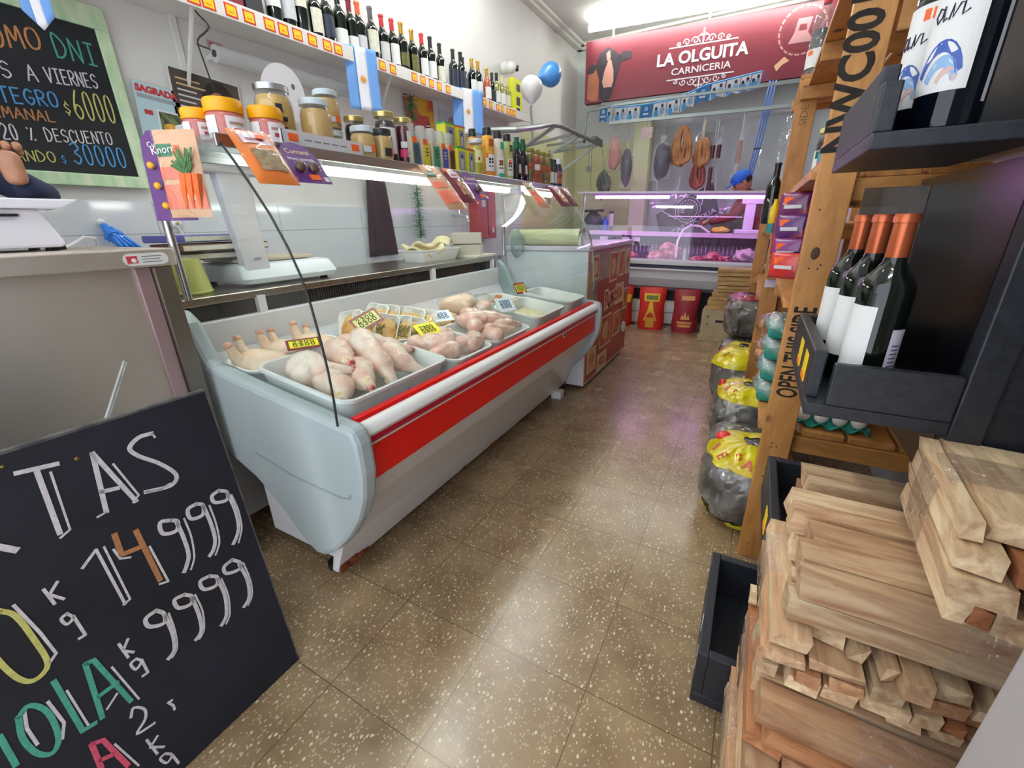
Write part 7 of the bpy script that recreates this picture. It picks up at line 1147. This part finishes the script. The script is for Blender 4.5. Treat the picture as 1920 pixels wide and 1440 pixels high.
# ================================================================ BLACK BOTTLE STAND
blkw = mat('stained_black', '#23262e', .45, var=.25, vs=6, stretch=(14, 2, 14), bump=.03, bs=18); blkg = mat('gloss_black', '#0b0b10', .30, spec=.8)
t = thing('bottle_stand', 'black wooden bottle stand with stacked trays and a tall upright', 'stand', (.42, -.3, 0)); BS = t
def bxp(n_, lo, hi, m=blkw, b=.0025, par=None): return MB().bb(lo, hi).build(n_, m, par or BS, bevel=b)
bxp('upright', (.512, -.50, 0), (.552, -.462, 1.75)); bxp('side_panel', (.552, -.485, 0), (.80, -.465, 1.75)); bxp('back_panel', (.5115, -.4615, .72), (.522, .03, 1.205), blkg, 0)
bxp('upper_panel', (.5115, -.4615, 1.242), (.522, .03, 1.75), mat('stained_grey', '#34363c', .4, var=.2, vs=4, stretch=(6, 1, 6)))
def stray(z, near, lip=.085, x0=.325):
    p = bxp('shelf_tray', (x0, -.50, z), (.511, -.12, z+.022)); bxp('front_board', (x0, -.468, z+.022), (x0+.02, -.12, z+.022+lip), par=p); bxp('far_board', (x0+.02, -.14, z+.022), (.511, -.12, z+.022+lip), par=p)
    if near: bxp('near_board', (x0+.028, -.50, z+.022), (.511, -.482, z+.022+lip*.85), par=p)
    else: bxp('corner_post', (x0, -.50, z+.022), (x0+.022, -.469, z+.022+lip*.7), par=p)
    return p
p = stray(1.218, False); p2 = stray(.812, True); p3 = stray(.425, True)
def tray_tag(p, y, z, x=.3245): o = MB().bb((x-.0012, y-.022, z-.026), (x, y+.022, z+.026)).build('price_tag', tagY, p); MB().bb((x-.0022, y-.020, z-.025), (x-.0011, y+.020, z-.012)).build('tag_strip', tagO, o)
tray_tag(p2, -.40, .872); tray_tag(p2, -.30, .872); tray_tag(p3, -.36, .487)
q = bxp('base_tray', (.238, -.495, 0), (.511, -.118, .03)); 
for n_, lo, hi in (('front_board', (.238, -.495, .03), (.262, -.118, .165)), ('near_board', (.262, -.495, .03), (.511, -.473, .165)), ('far_board', (.262, -.14, .03), (.511, -.118, .165))): bxp(n_, lo, hi, par=q)
for y, z, h in ((-.40, .13, .05), (-.44, .085, .03), (-.455, .06, .02)): MB().bb((.2372, y, z), (.2385, y+.012, z+h)).build('paint_chip', paper['white'], q)
t = thing('acrylic_sheet', 'grey clear sheet standing between the bottle stand and the first rack post', 'sheet', (.45, .0, .83)); MB().bb((.40, -.05, .835), (.51, -.046, 1.19)).build('sheet', clear('grey_acrylic', '#b9b4ae', 1.4, .45, '#8d857b', base=.05), t)
MB().bb((.395, -.06, .795), (.512, -.036, .836)).build('foot', blkw, t)
lwb = ('white', (.05, .158)); copper = 'copper'
for i, (x, y, a, d) in enumerate(((.408, -.415, 204, 'nearest the front of the shop'), (.398, -.318, 208, 'in the middle'), (.390, -.20, 205, 'nearest the rack post'))):
    t = wine('copper-capped wine bottle in the black stand, '+d, x, y, .8345, copper, 'white', (.05, .16), 1., 'copper-capped bottles in the black stand', ang=a, half=48)
    o = MB().lathe([(.0378, .045), (.0385, .045), (.0385, .125), (.0378, .125), (.0378, .045)], 8, None, R(90), R(128), False).build('back_label', mat('back_label', '#cfc8d8', .6), t, world=False)
    s_ = MB(); [s_.lathe([(.0386, .055+.007*k), (.0389, .055+.007*k), (.0389, .0575+.007*k), (.0386, .0575+.007*k)], 4, None, R(97), R(118), False) for k in range(7)]; s_.build('label_text', mat('label_ink', '#6a6478', .6), o, world=False) if False else s_.build('label_text', mat('label_ink', '#6a6478', .6), t, world=False)
wav = [mat('label_wave_blue', '#3f5cae', .5), mat('label_wave_sky', '#8fb4dc', .5), mat('label_wave_rose', '#d8b4b0', .5)]
for i, (x, y, a, d) in enumerate(((.412, -.43, 226, 'the nearer'), (.403, -.33, 214, 'the farther'))):
    t = wine('wine bottle labelled with blue waves in the top tray, %s of two' % d, x, y, 1.2405, 'black', 'white', (.045, .175), 1.02, None, glassB, a, 50)
    Rr = .0390
    def cyl(u, v, h): g_ = R(u); return ((Rr+.0002+h)*math.cos(g_), (Rr+.0002+h)*math.sin(g_), v)
    def arc(c, r0, r1, zc, sx_=700.): return MB().prism([(c+sx_*r1*math.cos(R(k)), zc+r1*math.sin(R(k))) for k in range(20, 161, 14)]+[(c+sx_*r0*math.cos(R(k)), zc+r0*math.sin(R(k))) for k in range(160, 19, -14)], lambda p, s: cyl(p[0], p[1], .0003+.0004*s))
    arc(0, .042, .056, .05).build('label_wave', wav[0], t, world=False); arc(6, .026, .040, .048).build('label_wave', wav[1], t, world=False); arc(16, .016, .024, .05).build('label_wave', wav[2], t, world=False)
    b = MB()
    for pts in ([(-6, .139), (-10, .141), (-13, .135), (-10, .130), (-6, .134), (-5, .141), (-4, .130), (-1, .132)], [(1, .130), (3, .141), (4, .131), (8, .140), (11, .140), (11, .131), (16, .134)]):
        P_ = [cyl(u, v, .0006) for u, v in [(p_[0]*1.9-6, .135+(p_[1]-.135)*1.5) for p_ in pts]]; b.tube(P_, .0011, 4)
    b.build('label_script', mat('script_ink', '#2a2a40', .6), t, world=False)
    MB().prism([(8, .158), (34, .158), (34, .172), (8, .172)], lambda p, s: cyl(p[0], p[1], .0004+.0006*s)).build('price_sticker', stkO, t, world=False)
    MB().lathe([(Rr, .03), (Rr+.0006, .03), (Rr+.0006, .175), (Rr, .175), (Rr, .03)], 3, None, R(84), R(92), False).build('back_label', paper['grey'], t, world=False)

# ================================================================ FIREWOOD
fw = wood('firewood', '#ead2aa', '#b58a66', 1., .75, 16., False, 1., '#c98f6a'); wrapF = clear('stretch_film', '#ffffff', 1.5, .06, '#f4f0f6', bump=.9, bs=40, base=.03)
def firewood(label, a, b, w, h, rows, rnd, film_at=.6):
    """bundle of split slats from a to b, w wide and h high, a and b on the middle of its underside"""
    rs = random.Random(rnd); a, b = Vector(a), Vector(b); x = (b-a).normalized(); L = (b-a).length; y = Vector((0, 0, 1)).cross(x).normalized(); z = x.cross(y)
    M = Matrix(((x.x, y.x, z.x, a.x), (x.y, y.y, z.y, a.y), (x.z, y.z, z.z, a.z), (0, 0, 0, 1))); t = thing('firewood_bundle', label, 'firewood', M=M, group=None); zz = 0.
    hs = [rs.uniform(.7, 1.3) for _ in range(rows)]; sc = h/sum(hs)
    for r in range(rows):
        hh = hs[r]*sc; yy = -w/2
        while yy < w/2-.012:
            ww = min(rs.uniform(.022, .062), w/2-yy); 
            if w/2-yy-ww < .015: ww = w/2-yy
            l = L*rs.uniform(.86, 1.0); o_ = rs.uniform(0, L-l); mb = MB(); n_ = 5; k = len(mb.v); sk = rs.uniform(-.5, .5); gp_ = rs.uniform(.002, .010)
            for i in range(n_):
                f = i/(n_-1); e = .0035; rag = rs.uniform(-.008, .008) if i in (0, n_-1) else 0
                for (py, pz) in ((-.5, -.5), (.5, -.5), (.5, .5), (-.5, .5)): mb.v.append((o_+l*f+rag+rs.uniform(-.004, .004)*(i in (0, n_-1)), py*(ww-gp_)+pz*hh*sk*.4+rs.uniform(-1, 1)*.0012, pz*(hh-gp_*.7)+rs.uniform(-1, 1)*.0012))
            for i in range(n_-1):
                for c in range(4): mb.f.append((k+i*4+c, k+i*4+(c+1) % 4, k+(i+1)*4+(c+1) % 4, k+(i+1)*4+c)); mb.sm.append(False)
            mb.f += [(k+3, k+2, k+1, k), tuple(k+(n_-1)*4+c for c in range(4))]; mb.sm += [False, False]
            me = mb.mesh('slat', fw); link('slat', me, t, 0, None, Matrix.Translation((0, yy+ww/2, zz+hh/2)) @ Matrix.Rotation(rs.uniform(-.02, .02), 4, 'Z')); yy += ww
        zz += hh
    if film_at:
        c = L*film_at; MB().grid(lambda u, v: (c+(v-.5)*.11, (w/2+.004)*sgnp(math.cos(2*math.pi*u), .35), h/2+(h/2+.004)*sgnp(math.sin(2*math.pi*u), .35)), 28, 4).build('stretch_film', wrapF, t, world=False)
    return t
YS, YN = -.49, -.80
def across(z, h, rows, rnd, d, y0=YN, y1=YS-.02, x0=.315, x1=.66, fa=.55): firewood('firewood bundle lying across, '+d, (x0, (y0+y1)/2, z), (x1, (y0+y1)/2, z), y1-y0, h, rows, rnd, fa)
def endon(z, h, rows, rnd, d, x0, x1, y0=YN, y1=YS-.01, fa=.35): firewood('firewood bundle with its sawn ends facing out, '+d, ((x0+x1)/2, y1, z), ((x0+x1)/2, y0, z), x1-x0, h, rows, rnd, fa)
across(.001, .095, 2, 1, 'on the floor at the bottom of the stack', -.84); 
for i, (a, b_, d) in enumerate(((.305, .42, 'left one in the lowest end-on layer'), (.425, .54, 'middle one in the lowest end-on layer'), (.545, .66, 'right one in the lowest end-on layer'))): endon(.098, .10, 3, 10+i, d, a, b_, -.85)
across(.20, .085, 2, 2, 'second such layer up from the floor', -.83)
for i, (a, b_, d) in enumerate(((.31, .405, 'left one below the wrapped planks'), (.41, .53, 'middle one below the wrapped planks'), (.535, .65, 'right one below the wrapped planks'))): endon(.288, .105, 3, 20+i, d, a, b_, -.82)
across(.396, .085, 2, 3, 'wide planks in the middle of the stack', -.81, fa=.5)
for i, (a, b_, d) in enumerate(((.31, .43, 'left one in the top end-on layer'), (.435, .54, 'middle one in the top end-on layer'), (.545, .66, 'right one in the top end-on layer'))): endon(.484, .105-.006*i, 4, 30+i, d, a, b_, -.775+.01*i)
across(.592, .09, 2, 4, 'biggest and topmost with wide split planks', -.755, -.52, .318, .69, .62)
across(.449, .225, 4, 5, 'in the middle tray of the black stand behind the stack', -.455, -.325, .352, .507, .0) if False else firewood('firewood bundle standing tall in the middle tray of the black stand', (.362, -.40, .453), (.64, -.40, .453), .085, .20, 5, 5, .7)
firewood('firewood bundle lying askew on top of the others at the right', (.55, -.50, .690), (.505, -.83, .725), .135, .115, 4, 6, .45)
